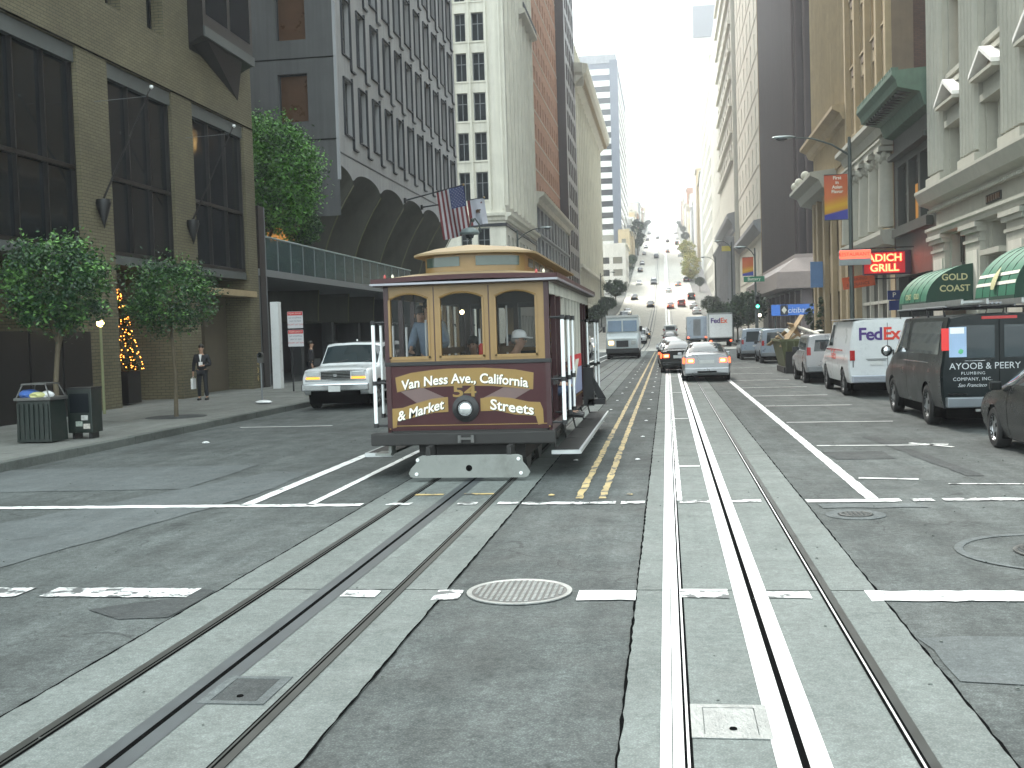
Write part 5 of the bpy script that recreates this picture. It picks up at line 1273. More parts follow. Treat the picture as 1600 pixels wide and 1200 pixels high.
# tram people: origin on the tram floor
def seated(label, x, y, rz, top, legs, cap=None, lean=0, hair=HAIR, z=.70, sh=.58, group=None):
    b = -.0
    J = dict(pel=(0, .05, sh-.12), chest=(0, .02-lean, sh+.26), head=(0, -.04-lean*1.6, sh+.60), shL=(.19, .02-lean, sh+.34), shR=(-.19, .02-lean, sh+.34), elL=(.24, -.06-lean, sh+.06), elR=(-.24, -.06-lean, sh+.06), wrL=(.14, -.28-lean, sh), wrR=(-.14, -.28-lean, sh),
             hiL=(.09, -.02, sh-.12), hiR=(-.09, -.02, sh-.12), knL=(.12, -.42, sh-.08), knR=(-.12, -.42, sh-.08), anL=(.12, -.40, .08), anR=(-.12, -.40, .08))
    return person(label, (TX+x, TY+y, z), rz, J, top, legs, cap=cap, hair=hair, group=group)
blue = mat('blue_shirt', (.06, .13, .32), .8, 0, .2, 10); denim = mat('denim', (.05, .07, .12), .9, 0, .2, 10); dk = mat('dark_coat', (.02, .02, .024), .9, 0, .2, 10); greyb = mat('grey_blue_jacket', (.18, .24, .32), .8, 0, .2, 8); redc = mat('red_jacket', (.40, .03, .03), .8, 0, .2, 8)
seated('passenger in a white cap and blue shirt behind the right front window', .46, .42, R(72), blue, denim, cap=M['white'], lean=.12, sh=.56, hair=mat('grey_hair', (.25, .24, .22), .8))
J = dict(STAND); J['wrR'] = (-.2, -.35, 1.1); J['wrL'] = (.2, -.35, 1.12); J['elL'] = (.26, -.08, 1.14); J['elR'] = (-.26, -.08, 1.14)
person('cable car operator in a grey blue jacket, standing behind the left front window', (TX-.72, TY+.95, .70), 0, J, greyb, dk)
J2 = {k: (v[0], v[1], v[2]*.95) for k, v in J.items()}
person('passenger in a dark coat at the extreme left of the front cabin', (TX-.94, TY+1.35, .70), R(20), J2, dk, dk)
seated('passenger in a dark coat seated on the left bench behind the middle window', -.25, 2.0, R(-10), dk, dk, sh=.5)
seated('passenger in a red jacket seated inside the closed cabin', .28, 3.1, R(0), redc, denim, sh=.5)
seated('passenger in a dark coat seated deep in the cabin at the left', -.55, 3.6, R(-20), dk, dk, sh=.5)
seated('passenger in a grey blue jacket seated deep in the cabin behind the middle window', .0, 4.2, R(10), greyb, dk, sh=.5)
seated('dark dressed passenger on the side bench behind the right grab poles', .88, 1.45, R(90), dk, denim, sh=.5)
# ================================================================== VEHICLES
class Loft:
    """stations: (y, ws,zs, wm,zm, wb,zb, wr,zr, zt); rear at y=0, front at +y"""
    def __init__(s, st): s.st = st
    def ring(s, y):
        st = s.st
        y = max(st[0][0], min(st[-1][0], y))
        for a, b in zip(st, st[1:]):
            if y <= b[0]:
                t = (y-a[0])/(b[0]-a[0]); p = [a[i]+(b[i]-a[i])*t for i in range(10)]; break
        _, ws, zs, wm, zm, wb, zb, wr, zr, zt = p
        A = [(0, zs), (ws, zs), (wm, zm), (wb, zb), (wr, zr), (wr*.72, zr+(zt-zr)*.72), (0, zt)]
        return A
    def P(s, y, q, side=1, off=0):
        A = s.ring(y); i = min(int(q), 5); t = q-i
        x = A[i][0]+(A[i+1][0]-A[i][0])*t; z = A[i][1]+(A[i+1][1]-A[i][1])*t
        # gentle outward bulge on flanks
        if i in (1, 2, 3): 
            k = (.018, .022, .014)[i-1]*4*t*(1-t); dx, dz = A[i+1][0]-A[i][0], A[i+1][1]-A[i][1]; l = math.hypot(dx, dz) or 1
            x += dz/l*(k+off); z -= dx/l*(k+off)
        elif off: z += off*(1 if q > 4 else -1)
        if i == 4 and off: x += off*.3
        return (x*side, y, z)
def car(name, label, cat, loc, rz, group, st, body_m, wheels, wr, side_w=(), wind=None, rearw=None, hubw=.2, seams=(), tail=None, front=None, extra=None, glass='glass_car', rimm='rim', capw=None):
    t = thing(name, label, cat, loc, rz, group); Lf = Loft(st); L_ = st[-1][0]
    ys = sorted(set([round(s_[0], 3) for s_ in st]+[round(L_*i/44, 3) for i in range(45)]))
    ys = [y for i, y in enumerate(ys) if i == 0 or y-ys[i-1] > .02]
    qs = [0, .5, 1, 1.25, 1.5, 1.75, 2, 2.33, 2.66, 3, 3.33, 3.66, 4, 4.3, 4.7, 5, 5.5, 6]
    V = []; F_ = []; full = [(q, 1) for q in qs]+[(q, -1) for q in qs[-2:0:-1]]
    nr = len(full)
    for y in ys:
        for q, sd_ in full: V.append(list(Lf.P(y, q, sd_)))
    ar = wr*1.16
    for v in V:     # snap the sheet to the wheel arches
        for wy in wheels:
            d = math.hypot(v[1]-wy, v[2]-wr)
            if abs(v[0]) > .45 and ar*.80 < d < ar*1.2 and v[2] < wr*2.5: 
                k = ar/d; v[1] = wy+(v[1]-wy)*k; v[2] = wr+(v[2]-wr)*k
    for i in range(len(ys)-1):
        for k in range(nr):
            f = (i*nr+k, i*nr+(k+1) % nr, (i+1)*nr+(k+1) % nr, (i+1)*nr+k)
            c = [sum(V[j][m_] for j in f)/4 for m_ in range(3)]
            if abs(c[0]) > .45 and any(math.hypot(c[1]-wy, c[2]-wr) < ar*.985 for wy in wheels): continue
            F_.append(f)
    F_ += [tuple(range(nr)), tuple(range(len(V)-nr, len(V)))]
    b = MB(); b.add(V, F_); b.build('body', body_m, t, smooth=35)
    hwm = max(s_[3] for s_ in st)
    b = MB()
    for wy in wheels: b.box(-hwm+.06, hwm-.06, wy-ar*.98, wy+ar*.98, .16, wr+ar*.9)
    b.box(-hwm+.16, hwm-.16, .3, L_-.3, .16, .45); b.build('underbody', M['groove'], t)
    for wy in wheels:
        for sd_ in (-1, 1):
            w = MB(); x = sd_*(hwm-.01); iw = -sd_*hubw
            prof = [(wr*.62, x-sd_*.03), (wr*.70, x), (wr*.93, x), (wr, x-sd_*.03), (wr, x+iw), (wr*.6, x+iw)]
            w.lathe([(r, h) for r, h in prof], (0, wy, wr), 22, 'x'); wo = w.build('wheel', M['rubber'], t, smooth=50)
            w = MB(); w.lathe([(wr*.66, x-sd_*.015), (wr*.60, x-sd_*.045), (wr*.25, x-sd_*.03), (wr*.12, x-sd_*.005), (0, x-sd_*.005)], (0, wy, wr), 18, 'x')
            ro = w.build('rim', M[rimm], wo, smooth=50)
            w = MB()
            for k in range(5):
                a = 2*PI*k/5+.3; w.add([(x-sd_*.008, wy+wr*r_*math.cos(a+o), wr+wr*r_*math.sin(a+o)) for r_, o in ((.32, .3), (.54, .2), (.54, -.2), (.32, -.3))], [(0, 1, 2, 3)])
            w.build('rim_slot', M['groove'], ro, fix=False)
    def patchq(nm, m_, y0, y1, q0, q1, sides=(1, -1), off=.006, n=6, k=4, par=None, both=False):
        for sd_ in sides:
            g = MB(); g.grid(lambda a, c: Lf.P(y0+(y1-y0)*a, q0+(q1-q0)*c, sd_, off), n, k); g.build(nm, m_, par or t, smooth=60, fix=False)
    for (y0, y1) in side_w: patchq('side_window', M[glass], y0, y1, 3.12, 3.9)
    for nm, wv in (('windshield', wind), ('rear_window', rearw)):
        if wv:
            y0, y1 = wv; g = MB(); g.grid(lambda a, c: (lambda p: (p[0]*(1-.0), p[1], p[2]))(Lf.P(y0+(y1-y0)*a, 4.12+(6-4.12)*(1-abs(c*2-1)), 1 if c < .5 else -1, .008)), 6, 12); g.build(nm, M[glass], t, smooth=60, fix=False)
    for y in seams: patchq('door_seam', M['groove'], y, y+.012, 1.15, 3.95, off=.004, n=1, k=10)
    t['_L'] = L_
    if extra: extra(t, Lf, patchq)
    del t['_L']
    return t
TAIL = mat('lit_tail_light', (.6, .03, .02), .3, 0, 0, emit=(1, .10, .03), es=1.2); TAILO = mat('dull_tail_light', (.40, .02, .02), .25, 0, .05, 8); AMB = mat('amber_light', (.75, .25, .03), .3, 0, 0, emit=(1, .4, .05), es=.4)
AMBL = mat('lit_amber_light', (.9, .5, .15), .3, 0, 0, emit=(1, .6, .2), es=1.6); HEAD = mat('head_light_glass', (.6, .62, .62), .08, .3, .1, 20); PLATE = mat('number_plate', (.62, .63, .62), .5, 0, .1, 8)
paint = lambda n, c, r=.28, me=.3: mat(n, c, r, me, .06, 2, coat=.6, dirt=.10)
P_white = paint('white_car_paint', (.68, .70, .71), .3, 0); P_silver = paint('silver_car_paint', (.38, .385, .40), .3, .6); P_black = mat('black_car_paint', (.005, .006, .006), .25, 0, .1, 2, coat=.05, spec=.3)
P_dkgreen = mat('dark_green_van_paint', (.005, .009, .010), .3, 0, .1, 2, coat=.03, spec=.28); P_blue = paint('pale_blue_car_paint', (.30, .35, .42), .3, .4); P_grey = paint('grey_car_paint', (.12, .13, .14), .3, .4); P_red = paint('red_car_paint', (.30, .03, .03), .3, 0); P_truck = paint('pale_grey_blue_truck_paint', (.52, .58, .60), .45, 0)
def sedan_st(k=1, h=1, w=1):
    S = [(0, .70, .36, .77, .55, .74, .90, .66, .97, .99), (.09, .76, .24, .84, .55, .80, .94, .68, 1.0, 1.03), (.5, .80, .2, .87, .6, .83, .96, .68, 1.02, 1.06), (.72, .80, .2, .87, .6, .83, .96, .68, 1.03, 1.08), (1.05, .8, .2, .87, .6, .83, .96, .62, 1.22, 1.28), (1.5, .80, .2, .87, .6, .83, .96, .56, 1.36, 1.43),
         (2.1, .80, .2, .87, .6, .83, .95, .565, 1.385, 1.455), (2.7, .80, .2, .87, .6, .83, .94, .565, 1.35, 1.42), (3.1, .80, .2, .87, .6, .82, .93, .64, 1.15, 1.21), (3.5, .80, .2, .87, .6, .82, .91, .70, .94, .985), (4.3, .76, .22, .85, .55, .78, .78, .62, .81, .84), (4.52, .70, .3, .80, .5, .72, .69, .6, .72, .74), (4.6, .62, .36, .70, .5, .66, .62, .58, .65, .66)]
    return [(s_[0]*k, s_[1]*w, s_[2], s_[3]*w, s_[4]*h, s_[5]*w, s_[6]*h, s_[7]*w, s_[8]*h, s_[9]*h) for s_ in S]
def tail_pair(t, y, x0, x1, z0, z1, m_, nm='tail_light', w=.03):
    for s_ in (-1, 1):
        q = MB(); xa, xb = sorted((s_*x0, s_*x1)); q.box(xa, xb, min(y, y+w), max(y, y+w), z0, z1); q.build(nm, m_, t, bevel=.008)
def sedan(label, loc, rz, group, body, lit=True, k=1, front=False, w=1, h=1):
    def ex(t, Lf, pq):
        m_ = TAIL if lit else TAILO; L_ = t['_L']
        for s_ in (1, -1):
            g = MB(); g.grid(lambda a, c: Lf.P(-.0+.26*a if a else .0, 2.35+.55*c, s_, .008), 3, 2); g.build('tail_light', m_, t, fix=False)
        tail_pair(t, -.012, .46, .73, .70*h, .86*h, m_)
        if lit: tail_pair(t, -.018, .50, .66, .74*h, .82*h, AMBL, 'lamp')
        q = MB(); q.box(-.27, .27, -.02, .0, .67, .80); q.build('number_plate', PLATE, t)
        me = text_mesh('plate_number', '4BXK 217', .10, M['letter_k'], .001); me and bpy.data.meshes.remove(me)
        q = MB(); q.box(-.80*w, .80*w, -.07, .1, .30, .52); q.build('rear_bumper', body, t, bevel=.04)
        q = MB(); q.box(-.35, .35, -.075, -.06, .335, .40); q.build('bumper_vent', M['groove'], t)
        q = MB(); q.box(-.55, .55, -.02, .07, .99*h, 1.015*h); q.build('boot_lip', body, t)
        for s_ in (-1, 1):
            q = MB(); xa, xb = sorted((s_*.84*w, s_*1.0*w)); q.box(xa, xb, L_*.70, L_*.70+.10, .90, 1.03); q.build('mirror', body, t, bevel=.02)
            q = MB(); xa, xb = sorted((s_*.56*w, s_*.75*w)); q.box(xa, xb, L_-.20, L_-.05, .56*h, .70*h); q.build('headlight', AMBL if front == 2 else HEAD, t, bevel=.02)
        q = MB(); q.box(-.42, .42, L_-.03, L_+.01, .48, .62); q.build('grille', M['groove'], t); q = MB(); q.box(-.76, .76, L_-.12, L_+.04, .28, .46); q.build('front_bumper', body, t, bevel=.03)
    return car('sedan', label, 'car', loc, rz, group, sedan_st(k, h, w), body, (.93*k, 3.62*k), .31, ((1.0*k, 1.86*k), (1.92*k, 3.15*k)), (2.76*k, 3.44*k), (.76*k, 1.42*k), seams=(1.89*k, 2.9*k, 1.1*k), extra=ex)
def van_st(L_=5.3, hw=1.0, H=2.08, hood=1.30, ws_top=3.85, ws_bot=4.55, nose=1.06, belt=1.25):
    return [(0, .91*hw, .46, .96*hw, .8, .93*hw, belt, .82*hw, H-.09, H-.03), (.05, .94*hw, .38, hw, .8, .97*hw, belt, .85*hw, H-.06, H), (ws_top-.3, .94*hw, .36, hw, .8, .97*hw, belt, .85*hw, H-.06, H), (ws_top, .94*hw, .36, hw, .8, .97*hw, belt, .82*hw, H-.11, H-.04),
            (ws_bot, .94*hw, .36, hw, .8, .95*hw, belt-.04, .86*hw, hood-.06, hood), (L_-.2, .92*hw, .36, .97*hw, .75, .90*hw, nose-.06, .80*hw, nose-.02, nose+.02), (L_-.05, .88*hw, .38, .93*hw, .7, .86*hw, nose-.14, .76*hw, nose-.10, nose-.06), (L_, .82*hw, .42, .86*hw, .7, .8*hw, nose-.22, .7*hw, nose-.19, nose-.17)]
def van_rear(t, hw, H, glassz, m_tail, tz, body, doors=True, tx=.9):
    tail_pair(t, -.02, tx*hw-.09, tx*hw+.04, tz[0], tz[1], m_tail)
    for s_ in (-1, 1):
        if glassz:
            z0, z1 = glassz; q = MB(); x0, x1 = s_*.08, s_*(.80*hw); q.add([(x0, -.012, z0), (x1, -.012, z0), (x1-s_*.10, -.012, z1), (x0, -.012, z1)], [(0, 1, 2, 3)]); q.build('rear_window', M['glass_car'], t, fix=False)
    if doors:
        q = MB(); q.box(-.006, .006, -.008, .0, .55, H-.14); q.build('door_seam', M['groove'], t)
    q = MB(); q.box(-.93*hw, .93*hw, -.16, .02, .40, .58); return q
# ---- white FedEx van
def ex(t, Lf, pq):
    b = van_rear(t, 1.0, 2.1, None, TAILO, (.98, 1.25), P_white, tx=.93)
    b.build('rear_bumper', mat('pale_bumper', (.45, .48, .55), .4, .3, .05), t, bevel=.02)
    for i in range(4):
        q = MB(); q.box(-.9, .9, -.165, -.158, .43+i*.035, .44+i*.035); q.build('bumper_groove', M['frame_grey'], t)
    purple = mat('purple_lettering', (.07, .03, .19), .5); orange = mat('red_lettering', (.70, .05, .03), .5)
    a = text_mesh('lettering', 'Fed', .46, purple, .001, align='LEFT', bold=.012, space=.92); link('lettering', a, t, (-.75, -.012, 1.66))
    w = max(v.co.x for v in a.vertices); a2 = text_mesh('lettering', 'Ex', .46, orange, .001, align='LEFT', bold=.012, space=.92); link('lettering', a2, t, (-.75+w+.015, -.012, 1.66))
    q = MB(); q.box(-.55, .0, -.014, .0, 1.0, 1.02); q.box(-.52, -.05, -.03, -.01, .97, .985); q.build('plate_recess', M['frame_grey'], t); q = MB(); q.box(-.45, -.12, -.02, -.01, .85, .97); q.build('number_plate', PLATE, t)
    q = MB(); q.box(.12, .16, -.035, -.01, 1.02, 1.25); q.box(-.9, -.88, -.03, .0, .8, 1.0); q.build('door_handle', M['black'], t)
    a = text_mesh('lettering', 'FedEx', .36, orange, .001); link('lettering', a, t, (-1.012, 2.6, 1.08), rot=(0, 0, -PI/2))
    q = MB(); q.box(-1.012, -1.006, 1.0, 3.9, 1.22, 1.26); q.build('side_stripe', TAILO, t); 
    tail_pair(t, 4.0, 1.0, 1.18, 1.22, 1.45, M['black'], 'mirror', .12)
    q = MB(); q.box(-.95, .95, .02, 3.4, 2.075, 2.09); q.build('roof_gutter', M['white'], t)
car('delivery_van', 'white delivery van with purple and red letters across its rear doors', 'van', (5.78, 30.0, 0), 0, 'vehicles parked along the right kerb', van_st(5.4), P_white, (1.15, 4.35), .37, ((3.0, 4.2),), (3.9, 4.5), seams=(2.9, 4.25), extra=ex)
# ---- dark plumbing van with ladder rack
def ex(t, Lf, pq):
    b = van_rear(t, 1.0, 2.1, (1.28, 1.86), mat('bright_tail_light', (.50, .02, .02), .25, emit=(1, .03, .02), es=.06), (1.42, 1.82), P_dkgreen, tx=.95)
    b.build('rear_bumper', mat('grey_bumper', (.20, .22, .24), .35, .5, .1), t, bevel=.02)
    for nm, s, size, x, z, sp in (('lettering', 'AYOOB & PEERY', .165, -.86, 1.13, 1.0), ('lettering', 'PLUMBING', .075, -.66, 1.005, 1.2), ('lettering', 'COMPANY, INC.', .085, -.80, .90, 1.1), ('lettering', 'San Francisco', .09, -.72, .79, 1)):
        a = text_mesh(nm, s, size, mat('silver_lettering', (.48, .50, .52), .5), .001, align='LEFT', space=sp, shear=.4 if s[0] == 'S' else 0); link(nm, a, t, (x, -.012, z))
    q = MB(); q.box(-.88, -.56, -.02, -.01, .62, .65); q.box(-.60, -.25, -.03, -.005, 1.225, 1.235); q.build('door_handle', M['chrome'], t)
    q = MB(); q.box(-.3, .3, -.02, .01, 1.97, 2.02); q.build('brake_light', TAILO, t); q = MB(); q.box(-.45, .35, -.18, -.1, .33, .37); q.build('hitch', M['iron_pale'], t)
    q = MB(); q.box(-.86, -.56, -.014, -.011, 1.30, 1.84); q.build('window_sticker', mat('pale_blue_sticker', (.30, .42, .60), .4), t)
    q = MB(); q.box(-.84, -.6, -.018, -.014, 1.72, 1.83); q.build('sticker_label', M['white'], t); 
    q = MB(); q.ico((-.66, -.017, 1.40), .05, 1, (1, .1, 1)); q.build('sticker_logo', mat('green_logo', (.1, .4, .2), .5), t)
    # rack: hoops, side rails, two ladders and pipes
    for y in (.25, 1.5, 2.8, 4.0):
        q = MB(); q.tube([(-.86, y, 2.03), (-.90, y, 2.19), (.90, y, 2.19), (.86, y, 2.03)], .022, 6); q.build('rack_hoop', M['black'], t)
    for x in (-.88, -.3, .3, .88):
        q = MB(); q.tube([(x, .1, 2.21), (x, 4.2, 2.21)], .02, 6); q.build('rack_rail', M['frame_grey'], t)
    for x0, z in ((-.75, 2.235), (.25, 2.235)):
        q = MB()
        for x in (x0, x0+.42): q.box(x-.02, x+.02, -.5, 4.3, z, z+.09)
        for i in range(15): q.box(x0, x0+.42, -.35+i*.31, -.31+i*.31, z+.03, z+.06)
        q.build('ladder', M['iron_pale'], t)
    q = MB()
    for i in range(5): q.tube([(-.25+i*.07, .0, 2.25), (-.22+i*.07, 4.3, 2.26)], .025, 6)
    q.build('pipe_bundle', M['frame_grey'], t)
    [(MB().ico((s_*1.13, 4.2, 1.35), .13, 2, (.95, .55, .95)).build('mirror', M['black'], t, smooth=True), MB().ico((s_*1.13, 4.15, 1.35), .10, 2, (.95, .35, .95)).build('mirror_glass', M['chrome'], t, smooth=True)) for s_ in (-1, 1)]
    q = MB(); xa = -1.025; q.quad((xa, .9, 1.18), (xa, 3.0, 1.18), (xa, 3.0, 1.19), (xa, .9, 1.19)); q.build('side_moulding', M['chrome'], t)
    q = MB(); q.box(-.9, .9, 3.7, 3.85, 2.02, 2.06); q.build('roof_edge_highlight', M['white'], t)
car('plumbing_van', 'dark green plumbing van with ladders on its roof rack', 'van', (5.87, 20.5, 0), 0, 'vehicles parked along the right kerb', van_st(5.4), P_dkgreen, (1.2, 4.35), .38, ((.35, 2.7), (3.0, 4.2)), (3.9, 4.5), seams=(2.85, 4.25), extra=ex)
# ---- near black sedan cut by the frame
sedan('black sedan parked nearest the camera, cut off by the right edge', (5.8, 13.9, 0), 0, 'vehicles parked along the right kerb', P_black, lit=False, w=1.03)
# ---- silver compact SUVs further along
def csuv(label, loc, rz, group, body, lit=False, hw=.86, H=1.66, L_=4.3):
    def ex(t, Lf, pq):
        b = van_rear(t, hw, H, None, TAIL if lit else TAILO, (.95, 1.22), body, False, .9); b.build('rear_bumper', M['frame_grey'] if not lit else body, t, bevel=.03)
        q = MB(); q.add([(-.68*hw, -.014, 1.08), (.68*hw, -.014, 1.08), (.62*hw, -.014, H-.2), (-.62*hw, -.014, H-.2)], [(0, 1, 2, 3)]); q.build('rear_window', M['glass_car'], t, fix=False)
        q = MB(); q.box(-.24, .24, -.02, 0, .78, .90); q.build('number_plate', PLATE, t)
        tail_pair(t, 3.0, .86*hw, 1.1*hw, 1.02, 1.2, M['black'], 'mirror', .1)
        for s_ in (-1, 1): q = MB(); q.tube([(s_*.66*hw, .3, H+.01), (s_*.66*hw, .5, H+.05), (s_*.66*hw, 2.2, H+.05), (s_*.66*hw, 2.4, H+.01)], .015, 6); q.build('roof_rail', M['black'], t)
        tail_pair(t, t['_L']-.06, .5*hw, .78*hw, .62, .8, HEAD, 'headlight', .05)
        q = MB(); q.box(-.4, .4, t['_L']-.03, t['_L']+.012, .5, .72); q.build('grille', M['groove'], t)
    return car('compact_suv', label, 'car', loc, rz, group, van_st(L_, hw, H, 1.05, 2.55, 3.2, .95, 1.02), body, (.8, L_-.85), .34, ((.25, 1.2), (1.26, 2.0), (2.06, 2.85)), (2.6, 3.15), seams=(1.23, 2.03, 2.9), extra=ex)
csuv('silver compact SUV parked in front of the white delivery van', (5.45, 37.6, 0), 0, 'vehicles parked along the right kerb', P_silver)
csuv('pale blue grey people carrier parked just beyond the rubble skip', (5.9, 59.5, 0), 0, 'vehicles parked along the right kerb', P_blue, hw=.95, H=1.85, L_=4.7)
csuv('second pale blue grey people carrier, farther, its roof showing left of the first', (5.35, 67, 0), 0, 'vehicles parked along the right kerb', P_blue, hw=.95, H=1.9, L_=4.8)
# ---- white full-size SUV facing the camera, left kerb
def ex(t, Lf, pq):
    L_ = t['_L']
    q = MB(); q.box(-.42, .42, L_-.03, L_+.03, .86, 1.08); g = q.build('grille', M['groove'], t)
    for i in range(5): q = MB(); q.box(-.42, .42, L_+.03, L_+.04, .875+i*.043, .885+i*.043); q.build('grille_bar', M['iron_pale'], g)
    q = MB(); q.box(-.05, .05, L_+.03, L_+.05, .93, 1.0); q.build('emblem', M['chrome'], g)
    q = MB(); q.box(-.88, .88, L_-.05, L_+.02, .82, .86); q.box(-.88, .88, L_-.05, L_+.02, 1.08, 1.12); q.build('grille_surround', M['chrome'], t)
    for s_ in (-1, 1):
        q = MB(); xa, xb = sorted((s_*.46, s_*.84)); q.box(xa, xb, L_-.05, L_+.03, .93, 1.08); q.build('headlight', HEAD, t, bevel=.02)
        q = MB(); xa, xb = sorted((s_*.46, s_*.86)); q.box(xa, xb, L_-.05, L_+.028, .865, .925); q.build('turn_signal', AMB, t, bevel=.01)
        q = MB(); xa, xb = sorted((s_*.98, s_*1.2)); q.box(xa, xb, 2.95, 3.08, 1.22, 1.42); q.build('mirror', M['black'], t, bevel=.02)
    q = MB(); q.box(-.96, .96, L_-.02, L_+.16, .54, .74); q.build('front_bumper', M['chrome'], t, bevel=.03); q = MB(); q.box(-.7, .7, L_-.02, L_+.10, .40, .54); q.build('air_dam', M['groove'], t)
    q = MB(); q.box(-.17, .17, L_+.16, L_+.175, .52, .68); q.build('number_plate', PLATE, t)
    q = MB(); q.box(-.9, .9, 2.6, 2.64, 1.86, 1.885); q.build('roof_rack_bar', M['black'], t); q = MB(); q.ico((.0, 2.5, 1.93), .035, 1); q.build('roof_light', M['white'], t)
    for x, r in ((-.45, .1), (.35, -.1)): q = MB(); q.tube([(x, 3.5, 1.3), (x-.35, 3.2, 1.40)], .01, 4); q.build('wiper', M['black'], t)
suvst = [(0, .92, .5, .98, .8, .95, 1.15, .84, 1.80, 1.86), (.05, .95, .42, 1.0, .8, .97, 1.15, .86, 1.83, 1.89), (2.5, .95, .42, 1.0, .8, .97, 1.15, .86, 1.83, 1.89), (2.75, .95, .42, 1.0, .8, .97, 1.15, .84, 1.79, 1.86), (3.4, .95, .42, 1.0, .8, .97, 1.13, .86, 1.22, 1.25), (4.6, .95, .42, .99, .8, .95, 1.10, .84, 1.14, 1.18), (4.72, .93, .45, .98, .8, .93, 1.04, .82, 1.09, 1.13), (4.78, .9, .5, .95, .75, .92, 1.0, .8, 1.06, 1.08)]
car('large_suv', 'white full size SUV with amber turn signals facing the camera at the left kerb', 'car', (-9.2, 34.3, 0), PI, None, suvst, P_white, (.95, 3.85), .39, ((.3, 1.5), (1.6, 3.0)), (2.82, 3.36), seams=(1.55, 3.1), extra=ex)
# ---- silver sedan waiting in the lane
sedan('silver sedan with lit tail lights, last in the queue ahead', (1.44, 40.8, 0), 0, 'cars queued in the lane ahead', P_silver, True, 1, w=1.02)
qs_ = [(.55, 49.6, P_black, True), (.42, 57, P_grey, True), (.32, 64, P_white, False), (.3, 71, P_silver, False), (.4, 79, P_white, True)]
ql = ['black car just ahead of the silver sedan, its left tail light lit', 'dark grey car second ahead of the silver sedan in the queue', 'white car third ahead of the silver sedan in the queue', 'silver car fourth ahead of the silver sedan in the queue', 'white car at the far front of the queue before the crossing']
for (x, y, p_, lit), lb in zip(qs_, ql): sedan(lb, (x, y, 0), 0, 'cars queued in the lane ahead', p_, lit)
# ---- step van
def ex(t, Lf, pq):
    L_ = t['_L']
    for s_ in (-1, 1):
        q = MB(); x0, x1 = s_*.05, s_*1.02; q.add([(x0, L_-.80, 2.72), (x1, L_-.80, 2.72), (x1*1.0, L_-.55, 1.94), (x0, L_-.55, 1.94)], [(0, 1, 2, 3)]); q.build('windshield', M['sky_glass'], t, fix=False)
        q = MB(); xa, xb = sorted((s_*.62, s_*.95)); q.box(xa, xb, L_-.02, L_+.03, 1.02, 1.28); q.build('headlight', AMBL if s_ > 0 else HEAD, t, bevel=.02)
        q = MB(); xa, xb = sorted((s_*1.2, s_*1.4)); q.box(xa, xb, L_-.8, L_-.7, 1.9, 2.3); q.build('mirror', M['black'], t)
    q = MB(); q.box(-.42, .42, L_-.02, L_+.03, .85, 1.3); g = q.build('grille', M['groove'], t)
    for i in range(5): q = MB(); q.box(-.4, .4, L_+.03, L_+.04, .9+i*.08, .92+i*.08); q.build('grille_bar', M['frame_grey'], g)
    q = MB(); q.box(-1.15, 1.15, L_-.1, L_+.15, .42, .75); q.build('front_bumper', M['black'], t, bevel=.02)
    q = MB(); q.box(-1.14, 1.14, L_-1.02, L_-.86, 2.95, 3.1); q.build('roof_cap', M['white'], t)
M['sky_glass'] = glassmat('blue_windshield', (.06, .12, .20), .1, wob=0)
st = [(0, 1.1, .5, 1.16, .9, 1.16, 1.9, 1.14, 2.98, 3.05), (5.3, 1.1, .5, 1.16, .9, 1.16, 1.9, 1.14, 2.98, 3.05), (5.42, 1.1, .5, 1.16, .9, 1.16, 1.9, 1.10, 2.9, 2.95), (5.75, 1.1, .5, 1.16, .9, 1.14, 1.75, 1.06, 1.82, 1.85), (6.25, 1.05, .5, 1.12, .9, 1.05, 1.45, .9, 1.50, 1.52), (6.35, 1.0, .55, 1.08, .9, 1.0, 1.38, .88, 1.42, 1.44)]
car('step_van', 'pale grey step van with split blue windshield and one lit headlight, oncoming', 'truck', (-3.1, 83.6, 0), PI, None, st, P_truck, (1.3, 5.2), .42, ((4.6, 5.3),), None, extra=ex, rimm='white')
# ---- box truck with FedEx letters
t = thing('box_truck', 'white box truck with purple and orange letters on its rear, beyond the crossing', 'truck', (5.45, 113, gz(113)))
q = MB(); q.box(-1.2, 1.2, 0, 5.2, .9, 3.45); q.build('cargo_box', M['white'], t, bevel=.04)
q = MB(); q.box(-1.22, 1.22, -.02, .06, .9, 1.0); q.box(-1.22, -1.14, -.02, .06, .9, 3.4); q.box(1.14, 1.22, -.02, .06, .9, 3.4); q.box(-1.22, 1.22, -.02, .06, 3.3, 3.47); q.build('door_frame', M['iron_pale'], t)
a = text_mesh('lettering', 'Fed', .72, mat('deep_purple_lettering', (.06, .02, .18), .5), .002, align='LEFT', bold=.015, space=.92); link('lettering', a, t, (-1.0, -.03, 2.65)); w = max(v.co.x for v in a.vertices)
a = text_mesh('lettering', 'Ex', .72, mat('orange_red_lettering', (.75, .12, .04), .5), .002, align='LEFT', bold=.015, space=.92); link('lettering', a, t, (-1.0+w+.02, -.03, 2.65))
q = MB(); q.box(-1.1, 1.1, 5.3, 6.8, .6, 2.4); q.build('cab', M['white'], t, bevel=.1); q = MB(); q.box(-1.1, 1.1, -.2, .3, .5, .7); q.build('rear_bumper', M['black'], t)
tail_pair(t, -.22, .9, 1.1, .55, .68, TAIL); q = MB(); q.box(-.9, .9, .2, 6.6, .5, .9); q.build('chassis', M['groove'], t)
for y in (1.2, 5.9):
    for s_ in (-1, 1): q = MB(); q.lathe([(0, -.12), (.42, -.12), (.45, 0), (.42, .12), (0, .12)], (s_*1.0, y, .45), 16, 'x'); q.build('wheel', M['rubber'], t, smooth=True)
t2 = thing('box_truck', 'pale blue box truck standing just left of the lettered white box truck', 'truck', (3.3, 121, gz(121)))
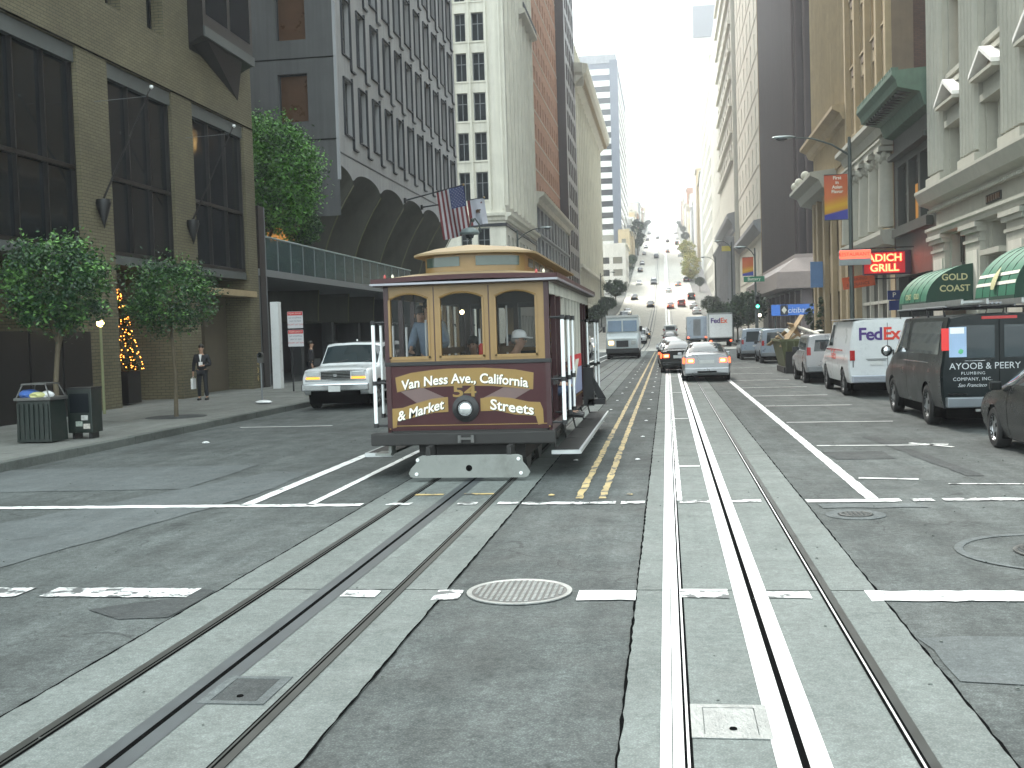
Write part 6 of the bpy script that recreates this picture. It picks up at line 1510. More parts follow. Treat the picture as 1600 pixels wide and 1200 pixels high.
q = MB(); q.box(-1.1, 1.1, 0, 4.6, .8, 3.2); q.build('cargo_box', P_blue, t2, bevel=.04); q = MB(); q.box(-1.0, 1.0, 4.65, 6, .6, 2.3); q.build('cab', P_blue, t2, bevel=.1)
q = MB(); q.box(-.4, .4, -.02, 0, 1.1, 2.9); q.build('rear_door', M['frame_grey'], t2); tail_pair(t2, -.05, .85, 1.05, .85, 1.0, TAIL)
for y in (1.1, 5.2):
    for s_ in (-1, 1): q = MB(); q.lathe([(0, -.12), (.4, -.12), (.42, 0), (.4, .12), (0, .12)], (s_*.95, y, .42), 16, 'x'); q.build('wheel', M['rubber'], t2, smooth=True)
# ---- oncoming and distant cars: prototypes copied
pc = {}
def far(kind, body, lab, x, y, rz=0, grp='distant cars climbing the hill', z=None):
    global pc
    key = (kind, body.name)
    slope = math.atan2(gz(y+4)-gz(y), 4); 
    loc = (x, y, gz(y))
    if key not in pc:
        o = sedan(lab, loc, rz, grp, body, lit=(rz == 0), front=2 if rz else 0) if kind == 's' else csuv(lab, loc, rz, grp, body, lit=(rz == 0), hw=.92, H=1.75)
        pc[key] = o
    else: o = copy_tree(pc[key], None, loc, rz, lab, grp)
    o.rotation_euler = (slope if rz == 0 else -slope, 0, rz); return o
G1 = 'cars in the oncoming lane beyond the cable car'
far('s', P_silver, 'silver car right behind the cable car poles, first in the parking lane', -7.0, 92, PI, G1)
far('s', P_white, 'white oncoming car farther back in the lane beside the step van', -7.3, 104, PI, G1)
far('v', P_grey, 'dark grey car partly hidden left of the step van', -6.6, 84, PI, G1)
far('v', P_white, 'white SUV coming down the street just right of the step van', -3.3, 136, PI, G1)
far('s', P_black, 'black car behind the white oncoming SUV', -3.0, 150, PI, G1)
HC = [('s', P_black, .4, 128, 0, 'black car just past the crossing in the right lane'), ('s', P_white, 3.2, 133, 0, 'white car past the crossing beside the box trucks'), ('v', P_white, .5, 146, 0, 'white SUV starting up the hill'), ('s', P_grey, 3.6, 150, 0, 'grey car near the kerb at the foot of the hill'), ('s', P_black, 5.6, 158, 0, 'black parked car at the foot of the hill'),
      ('s', P_red, 1.0, 252, 0, 'red car with bright brake lights on the lower slope'), ('v', P_red, 3.6, 256, 0, 'red SUV with brake lights on the lower slope'), ('s', P_black, -3.6, 262, PI, 'black car descending the lower slope'), ('s', P_silver, 6.2, 250, 0, 'silver car parked on the lower slope, right kerb'), ('v', P_black, 6.3, 275, 0, 'dark SUV parked higher on the right kerb'),
      ('s', P_white, .8, 300, 0, 'white car climbing the middle of the hill'), ('s', P_grey, 3.6, 318, 0, 'grey car climbing above the red cars'), ('v', P_grey, -3.4, 330, PI, 'grey SUV descending the middle of the hill'), ('s', P_black, 6.2, 330, 0, 'black car parked midway up the hill on the right'), ('s', P_white, -7.8, 330, PI, 'white car parked midway up the hill on the left'),
      ('v', P_black, -3.2, 430, PI, 'dark SUV coming down high on the hill'), ('s', P_grey, 1.2, 455, 0, 'grey car high on the hill'), ('s', P_black, 1.5, 520, 0, 'black car near the brow of the hill'), ('s', P_grey, -3.4, 560, PI, 'grey car coming over the brow'), ('v', P_black, 5.6, 500, 0, 'dark SUV parked high on the hill'), ('s', P_black, -8, 285, PI, 'black car parked on the left of the lower slope'), ('v', P_silver, -8.1, 215, PI, 'silver SUV parked at the left kerb at the foot of the hill'), ('s', P_white, -8.1, 235, PI, 'white car parked at the left kerb at the foot of the hill'), ('s', P_white, 6.2, 225, 0, 'white car parked at the right kerb below the slope'), ('s', P_grey, 6.1, 190, 0, 'grey car parked at the right kerb beyond the trees')]
for k_, b_, x, y, rz, lb in HC: far(k_, b_, lb, x, y, rz)
# ---- rubble skip with its load
t = thing('rubble_skip', 'battered green rubble skip heaped with boards, parked between the SUV and the people carrier', 'skip', (5.5, 46.2, 0))
M['skip'] = mat('drab_green_paint', (.12, .13, .06), .7, .1, .3, 3, dirt=.6); 
q = MB(); w0, w1 = .62, .85
q.add([(-w0, .3, .25), (w0, .3, .25), (w0, 3.4, .25), (-w0, 3.4, .25), (-w1, -.1, 1.35), (w1, -.1, 1.35), (w1, 3.8, 1.35), (-w1, 3.8, 1.35)], [(0, 3, 2, 1), (0, 1, 5, 4), (1, 2, 6, 5), (2, 3, 7, 6), (3, 0, 4, 7)]); q.build('bin', M['skip'], t)
for i in range(5): q = MB(); x = -.62+.31*i; q.box(x-.025, x+.025, -.14+.0, -.06, .95, 1.33); q.build('rib', M['skip'], t)
q = MB(); q.box(-.9, .9, -.14, -.06, 1.33, 1.42); q.box(-.9, -.83, -.1, 3.8, 1.33, 1.42); q.box(.83, .9, -.1, 3.8, 1.33, 1.42); q.build('rim', M['skip'], t)
q = MB(); q.box(-.65, .65, -.02, .25, .0, .9); q.box(-.7, .7, .2, 3.3, .02, .25); q.build('base_frame', M['underbody'], t)
db = [mat('raw_board', (.40, .28, .16), .8, 0, .25, 3), mat('plaster_board', (.68, .66, .60), .8, 0, .1, 3), mat('grey_rubble', (.22, .21, .19), .9, 0, .3, 4)]
random.seed(4)
for i in range(18):
    x, y, z = random.uniform(-.65, .65), random.uniform(.1, 3.3), random.uniform(1.25, 1.7)
    q = MB(); l, w_, h_ = random.uniform(.5, 1.5), random.uniform(.08, .45), random.uniform(.02, .06); q.box(-l/2, l/2, -w_/2, w_/2, -h_/2, h_/2)
    tag(q.build('debris_board', db[i % 3], None, loc=(5.5+x, 46.2+y, z), rot=(random.uniform(-.5, .5), random.uniform(-.9, .9), random.uniform(0, PI))), ('short raw brown board lying jumbled in the rubble skip', 'small pale plaster board piece jumbled in the rubble skip', 'rough grey slab lying jumbled in the rubble skip')[i % 3], 'debris', ('brown boards in the rubble skip', 'plaster pieces in the rubble skip', 'grey slabs in the rubble skip')[i % 3])
for (x, y, z, l, w_, rot, k) in ((-.35, .3, 1.75, 1.6, .35, (.1, -.95, .3), 0), (.35, .4, 1.75, 1.0, .5, (.25, .35, .2), 1), (-.1, .8, 1.65, 1.3, .3, (.2, .7, .9), 0)):
    q = MB(); q.box(-l/2, l/2, -w_/2, w_/2, -.02, .02)
    tag(q.build('debris_board', db[k], None, loc=(5.5+x, 46.2+y, z), rot=rot), {1: 'broad white plaster board lying on top of the rubble skip', 0: 'long brown plank leaning out over the left rim of the rubble skip' if l > 1.4 else 'brown plank crossing behind the white board in the rubble skip'}[k], 'debris')
# ================================================================== TREES AND PLANTS
BARK = mat('bark', (.11, .09, .06), .9, 0, .25, 6, bump=.4, bs=25)
def crown_mesh(name, c, rad, nclump, nleaf, leaf, mats, seed=1, shell=.55, flat=.0, clump_r=.34):
    rnd = random.Random(seed); b = MB(); vs = []; fs = []; ms = []
    for k in range(nclump):
        # clumps spread through the crown's volume, denser near its surface
        while True:
            d = Vector((rnd.uniform(-1, 1), rnd.uniform(-1, 1), rnd.uniform(-1, 1)))
            if .05 < d.length < 1: break
        d = d.normalized()*(shell+(1-shell)*rnd.random()**.6)*(1+.16*mnoise.noise(d*2.1+Vector((seed, 0, 0))))
        if flat and d.z < -flat: d.z = -flat*rnd.random()
        cc = Vector((c[0]+d.x*rad[0], c[1]+d.y*rad[1], c[2]+d.z*rad[2])); cr_ = clump_r*min(rad)*rnd.uniform(.6, 1.25); mi = rnd.choice((0, 0, 1, 1, 2))
        for l in range(nleaf):
            p = cc+Vector((rnd.gauss(0, .5), rnd.gauss(0, .5), rnd.gauss(0, .42)))*cr_
            a, e = rnd.uniform(0, 2*PI), rnd.uniform(-.9, .9); s_ = leaf*rnd.uniform(.6, 1.3)
            u = Vector((math.cos(a)*math.cos(e), math.sin(a)*math.cos(e), math.sin(e)))*s_; v = u.cross(Vector((rnd.uniform(-1, 1), rnd.uniform(-1, 1), rnd.uniform(.2, 1))))
            if v.length < 1e-4: continue
            v = v.normalized()*s_*.5; n = len(vs)
            vs += [p-u, p+v, p+u, p-v]; fs.append((n, n+1, n+2, n+3)); ms.append(mi if rnd.random() < .8 else rnd.randrange(3))
    b.v = [tuple(p) for p in vs]; b.f = fs; b.m = ms
    return b.mesh(name, mats, fix=False)
def tree(name, label, loc, h0, c, rad, trunk_r, nclump, nleaf, leaf, mats=None, seed=1, group=None, limbs=6, cat='tree', **k):
    t = thing(name, label, cat, loc, 0, group); mats = mats or LEAF
    rnd = random.Random(seed)
    b = MB(); b.tube([(0, 0, -.1), (rnd.uniform(-.05, .05)*h0, 0, h0*.5), (c[0]*.5, c[1]*.5, h0), (c[0]*.8, c[1]*.8, c[2])], [trunk_r*1.2, trunk_r, trunk_r*.85, trunk_r*.35], 8); b.build('trunk', BARK, t, smooth=True)
    for i in range(limbs):
        a = 2*PI*i/limbs+rnd.random(); z0 = h0*(.85+.3*rnd.random())
        q = MB(); e = (c[0]+rad[0]*.7*math.cos(a), c[1]+rad[1]*.7*math.sin(a), c[2]+rad[2]*rnd.uniform(-.3, .6)); q.tube([(c[0]*.5, c[1]*.5, z0), ((e[0]+c[0]*.5)/2, (e[1]+c[1]*.5)/2, (z0+e[2])/2+.1*rad[2]), e], [trunk_r*.5, trunk_r*.35, trunk_r*.1], 6); q.build('limb', BARK, t, smooth=True)
    o = link('crown', crown_mesh('crown', c, rad, nclump, nleaf, leaf, mats, seed, **k), t)
    return t
random.seed(11)
tree('street_tree', 'round clipped street tree standing behind the litter bin, nearest the camera', (-13.2, 22.2, .15), 2.0, (.0, .2, 3.25), (1.1, 1.1, 1.0), .06, 170, 66, .05, seed=3)
tree('street_tree', 'round clipped street tree on a thin straight trunk between the bin and the suited man', (-12.25, 25.9, .15), 2.1, (-.1, .1, 3.05), (1.02, 1.0, .95), .05, 170, 52, .045, seed=5)
q = MB(); q.lathe([(.75, .001), (.75, .006), (0, .008)], (-12.25, 25.9, .15), 20); q.build('tree_pit', M['patch_dark'], bpy.data.objects['left_sidewalk'])
tree('terrace_tree', 'large dense green tree growing up from the terrace against the arched building', (-18.3, 48.4, 4.9), 1.3, (.25, 0, 4.6), (2.45, 1.9, 2.75), .11, 400, 95, .085, [mat('leaf_lush', (.085, .24, .035), .5, 0, .4, 1.2), LEAF[0], mat('leaf_fresh', (.12, .28, .05), .5, 0, .4, 2)], seed=8, limbs=8, flat=.85)
tree('terrace_tree', 'smaller bushy tree low on the terrace in front of the first vault', (-17.3, 50.6, 4.9), .9, (.2, 0, 2.5), (.8, .8, .8), .05, 90, 60, .07, seed=9)
FT = [mat('far_leaf', (.035, .07, .028), .6, 0, .4, .8), mat('far_leaf_dark', (.025, .05, .025), .6, 0, .4, .8), mat('far_leaf_light', (.06, .11, .03), .6, 0, .4, .8)]
YT = [mat('autumn_leaf', (.42, .38, .08), .6, 0, .3, .8), mat('autumn_leaf_green', (.30, .32, .08), .6, 0, .3, .8), mat('autumn_leaf_pale', (.50, .42, .14), .6, 0, .3, .8)]
P0_ = tree('street_tree', 'bushy dark street tree just behind the traffic light past the crossing', (8.3, 114, gz(114)), 2, (0, 0, 3.9), (2.1, 2.3, 1.5), .12, 100, 45, .16, FT, seed=12)
n_ = 0
for x, y, s_, lb in ((8.1, 128, .8, 'second bushy dark street tree past the crossing on the right'), (8.0, 150, .8, 'third dark street tree on the right, by the box trucks'), (8.0, 172, .8, 'fourth dark street tree on the right, above the green signal'), (8.2, 205, .8, 'farthest dark street tree on the right before the slope'),
                     (-11.8, 128, .72, 'dark street tree behind the rear grab poles of the cable car'), (-12, 146, .75, 'dark street tree left of the step van'), (-12, 166, .75, 'dark street tree over the step van roof, left side'), (-11.6, 190, .75, 'dark street tree on the left at the foot of the hill'), (-11.8, 222, .8, 'dark street tree on the left below the striped tower'), (-11.8, 262, 1.2, 'dark street tree on the lower slope, left side')):
    o = copy_tree(P0_, None, (x, y, gz(y)), n_*1.3, lb, 'dark street trees beyond the crossing'); o.scale = (s_, s_, s_); n_ += 1
P0_['group'] = 'dark street trees beyond the crossing'
tree('hill_tree', 'tall dark green tree standing high on the left of the hill', (-10.6, 446, gz(446)), 4, (0, 0, 9), (2.6, 2.6, 5.5), .3, 90, 36, .35, FT, seed=21)
tree('hill_tree', 'green tree below the tall one on the left of the hill', (-13.5, 345, gz(345)), 2, (0, 0, 5), (3.2, 3.2, 3.4), .2, 80, 36, .28, FT, seed=22)
tree('hill_tree', 'pale yellow leafed tree on the right of the hill', (7.6, 332, gz(332)), 2, (0, 0, 4.6), (2.5, 2.8, 3.8), .2, 90, 40, .26, YT, seed=23)
tree('hill_tree', 'smaller yellow green tree higher on the right of the hill', (8.0, 395, gz(395)), 2, (0, 0, 5), (2.8, 2.8, 3.6), .2, 70, 36, .3, YT, seed=24)

# decorated Christmas tree in the lobby recess
t = thing('christmas_tree', 'Christmas tree covered in small orange lights in the recess behind the second brick pier', 'tree', (-16.75, 31.75, .2))
q = MB(); q.box(-.42, .42, -.42, .42, 0, 1.0); q.build('pedestal', M['bronze'], t, bevel=.02); MB().tube([(0, 0, .9), (0, 0, 3.3)], [.05, .02], 6).build('trunk', BARK, t)
b = MB(); rnd = random.Random(5)
for i in range(5200):
    z = rnd.random()**1.4; r = (.62*(1-z)+.03)*(.45+.55*rnd.random()**.5); a = rnd.uniform(0, 2*PI); p = Vector((r*math.cos(a), r*math.sin(a), 1.02+z*2.5))
    u = Vector((math.cos(a), math.sin(a), rnd.uniform(-.5, .3)))*.055; v = u.cross(Vector((rnd.uniform(-1, 1), rnd.uniform(-1, 1), 1))).normalized()*.014; b.add([p-u, p+v, p+u, p-v], [(0, 1, 2, 3)])
b.build('branches', LEAF[1], t, fix=False)
b = MB()
for i in range(230):
    z = rnd.random()**1.2; r = .62*(1-z)+.05; a = rnd.uniform(0, 2*PI); b.ico((r*math.cos(a), r*math.sin(a), 1.05+z*2.5), .016, 1)
b.build('string_lights', mat('orange_fairy_lights', (1, .4, .1), .5, emit=(1, .30, .04), es=2.6), t, fix=False)['kind'] = 'stuff'

# ================================================================== STREET FURNITURE, LEFT
t = thing('litter_bin', 'dark green street litter bin with a hooded top full of blue and white rubbish', 'litter bin', (-12.05, 19.65, .15))
M['bin_green'] = mat('dark_green_paint', (.010, .017, .014), .4, 0, .2, 4, dirt=.3)
q = MB(); q.box(-.36, .36, -.3, .3, .02, .82, .02, .02); q.build('bin_body', M['bin_green'], t, bevel=.02)
for i in range(7): q = MB(); x = -.3+i*.1; q.box(x-.02, x+.02, -.32, -.30, .08, .76); q.build('bin_slat', M['bin_green'], t)
q = MB(); q.box(-.38, .38, -.32, .32, .82, .88); q.build('bin_rim', M['iron'], t, bevel=.01)
q = MB(); [q.tube([(x, y, .88), (x*.7, y*.8, 1.12)], .015, 6) for x in (-.34, .34) for y in (-.28, .28)]; q.box(-.26, .26, -.24, .24, 1.12, 1.15); q.build('bin_hood', M['iron'], t)
t2 = thing('rubbish', 'crumpled blue and white wrappers piled in the mouth of the litter bin', 'rubbish', (-12.05, 19.65, 1.03))
q = MB(); q.ico((-.2, -.05, .05), .18, 2, (1.2, 1, .6), .15); q.build('blue_bag', mat('blue_plastic', (.06, .14, .42), .4), t2)
q = MB(); q.ico((.0, -.12, .03), .13, 2, (1.3, 1, .6), .2); q.build('yellow_wrapper', mat('pale_yellow_paper', (.55, .55, .25), .6), t2)
q = MB(); q.ico((.16, -.04, .04), .12, 2, (1, 1, .7), .2); q.build('white_wrapper', M['white'], t2)
t = thing('news_rack', 'low dark newspaper rack with faded stickers, right beside the litter bin', 'news rack', (-11.55, 20.35, .15))
q = MB(); q.box(-.26, .26, -.2, .2, .12, .98); q.build('rack_body', M['bin_green'], t, bevel=.015); q = MB(); q.box(-.27, .27, -.21, .21, .98, 1.02); q.box(-.2, -.15, -.15, .15, 0, .12); q.box(.15, .2, -.15, .15, 0, .12); q.build('rack_legs', M['black'], t)
for i, (x, z, c) in enumerate(((.1, .42, (.4, .4, .38)), (-.02, .30, (.3, .34, .3)), (.14, .25, (.45, .42, .38)), (.02, .7, (.18, .25, .2)))): q = MB(); q.box(x-.07, x+.07, -.206, -.2, z-.05, z+.05); q.build('sticker', mat('faded_sticker_%s' % 'abcd'[i], c, .8, 0, .5, 20), t)
q = MB(); q.box(-.2, .2, -.208, -.2, .52, .9); q.build('rack_window', M['glass_dark'], t)
t = thing('globe_lamp', 'thin post lamp with a small glowing yellow globe between bin and brick wall', 'lamp', (-15.1, 27.6, .15))
MB().tube([(0, 0, 0), (0, 0, 2.35)], .04, 8).build('post', mat('olive_post', (.22, .23, .12), .5), t, smooth=True); q = MB(); q.ico((0, 0, 2.45), .10, 2); q.build('globe', mat('yellow_globe', (1, .85, .3), .4, emit=(1, .80, .25), es=2.5), t, smooth=True)
# ground floor corner pieces behind the bin: dark kiosk-like hoarding leaning on the first pier
t = thing('hoarding', 'tall dark hoarding panels behind the litter bin at the base of the brick building', 'hoarding', (-15.8, 26.0, .15))
for i in range(3): q = MB(); q.box(0, .08, -2.2+i*1.5, -.8+i*1.5, 0, 2.25); q.build('panel', M['bronze'], t, bevel=.01)
# parking meter, plinth paper, white pylon
t = thing('parking_meter', 'grey parking meter on a thin pole in front of the white pylon', 'parking meter', (-12.25, 31.8, .15))
MB().tube([(0, 0, 0), (0, 0, 1.2)], .03, 8).build('pole', M['frame_grey'], t, smooth=True)
q = MB(); q.box(-.09, .09, -.06, .06, 1.18, 1.42); q.lathe([(.09, -.06), (.09, .06)], (0, 0, 1.42), 14, 'y'); q.lathe([(0, -.06), (.09, -.06)], (0, 0, 1.42), 14, 'y'); q.build('meter_head', M['iron'], t, bevel=.01); q = MB(); q.lathe([(0, -.066), (.055, -.066)], (0, 0, 1.44), 12, 'y'); q.build('dial', M['glass_dark'], t, fix=False)
t = thing('white_pylon', 'tall white rectangular pylon standing on the pavement beside the corner pier', 'pylon', (-14.95, 40.6, .15))
q = MB(); q.box(-.16, .16, -.18, .18, 0, 3.35); q.build('slab', M['white'], t, bevel=.015); q = MB(); q.box(-.165, -.155, -.15, .15, .3, 3.1); q.build('side_strip', M['frame_grey'], t)
t = thing('paper_scrap', 'crumpled white paper lying on the kerb at the foot of the parking meter', 'litter', (-11.75, 30.6, .155)); q = MB(); q.ico((0, 0, .05), .22, 2, (1.2, .8, .28), .12); q.build('paper', M['white'], t)
t = thing('paper_scrap', 'small white scrap lying on the road near the left kerb', 'litter', (-9.05, 20.4, 0)); q = MB(); q.ico((0, 0, .015), .06, 1, (1.4, 1, .4), .3); q.build('paper', M['white'], t)
# sign post with two regulation plates
t = thing('sign_post', 'sign post with two stacked red and white parking regulation plates', 'sign', (-13.25, 38, .15))
MB().tube([(-.18, 0, 0), (-.18, 0, 2.95)], .03, 8).build('pole', M['black'], t, smooth=True)
RL, KL2 = mat('red_sign_ink', (.55, .04, .05), .5), mat('grey_sign_ink', (.16, .17, .22), .5)
for z0, (a, b_, c) in ((2.28, ('TOW-AWAY', 'NO STOPPING', '7AM TO 9AM')), (1.62, ('TOW-AWAY', 'NO STOPPING', '3PM TO 7PM'))):
    q = MB(); q.box(-.3, .28, -.045, -.035, z0, z0+.60); s_ = q.build('sign_plate', mat('white_sign', (.62, .62, .64), .5, 0, .04), t, bevel=.003)
    q = MB(); q.box(-.29, .27, -.048, -.045, z0+.46, z0+.59); q.build('sign_header', RL, s_)
    me = text_mesh('lettering', a, .085, M['letter_w'], .0006); link('lettering', me, s_, (-.01, -.0495, z0+.525))
    for i, s2 in enumerate((b_, c, 'EXCEPT SAT SUN')): me = text_mesh('lettering', s2, .075, KL2 if i < 2 else RL, .0006); link('lettering', me, s_, (-.01, -.047, z0+.37-.12*i))
J = dict(STAND)
person('dark clothed person walking half hidden behind the regulation sign post', (-13.9, 41.5, .15), R(100), J, dk, dk)

# ================================================================== LAMPS, BANNERS, SIGNALS
M['lamp_grey'] = mat('galvanised_lamp', (.30, .34, .34), .4, .6, .1, 3); M['pole_dark'] = mat('dark_green_pole', (.06, .075, .07), .5, .2, .15, 3)
def cobra(label, x, y, h, arm, side, base=0, headm='lamp_grey', grp='cobra head street lamps along the street', tilt=0):
    t = thing('street_lamp', label, 'street lamp', (x, y, base), 0, grp); s_ = side
    MB().tube([(0, 0, 0), (0, 0, .4), (0, 0, h-.35), (0, 0, h)], [.14, .10, .075, .06], 12).build('pole', M['pole_dark'], t, smooth=True)
    q = MB(); q.lathe([(.2, 0), (.2, .15), (.13, .35), (.1, .5)], n=12); q.build('pole_base', M['pole_dark'], t, smooth=True)
    MB().tube([(0, 0, h-.75), (s_*.3*arm, 0, h-.28), (s_*.65*arm, 0, h+.02), (s_*arm, 0, h+.10)], [.045, .04, .035, .03], 8).build('arm', M['pole_dark'], t, smooth=True)
    q = MB(); q.ico((s_*(arm+.32), 0, h+.12), .5, 2, (1.0, .34, .16)); q.build('lamp_head', M[headm], t, smooth=True)
    q = MB(); q.ico((s_*(arm+.40), 0, h+.06), .26, 2, (1, .7, .35)); q.build('lens', M['glass_plain'], t, smooth=True)
    return t
def banner(label, x, y, z0, z1, w, rows):
    t = thing('street_banner', label, 'banner', (x, y, z0))
    m_ = bpy.data.materials.new('banner_print'); m_.use_nodes = True; nt_ = m_.node_tree; p_ = nt_.nodes['Principled BSDF']; p_.inputs['Roughness'].default_value = .7
    tc = nt_.nodes.new('ShaderNodeTexCoord'); sp = nt_.nodes.new('ShaderNodeSeparateXYZ'); rp = nt_.nodes.new('ShaderNodeValToRGB'); nt_.links.new(tc.outputs['Generated'], sp.inputs[0])
    ad = nt_.nodes.new('ShaderNodeMath'); ad.operation = 'MULTIPLY_ADD'; ad.inputs[1].default_value = -.12; nt_.links.new(sp.outputs[0], ad.inputs[0]); nt_.links.new(sp.outputs[2], ad.inputs[2]); nt_.links.new(ad.outputs[0], rp.inputs[0])
    e = rp.color_ramp.elements; e[0].position = .0; e[0].color = (.04, .05, .30, 1); e[1].position = 1; e[1].color = (.42, .07, .03, 1)
    for po, co in ((.10, (.05, .06, .32, 1)), (.13, (.50, .24, .03, 1)), (.24, (.62, .36, .03, 1)), (.45, (.52, .14, .04, 1))): k = e.new(po); k.color = co
    nt_.links.new(rp.outputs[0], p_.inputs['Base Color'])
    H = z1-z0; q = MB(); q.grid(lambda a, c: (-w*a, .03*math.sin(c*5+a*3), H*c), 6, 12); q.build('banner_cloth', m_, t, smooth=True, fix=False)
    q = MB(); q.tube([(0.1, 0, H), (-w, 0, H)], .018, 6); q.tube([(.1, 0, 0), (-w, 0, 0)], .018, 6); q.build('banner_arm', M['pole_dark'], t)
    for i, s2 in enumerate(rows): me = text_mesh('lettering', s2, w*.20, M['letter_w'], .001, bold=.004); link('lettering', me, t, (-w*.45, -.045, H*(.92-.1*i)))
    return t
cobra('nearest cobra head street lamp, its arm reaching left above the orange banner', 7.58, 46.5, 9.6, 2.3, -1)
banner('orange, yellow and blue street banner hanging from the nearest lamp pole', 7.48, 46.5, 6.25, 8.1, .93, ('First', 'in', 'Asian', 'Flavor'))
cobra('cobra head street lamp on the pole with the green street name sign', 7.5, 94, 8.6, .9, -1)
banner('small red and yellow banner on the pole above the street name sign', 7.35, 94, 6.3, 7.85, .9, ())
cobra('third cobra head street lamp on the right, past the crossing', 7.4, 125, 11.6, 1.1, -1, 0)
cobra('fourth cobra head street lamp on the right, far up the street', 7.4, 165, 12.0, 1.4, -1, gz(165)-1)
cobra('cobra head street lamp on the left showing above the cable car roof', -11.1, 83, 9.9, 1.9, 1)
cobra('far cobra head street lamp on the left beneath the cream building', -11.1, 190, 10.5, 1.9, 1, gz(190)-1)
t = thing('dome_street_lamp', 'street lamp with a broad grey dome shade rising behind the cable car roof', 'street lamp', (-11.9, 66.8, .15))
MB().tube([(0, 0, 0), (0, 0, 8.0)], [.12, .06], 10).build('pole', M['pole_dark'], t, smooth=True)
q = MB(); q.lathe([(0, 8.5), (.25, 8.48), (.5, 8.36), (.62, 8.18), (.60, 8.08), (.3, 8.05), (0, 8.05)], n=20); q.build('dome_shade', mat('grey_green_dome', (.20, .25, .25), .5, .2), t, smooth=True)
q = MB(); q.lathe([(.28, 8.05), (.22, 7.85), (.1, 7.8), (0, 7.8)], n=16); q.build('globe', M['glass_plain'], t, smooth=True)
q = MB(); q.tube([(0, 0, 8.45), (.1, 0, 8.9), (.35, 0, 9.05), (.6, 0, 8.7), (.7, 0, 8.2)], .05, 8); q.ico((.2, 0, 8.95), .14, 2); q.build('scroll_arm', M['pole_dark'], t, smooth=True)

# flags on slanting poles
def flag(name, label, base, tip, w, h, build):
    t = thing(name, label, 'flag', base)
    b_, p_ = Vector(base), Vector(tip)-Vector(base)
    MB().tube([(0, 0, 0), p_], [.05, .03], 8).build('flagpole', M['line_dark'], t, smooth=True); q = MB(); q.ico(p_, .08, 2); q.build('finial', M['ochre'], t, smooth=True)
    q = MB(); q.box(-.02, .12, -.12, .12, -.15, .15); q.build('bracket', M['black'], t)
    build(t, p_, w, h); return t
red_f, wh_f, blu_f = mat('flag_red', (.17, .025, .03), .8), mat('flag_white', (.45, .45, .48), .8), mat('flag_blue', (.035, .05, .16), .8)
def cloth(p, d, w, h, a, c):     # a along the fly (hanging down), c across the hoist (along the pole)
    q = p-d*(h*c); fold = .09*math.sin(c*9+a*2.5)*(.3+a)
    return Vector((q.x-.0*a+(.35*a*w*.35), q.y+fold, q.z-w*a-.08*math.sin(a*3)+(.25*a*(c-.5))*0))
def usflag(t, p_, w, h):
    d = p_.normalized(); N_ = 13
    for i in range(N_):
        lo = i/N_; hi = (i+1)/N_
        a0 = .40 if hi <= 7.01/13 else 0
        q = MB(); q.grid(lambda a, c: cloth(p_, d, w, h, a0+(1-a0)*a, lo+(hi-lo)*c), 10, 2); q.build('stripe', red_f if i % 2 == 0 else wh_f, t, smooth=True, fix=False)
    q = MB(); q.grid(lambda a, c: cloth(p_, d, w, h, .40*a, 7/13*c), 6, 6); cn = q.build('canton', blu_f, t, smooth=True, fix=False)
    st_ = MB(); off = Vector((0, -.015, 0))
    for r in range(9):
        for k in range(6 if r % 2 == 0 else 5):
            c = (r+1)/10*7/13; a = ((2*k+1)+(0 if r % 2 == 0 else 1))/12*.40; o = cloth(p_, d, w, h, a, c)+off
            pts = [o+Vector(((.045 if m_ % 2 == 0 else .018)*math.sin(PI*m_/5), 0, (.045 if m_ % 2 == 0 else .018)*math.cos(PI*m_/5))) for m_ in range(10)]
            st_.add(pts, [tuple(range(10))])
    st_.build('stars', wh_f, cn, fix=False)
flag('national_flag', 'striped red and white flag with a starry blue canton hanging from a slanting pole', (-15.95, 66.8, 10.5), (-12.2, 66.8, 11.3), 3.0, 1.75, usflag)
def bearflag(t, p_, w, h):
    d = p_.normalized(); q = MB(); q.grid(lambda a, c: cloth(p_, d, w, h, a, c*.84), 10, 6); fl_ = q.build('flag_field', mat('pale_flag_white', (.56, .58, .66), .8), t, smooth=True, fix=False)
    q = MB(); q.grid(lambda a, c: cloth(p_, d, w, h, a, .84+.16*c), 10, 2); q.build('red_band', red_f, t, smooth=True, fix=False)
    o = cloth(p_, d, w, h, .42, .45)+Vector((0, -.03, 0)); q = MB(); q.ico(o, .16, 1, (1, .05, .6)); q.ico(o+Vector((.14, 0, .04)), .07, 1, (1, .05, .8)); [q.box(o.x+k-.025, o.x+k+.025, o.y-.01, o.y, o.z-.17, o.z-.05) for k in (-.1, -.03, .06, .12)]; q.build('bear', M['brown_panel'], fl_)
    o = cloth(p_, d, w, h, .15, .2)+Vector((0, -.03, 0)); q = MB(); q.add([o+Vector(((.09 if k % 2 == 0 else .036)*math.sin(PI*k/5), 0, (.09 if k % 2 == 0 else .036)*math.cos(PI*k/5))) for k in range(10)], [tuple(range(10))]); q.build('star', red_f, fl_, fix=False)
flag('state_flag', 'white flag with a small brown bear hanging behind the striped flag', (-15.95, 71.5, 10.6), (-11.7, 71.5, 11.05), 1.7, 1.15, bearflag)

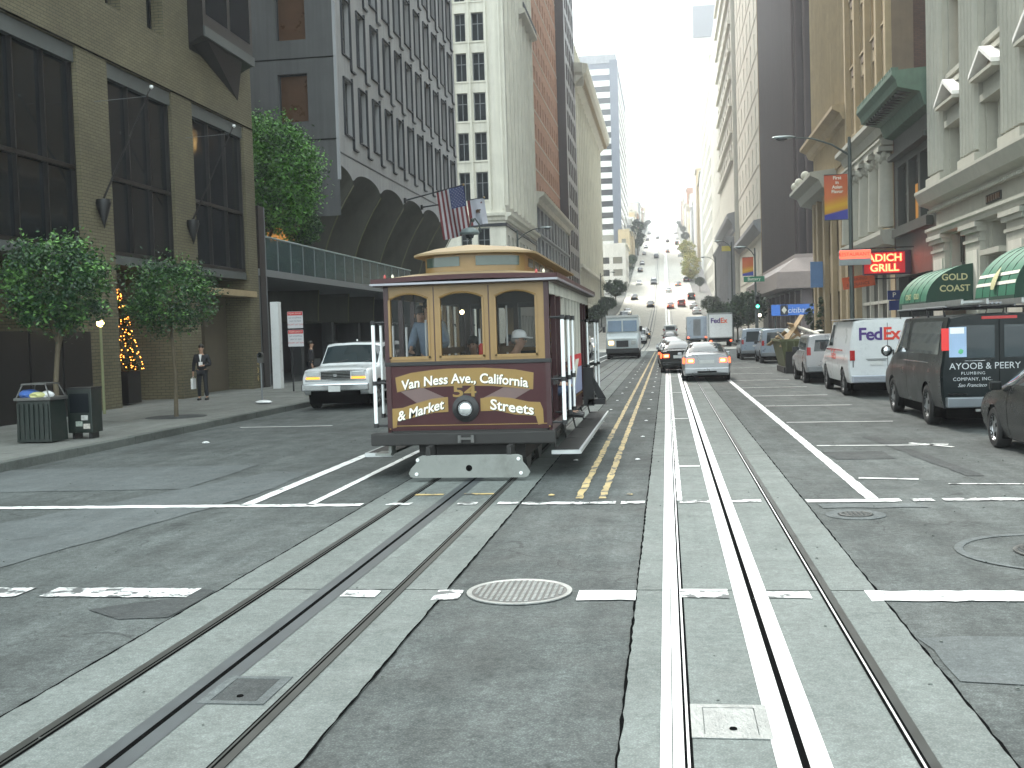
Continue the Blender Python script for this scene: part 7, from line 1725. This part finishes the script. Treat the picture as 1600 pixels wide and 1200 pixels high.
# traffic signal, street name sign
SG = mat('green_signal', (.1, .9, .6), .4, emit=(.05, 1, .55), es=3.5)
def signal(label, x, y, base=0, h=4.0, ped=True):
    t = thing('traffic_signal', label, 'traffic light', (x, y, base)); MB().tube([(0, 0, 0), (0, 0, h)], .07, 8).build('pole', M['pole_dark'], t, smooth=True)
    q = MB(); q.box(-.17, .17, -.3, -.02, h-.75, h+.35); hd = q.build('signal_head', M['black'], t, bevel=.02)
    for i, m_ in enumerate((SG, M['groove'], M['groove'])):
        q = MB(); q.lathe([(0, -.325), (.11, -.31), (.12, -.3)], (0, 0, h-.57+i*.36), 14, 'y'); q.build('lens', m_, hd, smooth=True)
        q = MB(); q.lathe([(.13, -.46), (.13, -.3)], (0, 0, h-.57+i*.36), 14, 'y', PI*-.1, PI*1.1); q.build('visor', M['black'], hd, fix=False)
    if ped: q = MB(); q.box(-.02, .34, -.26, -.02, h-1.5, h-1.12); ph = q.build('pedestrian_head', M['black'], t, bevel=.02); q = MB(); q.box(.06, .26, -.27, -.26, h-1.42, h-1.2); q.build('walk_lamp', mat('walk_lamp_white', (1, .9, .7), .5, emit=(1, .85, .6), es=3), ph)
    return t
signal('green traffic light with a lit pedestrian signal at the far corner', 7.55, 93.2, .15, 4.1)
signal('farther traffic light showing green beyond the queue of cars', 7.6, 176, gz(176), 4.3, False)
t = thing('street_name_sign', 'green street name sign on the pole at the far crossing', 'sign', (7.5, 93.6, 5.75)); q = MB(); q.box(-1.0, .72, -.03, .0, 0, .46); q.build('sign_plate', mat('green_sign', (.01, .16, .08), .5), t, bevel=.01); me = text_mesh('lettering', 'Battery', .36, M['letter_w'], .001); link('lettering', me, t, (-.14, -.034, .24))

# ================================================================== SHOP SIGNS AND AWNINGS, RIGHT
t = thing('neon_grill_sign', 'dark hanging sign with glowing red neon letters TADICH GRILL', 'neon sign', (9.4, 46.8, 3.95))
q = MB(); q.box(-1.3, .6, 0, .28, 0, .98); q.build('sign_box', mat('dark_purple_enamel', (.05, .01, .03), .4), t, bevel=.02)
neon = mat('hot_red_neon', (1, .12, .05), .4, emit=(1, .10, .04), es=2.2); halo = mat('neon_backing', (.35, .02, .03), .5, emit=(1, .02, .02), es=.06)
q = MB(); q.box(-1.26, .36, -.006, .0, .06, .92); q.build('lit_backing', halo, t)
for s2, z in (('TADICH', .68), ('GRILL', .27)): me = text_mesh('lettering', s2, .42, neon, .01, bold=.010, sx=1.06); link('lettering', me, t, (-.58 if s2[0] == 'T' else -.46, -.02, z))
q = MB(); q.tube([(.6, .14, .8), (1.0, .14, .8)], .03, 6); q.tube([(.6, .14, .2), (1.0, .14, .2)], .03, 6); q.build('sign_bracket', M['black'], t)
t = thing('red_strip_sign', 'narrow sign, red lettered band over pale grey, left of the neon grill sign', 'sign', (7.68, 46.2, 4.36))
q = MB(); q.box(-.62, .64, 0, .14, 0, .62); q.build('sign_box', mat('pale_grey_sign', (.30, .34, .35), .5), t, bevel=.01); q = MB(); q.box(-.60, .62, -.01, 0, .26, .60); q.build('red_band', mat('lit_red_band', (.7, .08, .05), .5, emit=(1, .08, .04), es=.7), t)
me = text_mesh('lettering', 'RESTAURANT', .20, mat('dark_red_ink', (.25, .01, .01), .6), .001, sx=1.0); link('lettering', me, t, (-.04, -.012, .43)); q = MB(); q.tube([(.6, .1, .66), (2.4, .1, .66)], .025, 6); q.tube([(-.5, .1, .66), (2.4, .1, .66)], .02, 6); q.build('sign_bracket', M['black'], t)
t = thing('orange_sign', 'tilted orange red sign board below the narrow strip sign', 'sign', (8.35, 49.4, 3.8))
q = MB(); q.box(-.68, .68, 0, .06, -.26, .26); s_ = q.build('board', mat('orange_red_board', (.55, .09, .02), .6, 0, .15, 3), t, rot=(0, R(-7), 0)); 
for i, s2 in enumerate(('PARKING', 'ENTRANCE')): me = text_mesh('lettering', s2, .19, mat('dark_brown_ink', (.16, .03, .02), .7), .001); link('lettering', me, s_, (-.03, -.004, .11-.22*i))
q = MB(); q.tube([(-.4, .1, .2), (-.4, .1, .8)], .02, 6); q.tube([(.5, .1, .3), (.5, .1, .8)], .02, 6); q.tube([(.68, .03, .1), (1.7, .03, .1)], .03, 6); q.build('hanger', M['black'], t)
t = thing('blue_sign', 'small dark blue double sign on the wall below the neon sign', 'sign', (9.7, 49.0, 2.5))
q = MB(); q.box(-.22, .3, 0, .08, .45, .85); q.box(-.16, .3, 0, .08, 0, .42); q.build('sign_box', mat('deep_blue_sign', (.01, .03, .16), .5), t, bevel=.01); me = text_mesh('lettering', 'P', .3, M['letter_w'], .001); link('lettering', me, t, (.05, -.006, .65))
t = thing('blue_flag_sign', 'small blue projecting sign on the far pilaster of the fluted building', 'sign', (9.2, 70, 4.3)); q = MB(); q.box(-.25, .5, 0, .08, 0, 1.6); q.build('sign_box', mat('sky_blue_sign', (.10, .22, .45), .5), t, bevel=.01)
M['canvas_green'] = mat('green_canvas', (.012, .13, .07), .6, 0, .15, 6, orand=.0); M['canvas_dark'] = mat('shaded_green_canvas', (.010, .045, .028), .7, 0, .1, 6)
def awning(name, label, y0, y1, xo, z0, z1, stripes=True):
    t = thing(name, label, 'awning', (FR, y0, z0)); D = FR-xo; H = z1-z0; L_ = y1-y0
    q = MB(); q.grid(lambda a, c: (-.02-D*math.sin(PI/2*(1-c)), L_*a, H*math.cos(PI/2*(1-c))), 12, 10); q.build('canvas', M['canvas_green'], t, smooth=True, fix=False)
    for y in (0, L_):
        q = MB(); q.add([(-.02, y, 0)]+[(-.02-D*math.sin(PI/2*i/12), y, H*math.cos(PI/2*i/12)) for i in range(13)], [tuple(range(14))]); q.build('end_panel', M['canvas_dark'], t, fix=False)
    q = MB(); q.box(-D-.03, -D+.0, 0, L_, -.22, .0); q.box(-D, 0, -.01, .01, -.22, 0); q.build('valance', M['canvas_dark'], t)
    q = MB(); q.tube([(-D, 0, -.22), (-D, L_, -.22)], .02, 6); q.build('frame_bar', M['frame_grey'], t)
    if stripes:
        for c0, c1 in ((.13, .17), (.24, .28)):
            q = MB(); q.grid(lambda a, c: (-.02-(D+.012)*math.sin(PI/2*(1-(c0+(c1-c0)*c))), L_*a, (H+.012)*math.cos(PI/2*(1-(c0+(c1-c0)*c)))), 10, 2); q.build('stripe', M['letter_w'], t, smooth=True, fix=False)
    for i in range(1, 5):
        q = MB(); q.tube([(-.02-(D+.004)*math.sin(PI/2*k/8), L_*i/5, (H+.004)*math.cos(PI/2*k/8)) for k in range(9)], .012, 5); q.build('rib', M['canvas_dark'], t)
    return t
a1 = awning('awning', 'green barrel awning with GOLD COAST in cream letters on its end panel', 36.9, 41.0, 8.35, 2.62, 3.8, False)
cream_l = mat('cream_awning_letters', (.50, .48, .26), .6)
for s2, z, sz in (('GOLD', .72, .29), ('COAST', .36, .29)): me = text_mesh('lettering', s2, sz, cream_l, .002, bold=.006); link('lettering', me, a1, (-.78, -.02, z+.02))
for i, s2 in enumerate(('GOLD', 'COAST')): me = text_mesh('lettering', s2, .26, cream_l, .002, bold=.003); link('lettering', me, a1, (-1.69+.0, 1.3+1.2*i, .18), rot=(0, 0, -PI/2))
a2 = awning('awning', 'green barrel awning with cream stripes and a crest, nearest at the right edge', 28.0, 31.4, 8.4, 2.55, 3.95, True)
q = MB(); 
q.grid(lambda a, c: (-.02-1.67*math.sin(PI/2*(1-(.08+.28*c))), 1.65+(.22*math.sin(PI*(c*.8+.2)))*(a*2-1), 1.42*math.cos(PI/2*(1-(.08+.28*c)))), 6, 8); q.build('crest', cream_l, a2, smooth=True, fix=False)
t = thing('bank_sign', 'long blue sign reading citibank on the granite base of the dark tower', 'sign', (9.6, 103.0, 2.95))
q = MB(); q.box(0, 3.95, 0, .15, 0, 1.0); q.build('sign_panel', mat('bank_blue', (.02, .11, .36), .4, emit=(.1, .3, 1), es=.08), t, bevel=.01); me = text_mesh('lettering', 'citibank', .72, M['letter_w'], .001, shear=.2); link('lettering', me, t, (2.55, -.006, .45))
q = MB(); q.add([(1.15+.24*math.cos(PI*k/2), -.006, .5+.34*math.sin(PI*k/2)) for k in range(4)], [(0, 1, 2, 3)]); q.build('star_logo', M['letter_w'], t, fix=False); q = MB(); q.box(.8, 1.5, -.005, .0, .04, .96); q.build('logo_field', M['line_dark'], t)
q = MB(); q.box(.3, .4, .05, .15, -2.95, 0); q.box(3.5, 3.6, .05, .15, -2.95, 0); q.build('sign_leg', M['pole_dark'], t)
for x, y, h_, lb in ((9.62, 70.3, 3.4, 'clipped dark evergreen column at the far end of the fluted building'), (9.75, 76.5, 3.4, 'second clipped dark evergreen column beside the first')):
    tree('columnar_shrub', lb, (x, y, .15), .3, (0, 0, h_/2+.2), (.33, .33, h_/2), .05, 70, 40, .07, FT, seed=int(y), limbs=3, cat='shrub')
t = thing('yellow_awning', 'small yellow sign board high on the right beyond the green street sign', 'sign', (8.2, 150, 12.3)); q = MB(); q.box(-.6, .7, 0, .2, 0, .7); q.build('board', mat('yellow_board', (.6, .5, .1), .6), t, bevel=.01)
banner('white vertical banner on the left far pavement by the cable car rear poles', -10.2, 118, 3.4, 7.4, .9, ()) if 0 else None
t = thing('vertical_sign', 'white vertical hanging sign above the trees behind the cable car', 'sign', (-12.4, 128, 4.6)); q = MB(); q.box(0, 1.2, 0, .15, 0, 3.4); q.build('board', mat('pale_sign_board', (.55, .57, .58), .6), t, bevel=.01)
for i in range(3): q = MB(); q.box(.2, 1.0, -.01, 0, .5+i, .9+i); q.build('sign_mark', KL2, t)

# ================================================================== THE HILL: houses both sides
random.seed(21)
hm = ['stucco_white', 'stucco_tan', 'cream_stone', 'stucco_white', 'cream_dull', 'grey_stone', 'stucco_tan', 'brick_tower']
def house(side, x, y0, y1, H, m_, label, D=14, ww=1.3, base=None):
    bz = gz(y0) if base is None else base
    t, F, En, cu_, rv = tower('hill_house', label, x, y0, y1, H+ (gz(y1)-bz)*.0, m_, 3.6, ww, 3.4, 1.8, 1.6, side=side, D=D, gm='glass_plain', base=bz, group='buildings stepping up the hill')
    q = MB(); W_ = y1-y0; q.box(-.4, W_+.3, -.5, .0, H-.1, H+.35); q.build('cornice', M['cream_dull'], t)
    return t
desc = {'stucco_white': 'white', 'stucco_tan': 'tan', 'cream_stone': 'cream', 'cream_dull': 'dull cream', 'grey_stone': 'grey', 'brick_tower': 'reddish brick'}
house(-1, -10.7, 304, 330, 13.5, 'stucco_white', 'low white building with broad dark windows at the foot of the striped tower', 8, 2.6)
plan = []
y = 350; i = 0
while y < 384: break
for side, y, xs in ((-1, 440, -13.5), (1, 352, 12), (1, 472, 12)):
    stop = 432 if (side == 1 and y == 352) else 860
    k = 0
    while y < stop-8:
        w = random.choice((14, 17, 20, 24)); w = min(w, stop-y)
        far_ = y > 600
        H = random.uniform(9, 14) if side < 0 else (random.uniform(26, 34) if y < 432 else random.uniform(15, 24))
        if side < 0 and far_: H = random.uniform(10, 20)
        m_ = hm[(k*3+(2 if side < 0 else 5)) % len(hm)]
        ordn = ['first', 'second', 'third', 'fourth', 'fifth', 'sixth', 'seventh', 'eighth', 'ninth', 'tenth', 'eleventh', 'twelfth', 'thirteenth', 'fourteenth', 'fifteenth', 'sixteenth', 'seventeenth', 'eighteenth', 'nineteenth', 'twentieth', 'twenty-first', 'twenty-second', 'twenty-third', 'twenty-fourth', 'twenty-fifth', 'twenty-sixth'][k]
        house(side, xs+random.uniform(0, 1)*(1 if side > 0 else -1), y, y+w-.3, H, m_, '%s building on the %s of the hill, %s above the %s' % (desc[m_], 'left' if side < 0 else 'right', ordn, 'striped tower' if side < 0 else ('arched window block' if stop == 432 else 'tall white tower')))
        y += w; k += 1
house(-1, -15.0, 331, 384, 9, 'stucco_tan', 'tan building with many windows tucked in front of the striped tower', 10)
# yellowish tan terraces on the left slope
for (x, y0, y1, H, lb) in ((-12.0, 386, 408, 13, 'yellowish tan block on the left slope above the low white building'), (-11.6, 410, 438, 11, 'tan block beneath the tall dark tree on the left slope')):
    house(-1, x, y0, y1, H, 'stucco_tan', lb, 4, 1.5)
random.seed(31)
for i, y in enumerate((300, 372, 405, 470, 500, 540, 575, 610, 650, 690, 730, 780)):
    sd_ = -1 if i % 2 else 1
    o = copy_tree(P0_, None, (sd_*random.uniform(9.2, 10.4)-(1.2 if sd_ < 0 else 0), y, gz(y)), y*.7, 'small dark tree lining the upper part of the hill street', 'small trees lining the hill street')
    s_ = random.uniform(.7, 1.15); o.scale = (s_*.8, s_*.8, s_)
for i, (x, y) in enumerate(((6.1, 360), (-8.2, 370), (6.2, 385), (-8.1, 400), (6.0, 430), (-8.2, 450), (6.1, 470), (-8.1, 490), (6.2, 540), (-8.2, 545), (6.1, 590), (-8.1, 610))):
    far('s', (P_white, P_black, P_silver, P_grey)[i % 4], 'small %s car parked along the upper hill street' % ('white', 'black', 'silver', 'grey')[i % 4], x, y, 0 if x > 0 else PI, '%s cars parked up the hill' % ('white', 'black', 'silver', 'grey')[i % 4])

# ================================================================== HAZE
q = MB(); q.box(-330, 330, -60, 1000, -1.2, 215); 
hz = q.mesh('haze', []); hm_ = bpy.data.materials.new('haze'); hm_.use_nodes = True; nt_ = hm_.node_tree; nt_.nodes.remove(nt_.nodes['Principled BSDF'])
pv = nt_.nodes.new('ShaderNodeVolumePrincipled'); pv.inputs['Color'].default_value = (.93, .95, 1, 1); pv.inputs['Density'].default_value = .00075; pv.inputs['Anisotropy'].default_value = .35
nt_.links.new(pv.outputs[0], nt_.nodes['Material Output'].inputs['Volume']); hz.materials.append(hm_)
tag(link('haze', hz), kind='stuff')
